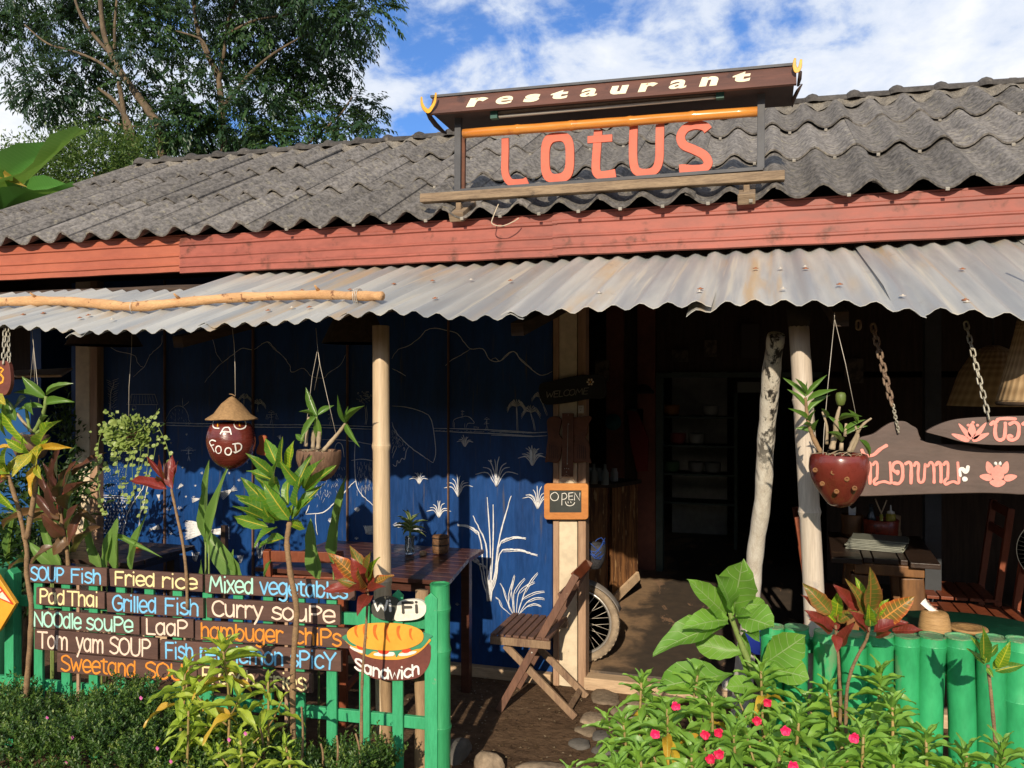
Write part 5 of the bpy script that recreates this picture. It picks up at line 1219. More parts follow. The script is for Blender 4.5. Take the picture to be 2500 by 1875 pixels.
for ch,xa,xb,yb,hh in (('r',305,420,358,62),('e',455,560,345,56),('s',610,705,333,54),('t',750,860,318,60),('a',915,1020,304,56),('u',1075,1180,292,58),('r',1232,1340,277,58),('a',1395,1505,262,60),('n',1562,1672,248,62),('t',1735,1850,226,66)):
    vs,fs=fmesh(ch,.022 if ch in 'ae' else .056); x0=min(v.x for v in vs); x1=max(v.x for v in vs); y0=min(v.y for v in vs); y1=max(v.y for v in vs)
    d1=ray(1000+xa/2.212,100+yb/2.212); A=EYE+d1*((BL-EYE).dot(nb)/d1.dot(nb)); d2=ray(1000+xb/2.212,100+yb/2.212); B=EYE+d2*((BL-EYE).dot(nb)/d2.dot(nb))
    w=(B-A).dot(ubv)*.86; h=hh/2.212/2022*4.35*.96
    b=MB(); out=[]
    for v in vs:
        u=(v.x-x0)/(x1-x0); q=(v.y-y0)/(y1-y0); out.append(A+ubv*(u*w+q*w*.16)+upv*(q*h)+nb*(.0006+(v.z+.02)*.03))
    b.add(out,fs); b.build('lettering',M_cream,rs_)
# cable curling below the sign
b=MB(); b.tube(smoothline([c2b(480,880,4.0),c2b(455,940,3.99),c2b(445,985,3.975),c2b(500,998,3.975),c2b(560,975,3.985),c2b(590,955,4.0)],5),.0028,6); b.build('curling_cable',plain('cream_cable',(.5,.42,.3),.5),smooth=True,label='cream cable curling over the tile edge under the rooftop sign',category='cable')

# ================================================================== GREEN BAMBOO FENCE (right)
gf=thing('bamboo_fence',(0.3,3.15,gz),'low fence of thick green painted bamboo stems in front of the dining room','fence')
tops=[(1886,1527,30,.0),(1945,1529,31,0),(2017,1541,31,.5),(2082,1545,33,0),(2148,1546,34,0),(2214,1549,32,.42),(2277,1550,33,0),(2342,1552,34,.2),(2420,1555,36,.36),(2492,1560,36,.80)]
tops+=[(2565,1566,36,.5),(2640,1572,37,.3)]
for i,(px,py,rp_,nd) in enumerate(tops):
    Yf=3.12-(i*.004); p=P(px,py,Yf); r=rp_/2022*(p-EYE).dot(FWD)*(.93+random.uniform(-.03,.02))
    _,st=bamboo('x',(p.x+random.uniform(-.006,.006),Yf+.0,gz-.08),p,r*1.02,r,[q for q in (nd if nd else .15+.05*i%1,.965)],M_greenbam,'','',top_open=True,parent=gf); st.name='bamboo_stem'
p=P(1990,1575,3.19); q=P(2640,1620,3.17); b=MB(); b.bar((P(1880,1575,3.19).x,3.19,p.z),(q.x,3.19,p.z),.03,.05); b.build('back_rail',M_greenwood,gf)
b=MB(); b.bar((P(1880,1575,3.19).x,3.19,p.z-.5),(q.x,3.19,p.z-.5),.03,.05); b.build('back_rail',M_greenwood,gf)
_mm=MB(); wb=None
# webs of bamboo skin (cut diaphragm) are inside the open tops

# ================================================================== FURNITURE
M_tablew=mat('varnished_dark_table_wood',(.095,.034,.022),(.055,.022,.015),rough=.34,scale=4,stretch=(.5,5,5),bump=.3,rnd=.12,fine=.2,coat=.3); M_chairw=mat('reddish_chair_wood',(.24,.065,.028),(.17,.045,.02),rough=.42,scale=5,stretch=(3,3,.6),bump=.2,rnd=.08); M_oldchair=mat('weathered_brown_chair_wood',(.155,.078,.050),(.105,.055,.038),rough=.6,scale=5,stretch=(3,3,.6),bump=.6,bdist=.003,rnd=.15,spots=(.30,.20,.13),spot_lo=.62,spot_hi=.70,spot_scale=10,fine=.25); M_greyw=mat('bare_worn_wood',(.30,.20,.12),(.17,.10,.065),rough=.75,scale=6,stretch=(3,3,.7),bump=.6,bdist=.003,rnd=.1,fine=.25)
M_darktab=mat('dark_plank_table',(.045,.026,.018),(.028,.018,.013),rough=.38,scale=4,stretch=(.5,5,5),bump=.4,rnd=.1,spots=(.10,.06,.035),spot_lo=.6,spot_hi=.7); M_legw=mat('honey_brown_leg',(.24,.11,.035),(.10,.045,.018),rough=.5,scale=3,stretch=(4,4,.6),bump=.4,rnd=.1)
M_basket=mat('woven_basket',(.20,.10,.045),(.09,.045,.022),rough=.7,scale=30,stretch=(1,1,3),bump=1.0,bdist=.004,bscale=60,rnd=0)
def slat_table(name,label,c,L,D,z,n,m,along='x',legs=True,legm=None,rot=0):
    t=thing(name,(c[0],c[1],gz if c[1]<YW else 0),label,'table'); Rz=Matrix.Rotation(rot,3,'Z'); cc=Vector((c[0],c[1],0))
    for i in range(n):
        v=(-D/2+D/n*(i+.5)) if along=='x' else (-L/2+L/n*(i+.5)); b=MB()
        if along=='x': b.box(cc+Rz@Vector((0,v,0))+Vector((0,0,z-.0125+random.uniform(-.001,.001))),(L,D/n-.006,.025),Rz)
        else: b.box(cc+Rz@Vector((v,0,0))+Vector((0,0,z-.0125+random.uniform(-.001,.001))),(L/n-.006,D,.025),Rz)
        b.build('plank',m,t,bevel=.002)
    zb=t.location.z
    for sx in (-1,1):
        b=MB(); b.box(cc+Rz@Vector((sx*(L/2-.10),0,0))+Vector((0,0,z-.05)),(.05,D*.8,.045),Rz); b.build('apron',legm or m,t)
        for sy in (-1,1):
            p=cc+Rz@Vector((sx*(L/2-.10),sy*(D/2-.08),0)); b=MB(); b.bar(Vector((p.x,p.y,zb)),Vector((p.x,p.y,z-.074)),.055,.055,up=(0,1,0)); b.build('leg',legm or m,t,bevel=.003)
    return t
# table beside the mural, centre
pr=P(1168,1366,4.12); zt=.74
fr=G(1110,1420,zt); fl=G(958,1416,zt); rt=G(1168,1366,zt); bl_=G(1010,1330,zt)
tc=thing('wooden_table',(( fr.x+.35*0)-.42,4.1,gz),'varnished dark plank table with an inset slatted top beside the bamboo post','table')
# top as a parallelogram of planks running to the right corner
rt.x-=.06; fr.x-=.03; x1=rt.x+.0; y0=fr.y; y1=min(rt.y+.28,4.62); x0=x1-1.0
for i in range(9):
    yy=y0+(y1-y0)*i/9; y2=y0+(y1-y0)*(i+1)/9-.005
    sh=lambda y:(fr.x+(rt.x-fr.x)*(min(y,rt.y)-y0)/(rt.y-y0)) 
    b=MB(); b.prism([Vector((x0,yy,zt)),Vector((sh(yy),yy,zt)),Vector((sh(y2),y2,zt)),Vector((x0,y2,zt))],(0,0,-.022)); b.build('plank',M_tablew,tc,bevel=.0015)
b=MB(); b.box(((x0+fr.x)/2,y0+.06,zt-.05),(fr.x-x0-.15,.03,.05)); b.build('apron',M_tablew,tc)
for sx,sy in ((x0+.1,y0+.1),(fr.x-.12,y0+.1),(x0+.1,y1-.1),(fr.x-.16,y1-.1)):
    b=MB(); b.bar((sx,sy,gz),(sx,sy,zt-.03),.05,.05,up=(0,1,0)); b.build('leg',M_tablew,tc,bevel=.003)
# items on it
def on(px,py,z): return G(px,py,z)
g_=on(1000,1352,zt); vz=thing('glass_vase',g_,'glass jar holding a striped leafy cutting on the mural table','vase')
b=MB(); b.lathe([(.001,.002),(.026,.002),(.027,.01),(.027,.10),(.025,.10),(.025,.012),(.001,.008)],g_,18); b.build('jar',plain('clear_glass',(.85,.88,.82),.05,trans=.9,ior=1.3),vz,smooth=True)
b=MB(); b.lathe([(.001,.014),(.022,.012),(.022,.045),(.018,.055),(.001,.05)],g_,12); b.build('pebbles',mat('tan_pebbles',(.45,.28,.10),(.3,.18,.06),scale=60,bump=1),vz)
M_strip=leafmat('striped_dracaena_leaf',(.16,.25,.07),(.10,.18,.05),(.55,.60,.28),mw=.25,vmix=0,trans=.3,edge=(.50,.55,.25))
b=MB(); b.tube([g_+Vector((0,0,.02)),g_+Vector((.004,0,.10)),g_+Vector((.0,0,.17))],[.007,.007,.005],8); b.build('stem',M_strip,vz)
lm=leafmesh('strap',.9,.3,.03,M_strip)
for i in range(16):
    a=i*2.4; e=.2+1.1*(i/16); put_leaf(vz,lm,g_+Vector((0,0,.12+.05*i/16)),Vector((math.cos(a)*math.cos(e),math.sin(a)*math.cos(e),math.sin(e))),random.uniform(.09,.13),.02)
g_=on(1075,1352,zt); bs=thing('wicker_basket',g_,'small round brown wicker basket with a lid on the mural table','basket')
b=MB(); b.lathe([(.03,0),(.044,.004),(.046,.045),(.043,.047),(.043,.052),(.046,.055),(.044,.085),(.040,.088)],g_+Vector((0,0,.004)),24); b.build('basket_body',M_basket,bs,smooth=True)
b=MB(); b.lathe([(.047,.088),(.047,.094),(.042,.102),(.020,.106),(0,.106)],g_+Vector((0,0,.004)),24); b.build('lid',M_basket,bs,smooth=True)
b=MB(); 
for z in (.05,.09): b.lathe([(.0465,z-.003),(.049,z),(.0465,z+.003)],g_+Vector((0,0,.004)),24)
b.build('rim_band',M_blackb,bs,smooth=True)
g_=on(1033,1356,zt); b=MB(); b.lathe([(.016,0),(.02,.006),(.019,.024),(.012,.026),(.0,.024)],g_,14); b.build('wooden_cup',M_greyw,label='little turned wood cup between the jar and the wicker basket',category='cup',smooth=True)
# left dark table
c=G(475,1331,.68); tl=slat_table('dining_table','dark plank table behind the fence under the trailing hanging plant',(c.x-.62,c.y-.28),1.25,.56,.68,5,M_darktab)
g_=G(335,1338,.68); b=MB(); b.lathe([(.02,0),(.03,.004),(.032,.018),(.026,.026),(.0,.02)],g_,14); b.build('clay_dish',plain('orange_clay',(.50,.14,.04),.7),label='small orange clay dish on the dark left table',category='dish',smooth=True)
# red brown chair at the mural table
def dining_chair(label,o,face,w=.42,h=.88,seat_z=.44,m=None,slats=2,group=None):
    """o is the floor point under the seat centre, face is the direction the sitter looks"""
    m=m or M_chairw; t=thing('dining_chair',o,label,'chair',group); f=Vector((math.cos(face),math.sin(face),0)); s=Vector((-f.y,f.x,0)); o=Vector(o); U=Vector((0,0,1))
    for k in (-1,1):
        b=MB(); b.bar(o-f*w/2+s*k*w/2,o-f*w/2+s*k*w/2+U*seat_z,.038,.038,up=f); b.bar(o-f*w/2+s*k*w/2+U*(seat_z+.0005),o-f*(w/2+.07)+s*k*w/2+U*h,.036,.036,up=f); b.build('rear_leg',m,t,bevel=.003)
        b=MB(); b.bar(o+f*w/2+s*k*w/2,o+f*w/2+s*k*w/2+U*(seat_z-.02),.038,.038,up=f); b.build('leg',m,t,bevel=.003)
        b=MB(); b.bar(o-f*(w/2-.02)+s*k*w/2+U*.18,o+f*(w/2-.02)+s*k*w/2+U*.18,.03,.02); b.build('stretcher',m,t)
        b=MB(); b.bar(o-f*(w/2-.02)+s*k*w/2+U*(seat_z-.05),o+f*(w/2-.02)+s*k*w/2+U*(seat_z-.05),.05,.022); b.build('seat_rail',m,t)
    for k in range(5):
        b=MB(); b.bar(o+f*(-w/2+w/5*(k+.5))-s*(w/2+.02)+U*(seat_z),o+f*(-w/2+w/5*(k+.5))+s*(w/2+.02)+U*(seat_z),w/5-.01,.018); b.build('seat_slat',m,t,bevel=.002)
    for k in range(slats):
        z=h-.03-k*.13; d=w/2+.07*(z-seat_z)/(h-seat_z); b=MB(); b.bar(o-f*d-s*(w/2-.02)+U*z,o-f*d+s*(w/2-.02)+U*z,.018,.055); b.build('back_slat',m,t,bevel=.002)
    return t
c=G(735,1470,.40); c.z=gz
p=P(728,1400,3.72); dining_chair('red brown wooden chair with two back slats behind the fence, near the mural table',(p.x-.02,3.98,gz),R(100),.38,P(728,1338,3.78).z-gz,.42)
p=P(548,1290,4.2); b=MB(); b.bar((p.x,p.y,gz),(p.x,p.y,p.z+.02),.03,.03,up=(0,1,0)); b.build('chair_post',M_darktab,label='thin dark upright stick against the mural near the large white fish drawing',category='stick')

# folding chair in front of the column
YN,YF=4.24,4.60
fc=thing('folding_chair',G(1310,1735),'weathered brown slatted folding chair standing beside the entrance column','chair')
def pn(x,y,Y): return P(1200+x/2.884,1300+y/2.884,Y)
def bar7(x0,y0,Y0,x1,y1,Y1,w,h,name,m,up=(0,1,0)):
    b=MB(); b.bar(pn(x0,y0,Y0),pn(x1,y1,Y1),w,h,up=up); return b.build(name,m,fc,bevel=.003)
near_top=pn(690,205,4.42)
# near long leg (front bottom left to back top right) and the far one
A0=pn(52,1240,YN); A1=pn(596,300,YN); B0=A0+Vector((.0,.36,0)); B1=pn(695,195,YF); B1=Vector((A1.x,YN+.36,A1.z)) 
A0.z=gz+.005; B0.z=gz+.005
def bars(a,b_,w,h,name,m,up=(0,1,0),ext=0):
    b=MB(); b.bar(a,b_,w,h,up=up,ext=ext); return b.build(name,m,fc,bevel=.003)
bars(A0,A1,.040,.022,'long_leg',M_oldchair); bars(B0,B1,.040,.022,'long_leg',M_oldchair)
bars(A1+Vector((-.012,.012,-.015)),B1+Vector((-.012,-.012,-.015)),.055,.016,'back_slat',M_chairw,up=(.85,0,.5))
q=A1.lerp(A0,.17); bars(q+Vector((-.012,.012,0)),q+Vector((-.012,.348,0)),.055,.016,'back_slat',M_oldchair,up=(.85,0,.5))
C0=pn(590,1262,YN+.03); C0.z=gz+.005; C1=pn(95,790,YN+.03); bars(C0,C1,.038,.020,'short_leg',M_greyw); 
dY=Vector((0,.30,0)); bars(C0+dY,C1+dY,.038,.020,'short_leg',M_greyw)
m_=C0.lerp(C1,.10); bars(m_+Vector((0,.01,0)),m_+Vector((0,.29,0)),.030,.018,'foot_rail',M_greyw,up=(.7,0,.7))
S0=pn(0,770,YN-.012); S1=pn(416,810,YN-.012); S0=pn(-8,750,YN-.012); S1=pn(416,795,YN-.012); zs=(S0.z+S1.z)/2; S0.z=S1.z=zs
bars(S0,S1,.020,.042,'seat_rail',M_greyw,up=(0,0,1)); bars(S0+Vector((0,.40,0)),S1+Vector((0,.40,0)),.020,.042,'seat_rail',M_greyw,up=(0,0,1))
for i in range(8):
    x=S0.x+(S1.x-S0.x)*(i+.45)/8; bars(Vector((x,YN-.02,zs+.0285)),Vector((x,YN+.41,zs+.0285)),(S1.x-S0.x)/8-.009,.014,'seat_slat',M_oldchair,up=(0,0,1))
p=A0.lerp(A1,.44); b=MB(); b.tube([p+Vector((0,-.014,0)),p+Vector((0,.38,0))],.005,8); b.build('pivot_bolt',M_wash,fc)

# ================================================================== MOTORBIKE behind the column
M_tyre=mat('dusty_tyre',(.36,.28,.19),(.20,.155,.11),rough=.9,scale=10,bump=.4,rnd=0); M_rim=plain('dull_steel_rim',(.55,.52,.47),.35,.7); M_fend=plain('grey_plastic_fender',(.22,.20,.18),.35); M_blk=plain('black_plastic',(.015,.015,.016),.4)
wc_=P(1425,1528,5.0); Rw=.245; wc_=Vector((wc_.x-.02,4.98,Rw+.0)); 
bk=thing('motorbike',(wc_.x,wc_.y,0),'parked motorbike showing its dusty spoked front wheel and wrapped basket behind the column','motorbike')
AX=Matrix.Rotation(PI/2,3,'X')@Matrix.Identity(3)
wh=MB(); pr=[(Rw-.045,-.016),(Rw-.030,-.027),(Rw-.008,-.024),(Rw,-.010),(Rw,.010),(Rw-.008,.024),(Rw-.030,.027),(Rw-.045,.016),(Rw-.045,-.016)]
wh.lathe(pr,wc_,48,axis=AX); whe=wh.build('tyre',M_tyre,bk,smooth=True)
b=MB(); b.lathe([(Rw-.046,-.019),(Rw-.046,.019),(Rw-.060,.014),(Rw-.062,-.014),(Rw-.046,-.019)],wc_,48,axis=AX); rim=b.build('rim',M_rim,bk,smooth=True)
b=MB(); b.lathe([(0,-.035),(.05,-.03),(.055,.0),(.05,.03),(0,.035)],wc_,24,axis=AX); b.build('hub',M_rim,bk,smooth=True)
b=MB()
for i in range(30):
    a=2*PI*i/30; a2=a+(.35 if i%2 else -.35); s=.02*(1 if (i//2)%2 else -1); b.tube([wc_+Vector((.045*math.cos(a2),s,.045*math.sin(a2))),wc_+Vector(((Rw-.058)*math.cos(a),0,(Rw-.058)*math.sin(a)))],.0016,5)
b.build('spokes',M_wash,bk,kind='stuff')
b=MB(); 
for i in range(40):
    a=2*PI*i/40
    for s in (-1,1): b.box(wc_+Vector(((Rw-.006)*math.cos(a+.04*s),s*.016,(Rw-.006)*math.sin(a+.04*s))),(.012,.012,.016),Matrix.Rotation(-a,3,'Y'))
b.build('tyre_knobs',M_tyre,bk,kind='stuff')
b=MB(); rows=[]
for i in range(15):
    a=R(20)+R(120)*i/14; rows.append([wc_+Vector(((Rw+.022+.0*j)*math.cos(a),v,(Rw+.022-abs(v)*.5)*math.sin(a))) for j,v in enumerate((-.04,-.03,0,.03,.04))])
b.grid(rows); b.build('fender',M_fend,bk,smooth=True,solid=.004)
for s in (-.05,.05):
    b=MB(); b.tube([wc_+Vector((0,s,0)),wc_+Vector((-.22,s,.52))],.014,10); b.build('fork',M_rim,bk,smooth=True)
b=MB(); b.tube([wc_+Vector((-.22,0,.50)),wc_+Vector((-.45,0,.30)),wc_+Vector((-.85,0,.28)),wc_+Vector((-1.2,0,.48))],[.05,.09,.11,.06],10); b.build('frame_body',M_blk,bk,smooth=True)
b=MB(); b.tube([wc_+Vector((-.50,0,.50)),wc_+Vector((-.8,0,.52)),wc_+Vector((-1.25,0,.56))],[.07,.10,.07],10); b.build('saddle',M_blk,bk,smooth=True)
b=MB(); b.tube([wc_+Vector((-.30,-.14,.74)),wc_+Vector((-.24,-.08,.70)),wc_+Vector((-.24,.1,.70)),wc_+Vector((-.30,.3,.74))],.012,8); b.build('handlebar',M_blk,bk,smooth=True)
w2=wc_+Vector((-1.15,0,0)); b=MB(); b.lathe(pr,w2,36,axis=AX); b.build('tyre',M_tyre,bk,smooth=True)
# wrapped front basket
bc=P(1452,1345,4.98); M_cloth=mat('dark_grey_wrapping',(.06,.06,.065),(.03,.03,.035),rough=.7,scale=20,bump=1,bdist=.01); M_bcord=plain('blue_cord',(.03,.08,.32),.6)
bt=thing('wrapped_basket',bc,'dark wrapped basket tied with blue cord on the motorbike front','basket')
b=MB(); b.lathe([(.0,-.10),(.05,-.10),(.075,-.05),(.085,.02),(.08,.045),(.0,.06)],bc,14,sx=.8); b.build('wrapping',M_cloth,bt,smooth=True)
for k in range(6):
    b=MB(); a=random.uniform(0,6); b.tube([bc+Vector((.072*math.cos(t+a)*.85,.088*math.sin(t+a),.02+.035*math.sin(t*2+k)+.01*k*(1 if k%2 else -1)*.5)) for t in np.linspace(0,2*PI,14)],.0028,5,False); b.build('cord',M_bcord,bt)

# ================================================================== WOVEN COUNTER AND DIM INTERIOR
def wovenmat():
    m,n,b,_=newmat('woven_palm_matting'); v=nvec(n,(22,22,2.2),'World'); f=nnoise(n,v,1.5,5,.65,.3)
    v2=nvec(n,(22,22,3.0),'World',False,(0,.25,.2)); g=nnoise(n,v2,1.7,4,.6)
    c=nmix(n,nramp(n,f,.38,.62),(.10,.040,.014),(.30,.135,.045)); c=nmix(n,nmath(n,'MULTIPLY',nramp(n,g,.60,.66),.8),c,(.55,.34,.15)); n.links.new(c,b.inputs['Base Color']); b.inputs['Roughness'].default_value=.75
    bumpit(n,b,f,.8,.006); return m
M_woven=wovenmat()
ct=thing('woven_counter',(-1.35,6.6,0),'half height counter faced with reddish woven palm matting inside the entrance','counter')
e0=G(1495,1478,0); e1=G(1557,1411,0); zc_=P(1500,1190,6.3).z
e1=P(1557,1411,6.62); zb1=e1.z; e1.z=0; b=MB(); b.prism([(e0.x,e0.y,.02),(e1.x,e1.y,zb1),(e1.x,e1.y,zc_),(e0.x,e0.y,zc_)],(-.03,.04,0)); b.build('side_panel',M_woven,ct)
b=MB(); b.prism([(e0.x-.041,e0.y,.02),(e0.x-.9,e0.y-.25,.02),(e0.x-.9,e0.y-.25,zc_),(e0.x-.041,e0.y,zc_)],(0,.04,0)); b.build('front_panel',M_woven,ct)
b=MB(); b.bar((e0.x+.008,e0.y-.014,.045),(e1.x+.008,e1.y-.014,zb1+.025),.02,.07); b.build('kick_board',M_sill,ct)
b=MB(); b.prism([(e0.x+.03,e0.y-.03,zc_+.002),(e1.x+.03,e1.y,zc_+.002),(e1.x-.95,e1.y+.3,zc_+.002),(e0.x-.93,e0.y-.28,zc_+.002)],(0,0,.03)); b.build('counter_top',M_inwall,ct)
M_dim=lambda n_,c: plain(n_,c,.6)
for k,(px,py,c_,lab) in enumerate(((1440,1182,(.30,.32,.30),'small pale jar on the woven counter, nearest the column'),(1462,1178,(.22,.24,.22),'second small glass jar on the woven counter'),(1500,1165,(.35,.33,.30),'little white rimmed cup at the counter end'))):
    g_=P(px,py+6,6.45); g_.z=zc_+.032; b=MB(); b.lathe([(.0,0),(.028,0),(.03,.01),(.03,.07),(.022,.085),(.022,.10),(0,.10)],g_,14); b.build('jar',M_dim('jar_glass%d'%k,c_),label=lab,category='jar',smooth=True)
p=P(1497,1030,7.58); b=MB(); b.lathe([(0,0),(.075,0),(.075,.012),(0,.016)],p,24,axis=AX); b.build('round_sticker',M_dim('teal_sticker',(.02,.12,.14)),label='round teal sticker on the left pink partition post',category='sticker')
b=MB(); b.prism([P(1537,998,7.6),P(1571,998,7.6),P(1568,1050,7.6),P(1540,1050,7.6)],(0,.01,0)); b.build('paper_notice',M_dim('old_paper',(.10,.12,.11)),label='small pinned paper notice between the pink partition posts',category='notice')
b=MB(); b.tube([P(1530,1005,7.45),P(1545,1010,7.4),P(1560,1075,7.4),P(1568,1150,7.42)],[.015,.05,.09,.05],10,flat=(0,-1,0),fn=.03); b.build('hanging_bag',plain('dark_red_cloth',(.16,.02,.02),.8),label='dark red cloth bag hanging between the partition posts',category='bag',smooth=True)
b=MB(); b.lathe([(.10,0),(.10,.02),(.05,.07),(.03,.08),(0,.085)],P(1570,952,7.4)-Vector((0,0,.03)),18); b.build('dark_hat',M_blackb,label='dark round hat hung on the right pink partition post',category='hat',smooth=True)
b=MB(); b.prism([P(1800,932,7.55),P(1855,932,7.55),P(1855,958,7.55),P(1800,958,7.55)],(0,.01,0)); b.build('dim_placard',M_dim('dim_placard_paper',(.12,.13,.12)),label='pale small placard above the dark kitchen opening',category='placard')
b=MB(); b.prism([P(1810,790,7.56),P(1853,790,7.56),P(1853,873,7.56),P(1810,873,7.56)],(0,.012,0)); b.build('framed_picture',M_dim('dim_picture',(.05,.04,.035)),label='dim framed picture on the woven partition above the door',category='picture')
rk=thing('kitchen_rack',G(1690,1350,0),'dim kitchen rack of pots seen through the inner doorway','rack'); kx=P(1690,1000,9.0).x
for i in range(4):
    b=MB(); b.box((kx,9.0,.45+.3*i),(.9,.35,.02)); b.build('shelf',M_greenframe,rk)
for s in (-.45,.45):
    for s2 in (-.17,.17): b=MB(); b.box((kx+s,9+s2,.8),(.03,.03,1.6)); b.build('rack_post',M_greenframe,rk)
for i,(px,z,c_,lab) in enumerate(((1640,1.36,(.30,.12,.02),'orange plastic tub at the top of the kitchen rack'),(1735,1.36,(.26,.27,.26),'big pale rice pot on the kitchen rack'),(1655,1.06,(.25,.05,.05),'reddish bundle of packets on the kitchen rack'),(1700,1.06,(.25,.26,.25),'steel bowl in the middle of the kitchen rack'),(1640,.76,(.05,.12,.05),'green box on the lower kitchen rack shelf'),(1700,.76,(.2,.2,.2),'steel pan on the lower kitchen rack shelf'),(1740,.76,(.16,.17,.17),'second steel pan, right end of the lower rack shelf'))):
    g_=P(px,937,8.95); g_.z=z; b=MB(); b.lathe([(0,0),(.06,0),(.08,.03),(.085,.11),(.08,.12),(.06,.115),(0,.10)],g_,14); b.build('kitchen_pot',M_dim('kitchen_pot_%d'%i if False else 'kitchen_paint',c_),label=lab,category='pot',smooth=True)
for i in range(6):
    g_=Vector((e0.x-.05-.09*i+random.uniform(-.015,.015),e0.y-.12+.05*(i%2)-.02*i,zc_+.034)); h=random.uniform(.12,.22); b=MB(); b.lathe([(0,0),(.028,0),(.03,.01),(.03,h*.6),(.012,h*.78),(.011,h),(0,h)],g_,12)
    b.build('bottle',M_dim('bottle_glass',random.choice([(.05,.12,.05),(.16,.10,.03),(.2,.22,.2),(.22,.05,.03)])),label=('shortest','second','third','fourth','fifth','farthest')[i].replace('shortest','nearest')+' dim glass bottle in the row on the woven counter',category='bottle',group='bottles on the woven counter',smooth=True)
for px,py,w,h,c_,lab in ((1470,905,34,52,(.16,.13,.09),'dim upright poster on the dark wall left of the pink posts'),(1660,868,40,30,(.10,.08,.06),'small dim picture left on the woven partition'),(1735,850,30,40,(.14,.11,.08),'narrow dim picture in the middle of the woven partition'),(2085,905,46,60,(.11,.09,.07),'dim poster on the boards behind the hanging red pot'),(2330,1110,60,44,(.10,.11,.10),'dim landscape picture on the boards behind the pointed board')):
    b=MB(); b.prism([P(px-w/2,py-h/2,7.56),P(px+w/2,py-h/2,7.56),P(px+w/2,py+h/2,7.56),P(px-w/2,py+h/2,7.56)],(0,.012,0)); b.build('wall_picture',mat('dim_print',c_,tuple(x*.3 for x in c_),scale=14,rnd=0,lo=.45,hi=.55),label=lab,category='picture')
# dark grass lamp shades left
M_shade=mat('dark_woven_shade',(.055,.035,.022),(.03,.02,.013),rough=.9,scale=40,bump=1)
for (px,py,w,lab) in ((255,800,.20,'dark woven lamp shade under the awning left of the mural'),(868,790,.17,'dark woven lamp shade hanging beside the bamboo post')):
    p=P(px,py,3.8); p.z=min(p.z,2.02); b=MB(); b.lathe([(w,-.10),(w*.55,.06),(w*.5,.10)],p,24); b.lathe([(w*.97,-.10),(w*.53,.06)],p,24); b.build('lamp_shade',M_shade,label=lab,category='lamp shade',smooth=True)
# rattan shades right
def weave(name,c1_,c2_):
    m,n,b,_=newmat(name); uv=n.nodes.new('ShaderNodeUVMap').outputs[0]; sp=n.nodes.new('ShaderNodeSeparateXYZ'); n.links.new(uv,sp.inputs[0])
    u=nmath(n,'MULTIPLY',sp.outputs[0],90.0); v=nmath(n,'MULTIPLY',sp.outputs[1],34.0)
    w=nmath(n,'MULTIPLY',nmath(n,'SINE',nmath(n,'ADD',u,v)),nmath(n,'SINE',nmath(n,'SUBTRACT',u,nmath(n,'MULTIPLY',v,1.7))))
    f=nmath(n,'MULTIPLY_ADD',w,.5,.5); c=nmix(n,f,c2_,c1_); c=nmix(n,nnoise(n,nvec(n,(1,1,1)),9,5),nmix(n,.6,c,c2_),c); n.links.new(c,b.inputs['Base Color']); b.inputs['Roughness'].default_value=.7; bumpit(n,b,f,.8,.004); return m
M_ratt=weave('woven_rattan',(.62,.44,.24),(.30,.19,.09)); 
p=P(2496,985,3.35); s=thing('rattan_shade',p,'sunlit woven rattan lamp shade at the right edge above the pointed board','lamp shade')
b=MB(); b.lathe([(.105,.0),(.112,.012),(.075,.16),(.052,.26),(.045,.30)],p+Vector((.03,0,.0)),36); b.lathe([(.103,-.002),(.073,.16)],p+Vector((.03,0,.0)),36); b.build('shade',M_ratt,s,smooth=True,solid=.003)
b=MB(); b.lathe([(.110,-.006),(.115,.002),(.110,.008),(.102,.0)],p+Vector((.03,0,0)),36); b.build('rim',M_shade,s,smooth=True); b=MB(); b.tube([p+Vector((.03,0,.3)),p+Vector((.03,0,.6))],.003,6); b.build('cord',M_blackb,s)
p=P(2425,960,4.5); s=thing('rattan_shade',p,'dim woven rattan lamp shade in shadow behind the thin pale chain','lamp shade'); b=MB(); b.lathe([(.20,-.06),(.15,.10),(.09,.20),(.03,.23)],p,32); b.build('shade',M_ratt,s,smooth=True); b=MB(); b.tube([p+Vector((0,0,.23)),p+Vector((0,0,.75))],.004,6); b.build('cord',M_blackb,s)

# ================================================================== RIGHT DINING ROOM
def q3(x,y): return (1950+x/3.687,1150+y/3.687)
zt=.74
A=G(*q3(295,770),zt); B_=G(*q3(1290,835),zt); 
dt=thing('dining_table',((A.x+B_.x)/2,A.y+.4,0),'rustic dark dining table with thick honey brown legs and menus on top','table')
ux=(B_-A); ux.z=0; Lx=ux.length; ux.normalize(); uyv=Vector((-ux.y,ux.x,0)); Dp=.85
n=5; ws=[.30,.10,.24,.08,.28]; acc=0
for i,wf_ in enumerate(ws):
    a=A+ux*(Lx*acc); bq=A+ux*(Lx*(acc+wf_)-.008); jut=-.05 if i in (0,4) else 0.0; acc+=wf_
    b=MB(); b.prism([a+uyv*(.03+jut),bq+uyv*(.03+jut),bq+uyv*Dp,a+uyv*Dp],(0,0,-.028)); b.build('plank',M_darktab,dt,bevel=.003)
b=MB(); b.bar(A+ux*.12+uyv*.06+UP*-.06,B_-ux*.08+uyv*.06+UP*-.06,.07,.06); b.build('apron',M_legw,dt,bevel=.006)
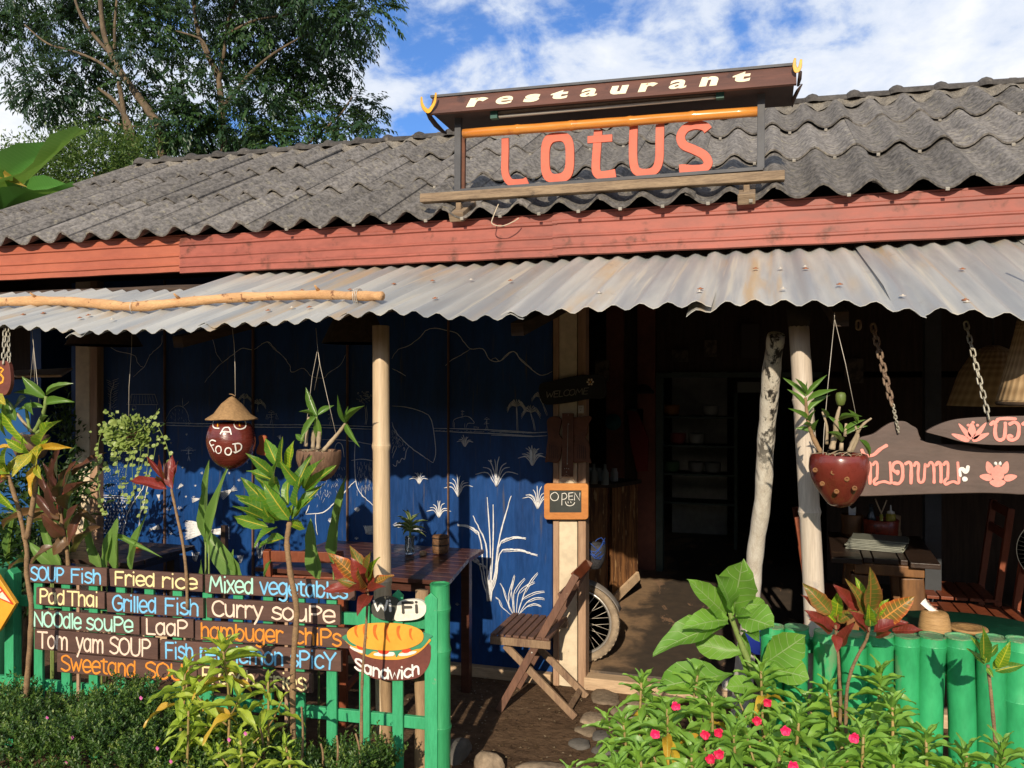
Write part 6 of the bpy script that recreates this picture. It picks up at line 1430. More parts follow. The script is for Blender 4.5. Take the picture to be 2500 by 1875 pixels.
for fx,fy,sp_ in ((.16,.09,-.05),(Lx-.14,.09,.05),(.16,Dp-.1,-.05),(Lx-.14,Dp-.1,.05)):
    p=A+ux*fx+uyv*fy; b=MB(); b.bar(Vector((p.x+sp_,p.y,0)),Vector((p.x,p.y,zt-.10)),.12,.07,up=(0,1,0)); b.build('leg',M_legw,dt,bevel=.008)
M_menu=mat('grey_green_menu_cover',(.26,.27,.22),(.18,.19,.16),rough=.4,scale=6,rnd=.15,coat=.2); M_page=plain('menu_edge',(.45,.47,.36),.5)
for i in range(7):
    c=G(*q3(700,690),zt)+Vector((random.uniform(-.012,.012)+.01*i%.02,random.uniform(-.01,.01)-.01,.006+.009*i)); Rz=Matrix.Rotation(R(-12+random.uniform(-3,3)),3,'Z'); t=thing('menu_book',c,('grey green menu book, %s in the stack on the rustic dining table'%('lowest','second from below','third from below','middle one','third from the top','second from the top','topmost')[i]),'menu','menu books stacked on the table')
    b=MB(); b.box(c,(.30,.21,.007),Rz); b.build('cover',M_menu,t); b=MB(); b.box(c+Rz@Vector((.002,-.001,-.0005)),(.303,.207,.003),Rz); b.build('pages',M_page,t)
def lathething(name,label,cat,base,parts,n=20):
    t=thing(name,base,label,cat)
    for nm,prof,m in parts: b=MB(); b.lathe(prof,base,n); b.build(nm,m,t,smooth=True)
    return t
g_=G(*q3(740,600),zt); g_.z=zt
M_redlac=mat('speckled_red_lacquer',(.30,.045,.018),(.20,.03,.012),rough=.4,scale=20,bump=.3,rnd=0,spots=(.09,.02,.012),spot_lo=.56,spot_hi=.60,spot_scale=60,coat=.3)
lathething('red_caddy','round red speckled condiment caddy on the dining table','caddy',g_,[('caddy_body',[(0,.0),(.088,0),(.09,.012),(.100,.03),(.104,.115),(.098,.12),(.094,.115),(.090,.03),(0,.025)],M_redlac)])
g2=g_+Vector((-.055,.0,.03)); lathething('sauce_bottle','dark glass sauce bottle standing in the red caddy','bottle',g2,[('bottle_body',[(0,0),(.026,0),(.027,.10),(.014,.13),(.013,.16),(0,.16)],plain('smoky_glass',(.04,.05,.055),.15)),('cap',[(0,.161),(.015,.161),(.015,.178),(0,.18)],M_blk)],14)
g2=g_+Vector((.055,-.01,.03)); lathething('squeeze_bottle','yellow squeeze bottle with white nozzle in the red caddy','bottle',g2,[('bottle_body',[(0,0),(.028,0),(.029,.10),(.026,.125),(0,.125)],plain('mustard_plastic',(.38,.30,.04),.35)),('nozzle',[(0,.126),(.022,.126),(.022,.138),(.006,.145),(.003,.178),(0,.18)],plain('white_plastic',(.65,.62,.55),.4))],14)
g2=g_+Vector((.0,-.02,.03)); t=lathething('small_bottle','small yellow bottle with crossed sticks in the red caddy','bottle',g2,[('bottle_body',[(0,0),(.02,0),(.022,.05),(.010,.085),(.009,.12),(0,.12)],plain('yellow_sauce',(.42,.38,.06),.25))],12)
b=MB(); b.tube([g2+Vector((-.01,0,.10)),g2+Vector((.03,0,.21))],.004,6); b.tube([g2+Vector((.01,.006,.10)),g2+Vector((-.035,.006,.215))],.004,6); b.build('sticks',M_sill,t)
g2=G(*q3(480,575),zt); lathething('bamboo_tissue_cup','brown bamboo tissue cup at the left of the red caddy','cup',g2,[('cup_body',[(0,0),(.062,0),(.066,.02),(.060,.06),(.068,.13),(.060,.135),(.02,.12),(0,.12)],M_legw)]); 
b=MB(); b.prism([g2+Vector((-.02,0,.12)),g2+Vector((.02,0,.12)),g2+Vector((.025,.005,.18)),g2+Vector((.0,0,.165)),g2+Vector((-.02,0,.185))],(0,.012,0)); b.build('tissue',plain('tissue_white',(.7,.7,.7),.9),label='white tissue sticking out of the brown bamboo cup',category='tissue')
g2=G(*q3(878,588),zt); lathething('bamboo_holder','pale narrow bamboo holder right of the red caddy','holder',g2,[('holder_body',[(0,0),(.030,0),(.033,.015),(.024,.05),(.027,.13),(.022,.135),(.018,.13),(0,.1)],M_sill)],14)
# chairs
dining_chair('left red brown dining chair partly hidden by the pale bamboo post',(A.x+.10,A.y+.42,0),R(0),.40,.92,.44)
dining_chair('tall red brown dining chair with slanted back slats at the right of the dining table',(B_.x+.24,B_.y+.16,0),R(180),.40,P(*q3(1480,540),4.6).z,.44,slats=3)
dining_chair('second red brown dining chair deeper on the right side of the dining table',(B_.x+.20,B_.y+.72,0),R(180),.38,.98,.44,slats=2)
# round green table with holder and tray
zr_=.70; cR=G(2330,1545,zr_); rr_=.42; c0=Vector((cR.x+.06,3.63,zr_)); gt=thing('round_table',(c0.x,c0.y,0),'round dark green painted table just behind the green bamboo fence','table')
M_gtab=mat('dark_green_table_paint',(.008,.085,.045),(.006,.065,.035),rough=.38,scale=4,rnd=0,bump=.15)
b=MB(); b.lathe([(0,-.03),(rr_-.01,-.03),(rr_,-.02),(rr_,-.004),(rr_-.006,0),(0,0)],c0,56); b.build('table_top',M_gtab,gt,smooth=False)
b=MB(); b.tube([(c0.x,c0.y,gz),(c0.x,c0.y,zr_-.03)],.05,14); b.build('pedestal',M_gtab,gt)
M_bw=mat('woven_split_bamboo',(.48,.29,.12),(.30,.17,.065),rough=.6,scale=6,stretch=(1,1,14),bump=.8,bdist=.003,rnd=0,fine=.3)
g2=G(*q3(1222,1470),zr_); t=lathething('tissue_holder','round woven bamboo tissue holder on the green round table','holder',g2,[('holder_body',[(0,.0),(.056,0),(.061,.004),(.060,.03),(.055,.065),(.050,.085),(.042,.092),(.012,.094),(0,.094)],M_bw)],28)
b=MB(); b.grid([[g2+Vector((x*.018-.012*k,-.006*k+.004*math.sin(x*3+k),.092+.018*k*(1-abs(x)*.4))) for x in (-1,-.5,0,.5,1)] for k in range(4)]); b.build('tissue',plain('white_tissue',(.85,.84,.82),.9),label='crumpled white tissue pulled out of the woven holder',category='tissue',smooth=True)
g2=G(*q3(1520,1455),zr_); lathething('bamboo_ashtray','shallow oval wooden ashtray beside the woven tissue holder','ashtray',g2,[('tray',[(0,.0),(.04,0),(.075,.018),(.072,.024),(.045,.020),(.032,.016),(0,.012)],M_bw)],28)
# fan at the right edge and blue chair back
fn_=P(2572,1345,4.5); ft=thing('standing_fan',(fn_.x,fn_.y,0),'round wire cage fan cut by the right edge inside the dining room','fan')
M_wire=plain('fan_wire',(.12,.12,.11),.4,.4)
b=MB()
for r in (.155,.12,.08,.04): b.lathe([(r-.0015,0),(r,.0015),(r+.0015,0),(r,-.0015),(r-.0015,0)],fn_,40,axis=AX)
for i in range(44):
    a=2*PI*i/44; b.tube([fn_+Vector((.02*math.cos(a),-.03,.02*math.sin(a))),fn_+Vector((.10*math.cos(a),-.04,.10*math.sin(a))),fn_+Vector((.155*math.cos(a),0,.155*math.sin(a)))],.0011,4)
b.build('cage',M_wire,ft,kind='stuff')
b=MB()
for i in range(3):
    a=2*PI*i/3; b.prism([fn_+Vector((0,0,0)),fn_+Vector((.13*math.cos(a),.01,.13*math.sin(a))),fn_+Vector((.13*math.cos(a+.7),-.01,.13*math.sin(a+.7)))],(0,.004,0))
b.build('blades',plain('blue_blade',(.03,.06,.16),.3),ft); b=MB(); b.tube([fn_+Vector((0,.05,-.02)),Vector((fn_.x,fn_.y+.05,.02))],.014,8); b.lathe([(0,0),(.15,0),(.14,.03),(0,.05)],(fn_.x,fn_.y+.05,0),20); b.build('stand',M_blk,ft,smooth=True)
p=P(1870,1500,4.05); cc=P(1868,1560,4.05); b=MB(); b.lathe([(.0,0),(.075,0),(.08,.008),(.075,.016),(0,.02)],(cc.x-.03,4.12,cc.z+.01),32,axis=Matrix.Rotation(PI/2,3,'X')@Matrix.Rotation(R(25),3,'Y'),sy=1.35); b.build('blue_plastic_back',plain('cobalt_plastic',(.015,.03,.22),.35),label='round cobalt blue plastic chair back behind the leaning white post',category='chair',smooth=True)
p=G(2460,1500,0); t=thing('blue_stool',(p.x,5.3,0),'dark blue plastic stool deep in the dining room at right','stool'); M_bst=plain('dark_blue_plastic',(.015,.045,.11),.3)
b=MB(); b.box((p.x,5.3,.44),(.3,.3,.03)); b.build('seat',M_bst,t,bevel=.01)
for sx in (-1,1):
    for sy in (-1,1): b=MB(); b.bar((p.x+sx*.16,5.3+sy*.16,0),(p.x+sx*.12,5.3+sy*.12,.424),.035,.035,up=(0,1,0)); b.build('leg',M_bst,t)

# ================================================================== STONES at the step
M_st=mat('river_stone',(.30,.235,.165),(.17,.13,.095),rough=.9,scale=6,bump=.6,bdist=.006,bscale=30,rnd=.35,spots=(.32,.22,.13),spot_lo=.58,spot_hi=.72,fine=.3,spec=.1)
M_std=mat('dark_grey_stone',(.13,.12,.105),(.08,.075,.068),rough=.9,scale=8,bump=.6,rnd=.2)
def stone(cx,cy,w,h,rnd,dark=False,lab='',zt_=.035):
    c=G(cx,cy,gz+.01); W=w/2022*(c-EYE).dot(FWD); D=h/2022*(c-EYE).dot(FWD)/ (EYE.z-c.z)*(c-EYE).dot(FWD)*1.0
    b=MB(); n=16; prof=[(0,1.0),(.55,.92),(.85,.62),(1.0,.15),(1.0,-.6)]; jit=[rnd.uniform(.62,1.22) for _ in range(n)]; rows=[]
    vs=[];fs=[]
    for k,(r,z) in enumerate(prof):
        for j in range(n):
            a=2*PI*j/n; q=(jit[j]+jit[(j+1)%n])/2; vs.append(c+Vector((math.cos(a)*W/2*r*q,math.sin(a)*D/2*r*q,z*zt_+rnd.uniform(-.0015,.0015))))
    for k in range(4):
        for j in range(n): fs.append((k*n+j,k*n+(j+1)%n,(k+1)*n+(j+1)%n,(k+1)*n+j))
    b.add(vs,fs); b.build('stone',M_std if dark else M_st,label=lab,category='stone',group='stones set in the dirt by the step',smooth=True)
rnd=random.Random(4)
SL_=[(1480,1702,82,44,0,'largest tan stone beside the folding chair foot'),(1490,1672,60,26,1,'dark grey stone touching the threshold step'),(1582,1692,72,32,0,'flat brown stone right below the threshold'),(1567,1715,76,24,0,'long tan stone in the second row from the step'),(1525,1737,70,34,0,'round tan stone in the middle of the stones'),(1445,1752,70,32,0,'pale stone left in the third row of stones'),(1433,1782,62,28,0,'brown oval stone below the pale left stone'),(1465,1795,52,26,1,'grey stone half under the brown oval one'),(1418,1813,56,28,1,'dark cracked stone at the lower left of the stones'),(1478,1830,64,28,1,'dark flat stone nearest the pink flowers'),(1500,1768,56,24,0,'brown stone beside the flowering plants, third row'),(1610,1712,60,22,0,'small brown stone under the broad leaf'),(1640,1700,60,24,0,'stone mostly under the big lowest leaf'),(1555,1740,60,30,1,'grey stone under the flowering plants'),(1115,1840,70,60,1,'grey rounded stone at the foot of the green gate pole'),(1190,1868,80,26,0,'brown boulder at the bottom edge beside the gate')]
for x,y,w,h,dk,lab in SL_: stone(x,y,w,h,rnd,dk,lab,.012 if x>1200 else .06)
stone(1370,1890,260,40,rnd,0,'wide pale flat slab along the bottom edge',.03)
# leaf litter and pebbles
pos=[];d=[];nr=[];L=[];W=[];tn=[]
for i in range(1700):
    x=rng.uniform(-2,.4); y=rng.uniform(3.3,4.7); pos.append((x,y,gz+.006)); a=rng.uniform(0,6.28); d.append((math.cos(a),math.sin(a),rng.uniform(-.05,.3))); nr.append((0,0,1)); l=rng.uniform(.005,.022); L.append(l); W.append(l*rng.uniform(.2,.9)); tn.append(rng.random())
leafcloud('ground_litter',None,cloudmat('litter',[(0,(.05,.03,.02)),(.6,(.12,.08,.04)),(1,(.30,.24,.16))],.0),pos,d,nr,L,W,tn,kind='stuff')

# ================================================================== PLANT MATERIALS
L_crot=leafmat('green_croton_leaf',(.055,.17,.022),(.13,.30,.03),(.62,.52,.06),mw=.11,veins=11,vk=1.0,vw=.07,vmix=.35,spots=(.34,.36,.04),slo=.63)
L_croty=leafmat('yellow_croton_leaf',(.30,.34,.03),(.55,.42,.03),(.75,.62,.10),mw=.10,veins=9,vmix=.5,spots=(.18,.30,.04),slo=.52)
L_croto=leafmat('orange_croton_leaf',(.62,.34,.03),(.70,.42,.03),(.75,.62,.12),mw=.09,veins=9,vmix=.5,spots=(.35,.14,.03),slo=.6)
L_red=leafmat('dark_red_croton_leaf',(.16,.022,.020),(.26,.035,.028),(.34,.05,.04),mw=.07,veins=9,vk=1.1,vmix=.45,trans=.25)
L_olive=leafmat('olive_croton_leaf',(.16,.17,.03),(.12,.14,.025),(.50,.20,.05),mw=.09,veins=10,vk=1.0,vw=.09,vmix=.65,edge=(.30,.09,.03),trans=.25)
L_redor=leafmat('red_orange_croton_leaf',(.18,.16,.03),(.22,.12,.03),(.72,.30,.06),mw=.09,veins=11,vk=.9,vw=.14,vmix=.85,edge=(.55,.09,.02),trans=.25)
L_lime=leafmat('lime_croton_leaf',(.20,.36,.02),(.14,.30,.02),(.62,.62,.04),mw=.12,veins=10,vk=1.0,vw=.12,vmix=.7,trans=.4)
L_cord=leafmat('maroon_cordyline_leaf',(.085,.035,.030),(.15,.06,.035),(.20,.05,.05),mw=.07,veins=4,vmix=.0,trans=.25,rough=.32)
L_cordb=leafmat('bronze_cordyline_leaf',(.19,.105,.045),(.13,.07,.035),(.24,.12,.06),mw=.06,veins=4,vmix=.0,trans=.3,rough=.35)
L_strap=leafmat('pale_strap_leaf',(.24,.42,.10),(.17,.33,.07),(.32,.45,.14),mw=.07,veins=40,vk=1.5,vw=.10,vmix=.2,trans=.4)
L_ficus=leafmat('broad_green_leaf',(.13,.31,.04),(.22,.44,.06),(.38,.52,.22),mw=.045,veins=7,vk=1.5,vw=.055,vmix=.8,trans=.35,rough=.42,rnd=True,spots=(.30,.30,.06),slo=.66,holes=.80)
L_balsam=leafmat('balsam_leaf',(.15,.33,.055),(.27,.48,.06),(.32,.50,.13),mw=.08,veins=8,vk=1.5,vw=.08,vmix=.2,trans=.38)
L_balsb=leafmat('bright_balsam_leaf',(.30,.46,.05),(.45,.54,.06),(.5,.6,.15),mw=.08,veins=8,vk=1.5,vw=.08,vmix=.2,trans=.38,spots=(.55,.40,.05),slo=.66)
L_balsy=leafmat('yellowing_balsam_leaf',(.62,.45,.04),(.55,.30,.03),(.7,.6,.15),mw=.08,veins=8,vmix=.2,trans=.3)
L_orch=leafmat('orchid_leaf',(.075,.17,.028),(.13,.25,.04),(.20,.32,.08),mw=.06,veins=3,vmix=0,trans=.2,rough=.3)
L_banana=leafmat('banana_leaf',(.055,.20,.035),(.08,.26,.045),(.22,.38,.11),mw=.05,veins=46,vk=.6,vw=.12,vmix=.25,trans=.3,rough=.4)
L_banany=leafmat('yellow_banana_leaf',(.42,.30,.04),(.30,.22,.04),(.5,.42,.12),mw=.06,veins=40,vmix=.3,trans=.3)
L_string=leafmat('button_leaf',(.24,.34,.08),(.36,.44,.13),(.4,.5,.2),mw=.03,veins=3,vmix=0,trans=.3)
M_stem=mat('knotty_tan_stem',(.27,.17,.085),(.16,.10,.055),rough=.85,scale=20,stretch=(1,1,2),bump=.9,bdist=.003,rnd=.1,fine=.3)
M_gstem=mat('green_stem',(.20,.27,.07),(.14,.2,.05),rough=.6,scale=20,rnd=.1)
M_rstem=mat('reddish_green_stem',(.36,.24,.09),(.25,.2,.07),rough=.55,scale=15,rnd=.1)
M_cane=mat('papery_cane',(.42,.33,.22),(.25,.20,.12),rough=.8,scale=20,stretch=(1,1,.4),bump=.5)

def stem(par,pts,r0,r1,m,name='stem',n=9,knots=True):
    pp=smoothline(pts,4); k=len(pp); b=MB()
    b.tube(pp,[(r0+(r1-r0)*i/(k-1))*(1+(.10*math.sin(i*2.3)+.06*math.sin(i*5.1) if knots else 0)) for i in range(k)],n); return b.build(name,m,par,smooth=True)
def lf(par,kind,m,base,tip,w,bend=.45,fold=.22,wave=.035,tow=0.0,upv=(0,-.75,.55),roll=None):
    base=Vector(base); tip=Vector(tip); me=leafmesh(kind,round(bend*4)/4,fold,wave,m,random.randrange(3)); d=tip-base
    u=Vector(upv); y=d.normalized(); z=(u-y*u.dot(y)).normalized(); d2=(y*math.cos(bend*.40)+z*math.sin(bend*.40))
    return put_leaf(par,me,base,d2,d.length*(1+bend*bend*.045),w,roll if roll is not None else random.uniform(-.45,.45),up=u)
def plant(name,label,cat,Y,f,leaves,stems=(),r=(.007,.006),sm=None,group=None,kind='lance',base=None,spread=.10,wk=1.0):
    """leaves: (tipx,tipy,basex,basey,width,material[,kind,bend])"""
    rnd=random.Random(len(name)*7+len(leaves)); b0=base or f(*stems[0][0],Y); root=thing(name,b0,label,cat,group)
    for s in stems: stem(root,[f(x,y,Y+(.0)) for x,y in s],r[0],r[1],sm or M_stem)
    for i,l in enumerate(leaves):
        tx,ty,bx,by,w,m=l[:6]; kd=l[6] if len(l)>6 else kind; bn=l[7] if len(l)>7 else rnd.uniform(.25,.6)
        Bp=f(bx,by,Y+rnd.uniform(-.02,.02)); dy=l[8] if len(l)>8 else rnd.uniform(-1,.5)*spread; T=f(tx,ty,Y+dy); s_=(Bp-EYE).dot(FWD)/FOC
        lf(root,kd,m,Bp,T,w*s_/f.k*wk,bn)
    return root
class Crop:
    def __init__(s,x0,y0,k): s.x0,s.y0,s.k=x0,y0,k
    def __call__(s,x,y,Y): return P(s.x0+x/s.k,s.y0+y/s.k,Y)
K1=Crop(0,780,3.16); KZ=Crop(200,800,2.766); K4=Crop(1800,780,3.16); K5=Crop(0,1300,2.884); K6=Crop(600,1300,2.884); K7=Crop(1200,1300,2.884); K8=Crop(1733,1300,2.884); KL=Crop(0,1100,4.1475); K3q=Crop(1950,1150,3.687)
px_=Crop(0,0,1.0)

# ------------------------------------------------------------------ crotons and others in front of the fence
G_='crotons growing along the fences'
plant('croton','tall green and yellow veined croton on a bare trunk before the menu boards','shrub',2.93,KZ,[
 (1245,745,1325,940,85,L_crot),(1375,735,1350,960,50,L_crot),(1440,760,1400,950,70,L_lime),(1105,845,1290,1000,70,L_crot),(1112,950,1320,1045,68,L_crot),(1070,1010,1290,1225,95,L_crot),(1215,1040,1400,1295,100,L_crot),(1330,905,1470,1065,72,L_crot),(1560,865,1440,1105,80,L_crot),(1635,870,1500,1085,62,L_crot),(1728,935,1500,1105,72,L_crot),(1635,1045,1440,1275,85,L_crot),(1480,990,1450,1225,65,L_crot),(1030,1140,1260,1235,80,L_crot),(1015,1208,1230,1290,55,L_crot),(1015,1297,1255,1345,80,L_crot),(1150,1475,1320,1350,75,L_crot,'lance',.8),(1200,1480,1372,1425,75,L_crot),(1508,1360,1400,1320,75,L_lime),(1225,1210,1290,1320,70,L_crot),(1310,890,1310,1080,62,L_crot),(1395,1000,1390,1200,72,L_crot),(1325,1005,1300,1170,60,L_crot),(1160,1060,1370,1300,80,L_crot),(1580,1130,1420,1290,70,L_crot),(1060,1150,1330,1300,90,L_crot),(1270,1090,1360,1280,80,L_crot),(1440,1180,1400,1310,60,L_crot),(1180,990,1340,1160,75,L_crot),(1520,960,1440,1180,75,L_crot)],
 [[((200+1395/2.766-200)*2.766,1310),(1400,1330),(1385,1440),(1395,1560),(1415,1700),(1440,1820),(1450,1960),(1428,2250),(1424,2540),(1432,2970),(1434,3060)][::-1]],(.0125,.0105),M_stem,G_,spread=.12,kind='lance',wk=1.05)
plant('croton','yellow leaved croton with forked bare stems at the left edge','shrub',2.86,K1,[
 (-70,560,40,660,80,L_croty),(0,700,210,960,62,L_lime),(583,1018,330,1000,60,L_croto),(505,770,300,985,72,L_lime),(238,1362,288,1110,92,L_croto),(-30,985,150,1005,52,L_croto),(100,1215,250,1030,100,L_croty),(340,955,255,1125,115,L_croty),(30,925,200,1020,70,L_lime),(165,900,240,1040,60,L_lime),(400,905,280,1060,60,L_lime),(-40,1130,70,1190,75,L_lime),(60,960,60,1170,70,L_lime),(-20,1010,50,1180,60,L_croty),(150,1050,75,1195,60,L_croty),(-60,1340,60,1220,90,L_red),(10,1240,60,1200,60,L_croto),(330,1240,280,1130,60,L_croty),(135,1500,0,1340,60,L_lime,'strap'),(-60,1290,55,1215,80,L_red)],
 [[(158,4400),(145,4000),(165,3450),(190,3000),(217,2680),(237,2400),(240,2180),(205,1960),(208,1800),(190,1680),(140,1450),(60,1185)],[(206,1690),(240,1500),(270,1300),(284,1120)]],(.0125,.009),M_stem,G_,spread=.10)
plant('croton','small red and olive croton on a thin stem in front of the WiFi board','shrub',2.90,K6,[
 (592,130,800,345,115,L_redor),(588,230,805,355,120,L_red),(735,180,850,350,120,L_red),(740,88,855,325,90,L_olive),(893,132,862,335,85,L_olive),(948,160,880,335,80,L_lime),(1042,296,885,375,95,L_redor),(542,415,800,385,100,L_red),(975,385,865,410,70,L_red),(803,585,872,440,95,L_red,'lance',.7),(720,405,850,400,80,L_red),(640,330,830,390,90,L_olive),(900,240,870,370,90,L_red),(790,250,860,380,90,L_redor)],
 [[(815,1700),(815,1350),(818,1100),(825,950),(845,700),(855,540),(860,400)]],(.0068,.0046),M_stem,G_,spread=.12)
plant('croton','slim dark red croton seedling with a folded leaf in front of the mural','shrub',3.05,KZ,[
 (318,1025,572,1088,78,L_red),(620,848,602,1080,95,L_red,'lance',.1),(655,900,610,1085,70,L_red,'lance',.1),(430,860,592,1045,38,L_red),(525,858,575,1045,28,L_red),(470,970,562,1062,34,L_red)],
 [[(712,1900),(705,1660),(680,1450),(640,1260),(603,1085)]],(.0075,.0055),M_stem,G_,spread=.08)
plant('croton','left of the two red and lime crotons in front of the green bamboo','shrub',2.80,K8,[
 (638,368,850,570,125,L_olive),(645,430,760,560,60,L_red),(668,540,860,700,115,L_red),(742,498,880,630,75,L_lime),(910,385,885,630,95,L_lime),(1055,548,900,625,80,L_olive),(860,378,1000,520,100,L_red),(905,850,885,720,75,L_red),(1003,618,925,790,85,L_red),(700,600,860,690,80,L_red),(930,470,900,620,70,L_olive),(840,600,890,690,80,L_red)],
 [[(905,1700),(920,1200),(912,1030),(905,880),(885,650)]],(.0052,.0045),M_stem,G_,spread=.10)
plant('croton','taller of the two red and lime crotons, with a big orange veined leaf','shrub',2.78,K8,[
 (1142,243,1122,555,122,L_olive,'ovate'),(962,335,1100,575,95,L_olive),(1030,308,1110,560,75,L_lime),(862,380,1070,540,100,L_red),(1203,388,1150,560,75,L_red),(1265,470,1145,590,75,L_lime),(1452,466,1155,650,150,L_redor,'ovate'),(1388,612,1150,700,100,L_red),(1508,690,1285,690,88,L_red),(975,545,1105,690,100,L_red),(1160,742,1275,700,62,L_red),(1100,500,1120,640,70,L_lime),(1190,520,1130,640,85,L_olive),(1030,600,1115,690,80,L_red),(1130,520,1128,660,100,L_crot,'ovate')],
 [[(960,1700),(960,1200),(985,1010),(1040,870),(1100,760),(1118,680),(1122,600)]],(.0055,.0045),M_stem,G_,spread=.10)
plant('croton','small green croton sapling on a bare stem at the right end of the bamboo fence','shrub',2.66,K8,[
 (1910,650,1925,895,85,L_crot),(1835,722,1940,900,58,L_crot),(1812,815,1935,935,46,L_crot),(2118,765,2030,950,78,L_lime),(2035,785,1950,885,46,L_crot),(2225,930,2010,975,72,L_crot),(1995,1020,1950,950,36,L_crot),(1960,790,1940,920,60,L_crot),(2085,850,1990,960,66,L_lime)],
 [[(2020,1760),(2016,1550),(2000,1350),(1978,1120),(1958,930)]],(.0062,.0045),M_stem,G_,spread=.09)
# cordyline
plant('cordyline','maroon leaved cordyline with long arching leaves left of the trailing hanging plant','shrub',3.40,KL,[
 (1070,12,735,255,78,L_cord,'strap',.2),(962,272,690,595,66,L_cord,'strap',.9),(590,-30,592,395,110,L_cord,'strap',.2),(448,105,585,395,58,L_cord,'strap',.3),(375,195,565,510,66,L_cord,'strap',.5),(770,105,650,410,100,L_cord,'strap',.3),(1045,738,765,1025,80,L_cordb,'strap',.5),(985,735,790,600,66,L_cordb,'strap',.8),(725,965,835,625,100,L_cord,'strap',.6),(290,800,600,690,120,L_cordb,'strap',1.2),(55,870,450,600,70,L_cordb,'strap',1.1),(300,1190,545,975,95,L_cordb,'strap',1.0),(550,1075,690,880,130,L_cordb,'strap',.7),(410,650,640,860,120,L_cord,'strap',.5),(480,300,600,640,90,L_cord,'strap',.4),(700,160,620,500,90,L_cord,'strap',.3),(840,510,680,800,90,L_cord,'strap',.5),(60,1230,280,1130,70,L_cordb,'strap',1.0),(650,420,640,700,80,L_red,'strap',.3),(520,80,600,460,80,L_cord,'strap',.2),(330,420,620,700,90,L_cord,'strap',.6)],
 [[(700,1900),(690,1150),(655,870),(610,620),(590,400)]],(.011,.009),M_stem,None,spread=.16,wk=1.1)
# pale strap leaves behind the fence
def straps(label,Y,lv,f=KZ,m=L_strap): 
    bx=f(lv[0][2],lv[0][3],Y); bx.z=gz; r_=thing('ginger_plant',bx,label,'plant','ginger plants behind the menu boards')
    for tx,ty,b0,b1,w,bn in lv:
        B=f(b0,b1,Y); T=f(tx,ty,Y-.05); s_=(B-EYE).dot(FWD)/FOC/f.k; lf(r_,'strap' if w>70 else 'lance',m,B,T,w*s_,bn,.18,.02,roll=random.uniform(-.2,.2)); foot=Vector((B.x,B.y,gz)); stem(r_,[foot,B.lerp(foot,.4),B],.006,.004,M_gstem,knots=False)
straps('pair of tall narrow upright leaves rising right under the coconut face',3.32,[(880,885,836,1445,62,.12),(975,945,858,1465,68,.15),(812,1560,835,1800,30,.1)])
straps('broad dark arching leaf behind the words Mixed Vegetables',3.45,[(800,1330,1062,1690,135,.7),(1020,1500,1030,1700,60,.2)])
straps('tall pointed pale leaf left of the bamboo post, with a shorter one',3.42,[(1538,1285,1600,1690,118,.2),(1782,1005,1700,1580,78,.2),(1292,1555,1232,1680,34,.1)])
straps('cluster of upright pale spear leaves behind the words Fried Rice',3.38,[(218,1295,168,1640,70,.15),(263,1265,232,1640,105,.12),(424,1262,338,1640,64,.2),(520,1560,240,1400,36,.9)])
straps('long upright leaf blades rising behind the maroon cordyline',3.55,[(742,280,700,900,100,.2),(390,360,520,900,110,.25),(870,640,1030,1190,110,.3),(150,560,95,1160,60,.15),(420,700,640,1200,100,.3),(280,930,540,1160,110,.9)],KL)
# broad leaved plant at the entrance
bl=plant('broad_leaf_plant','tall plant with very broad bright green leaves beside the leaning white post','shrub',3.02,K7,[
 (1780,195,1700,570,250,L_ficus,'spoon',.25),(1362,330,1655,585,165,L_ficus,'ovate',.35),(1333,665,1665,615,165,L_ficus,'ovate',.5),(1120,832,1640,650,205,L_ficus,'ovate',.55),(1434,795,1795,850,165,L_ficus,'spoon',.3),(1163,1095,1705,995,240,L_ficus,'spoon',.35),(1992,650,1720,590,235,L_ficus,'spoon',.5),(1932,535,1760,500,110,L_ficus,'ovate',.6),(2225,745,1900,935,220,L_ficus,'spoon',.3),(2240,1010,1925,960,225,L_ficus,'spoon',.5),(1802,1032,1785,690,88,L_ficus,'lance',.2),(1655,1075,1880,1090,135,L_ficus,'spoon',.4),(1690,500,1690,590,45,L_ficus,'lance',.1),(1820,575,1710,600,90,L_ficus,'ovate',.4),(1600,280,1690,560,150,L_ficus,'spoon',.3),(1900,760,1790,700,110,L_ficus,'ovate',.5)],
 [[(1960,1700),(1920,1180),(1890,1060),(1830,950),(1745,750),(1690,600),(1682,560)]],(.014,.008),M_gstem,None,spread=.16,wk=1.06)
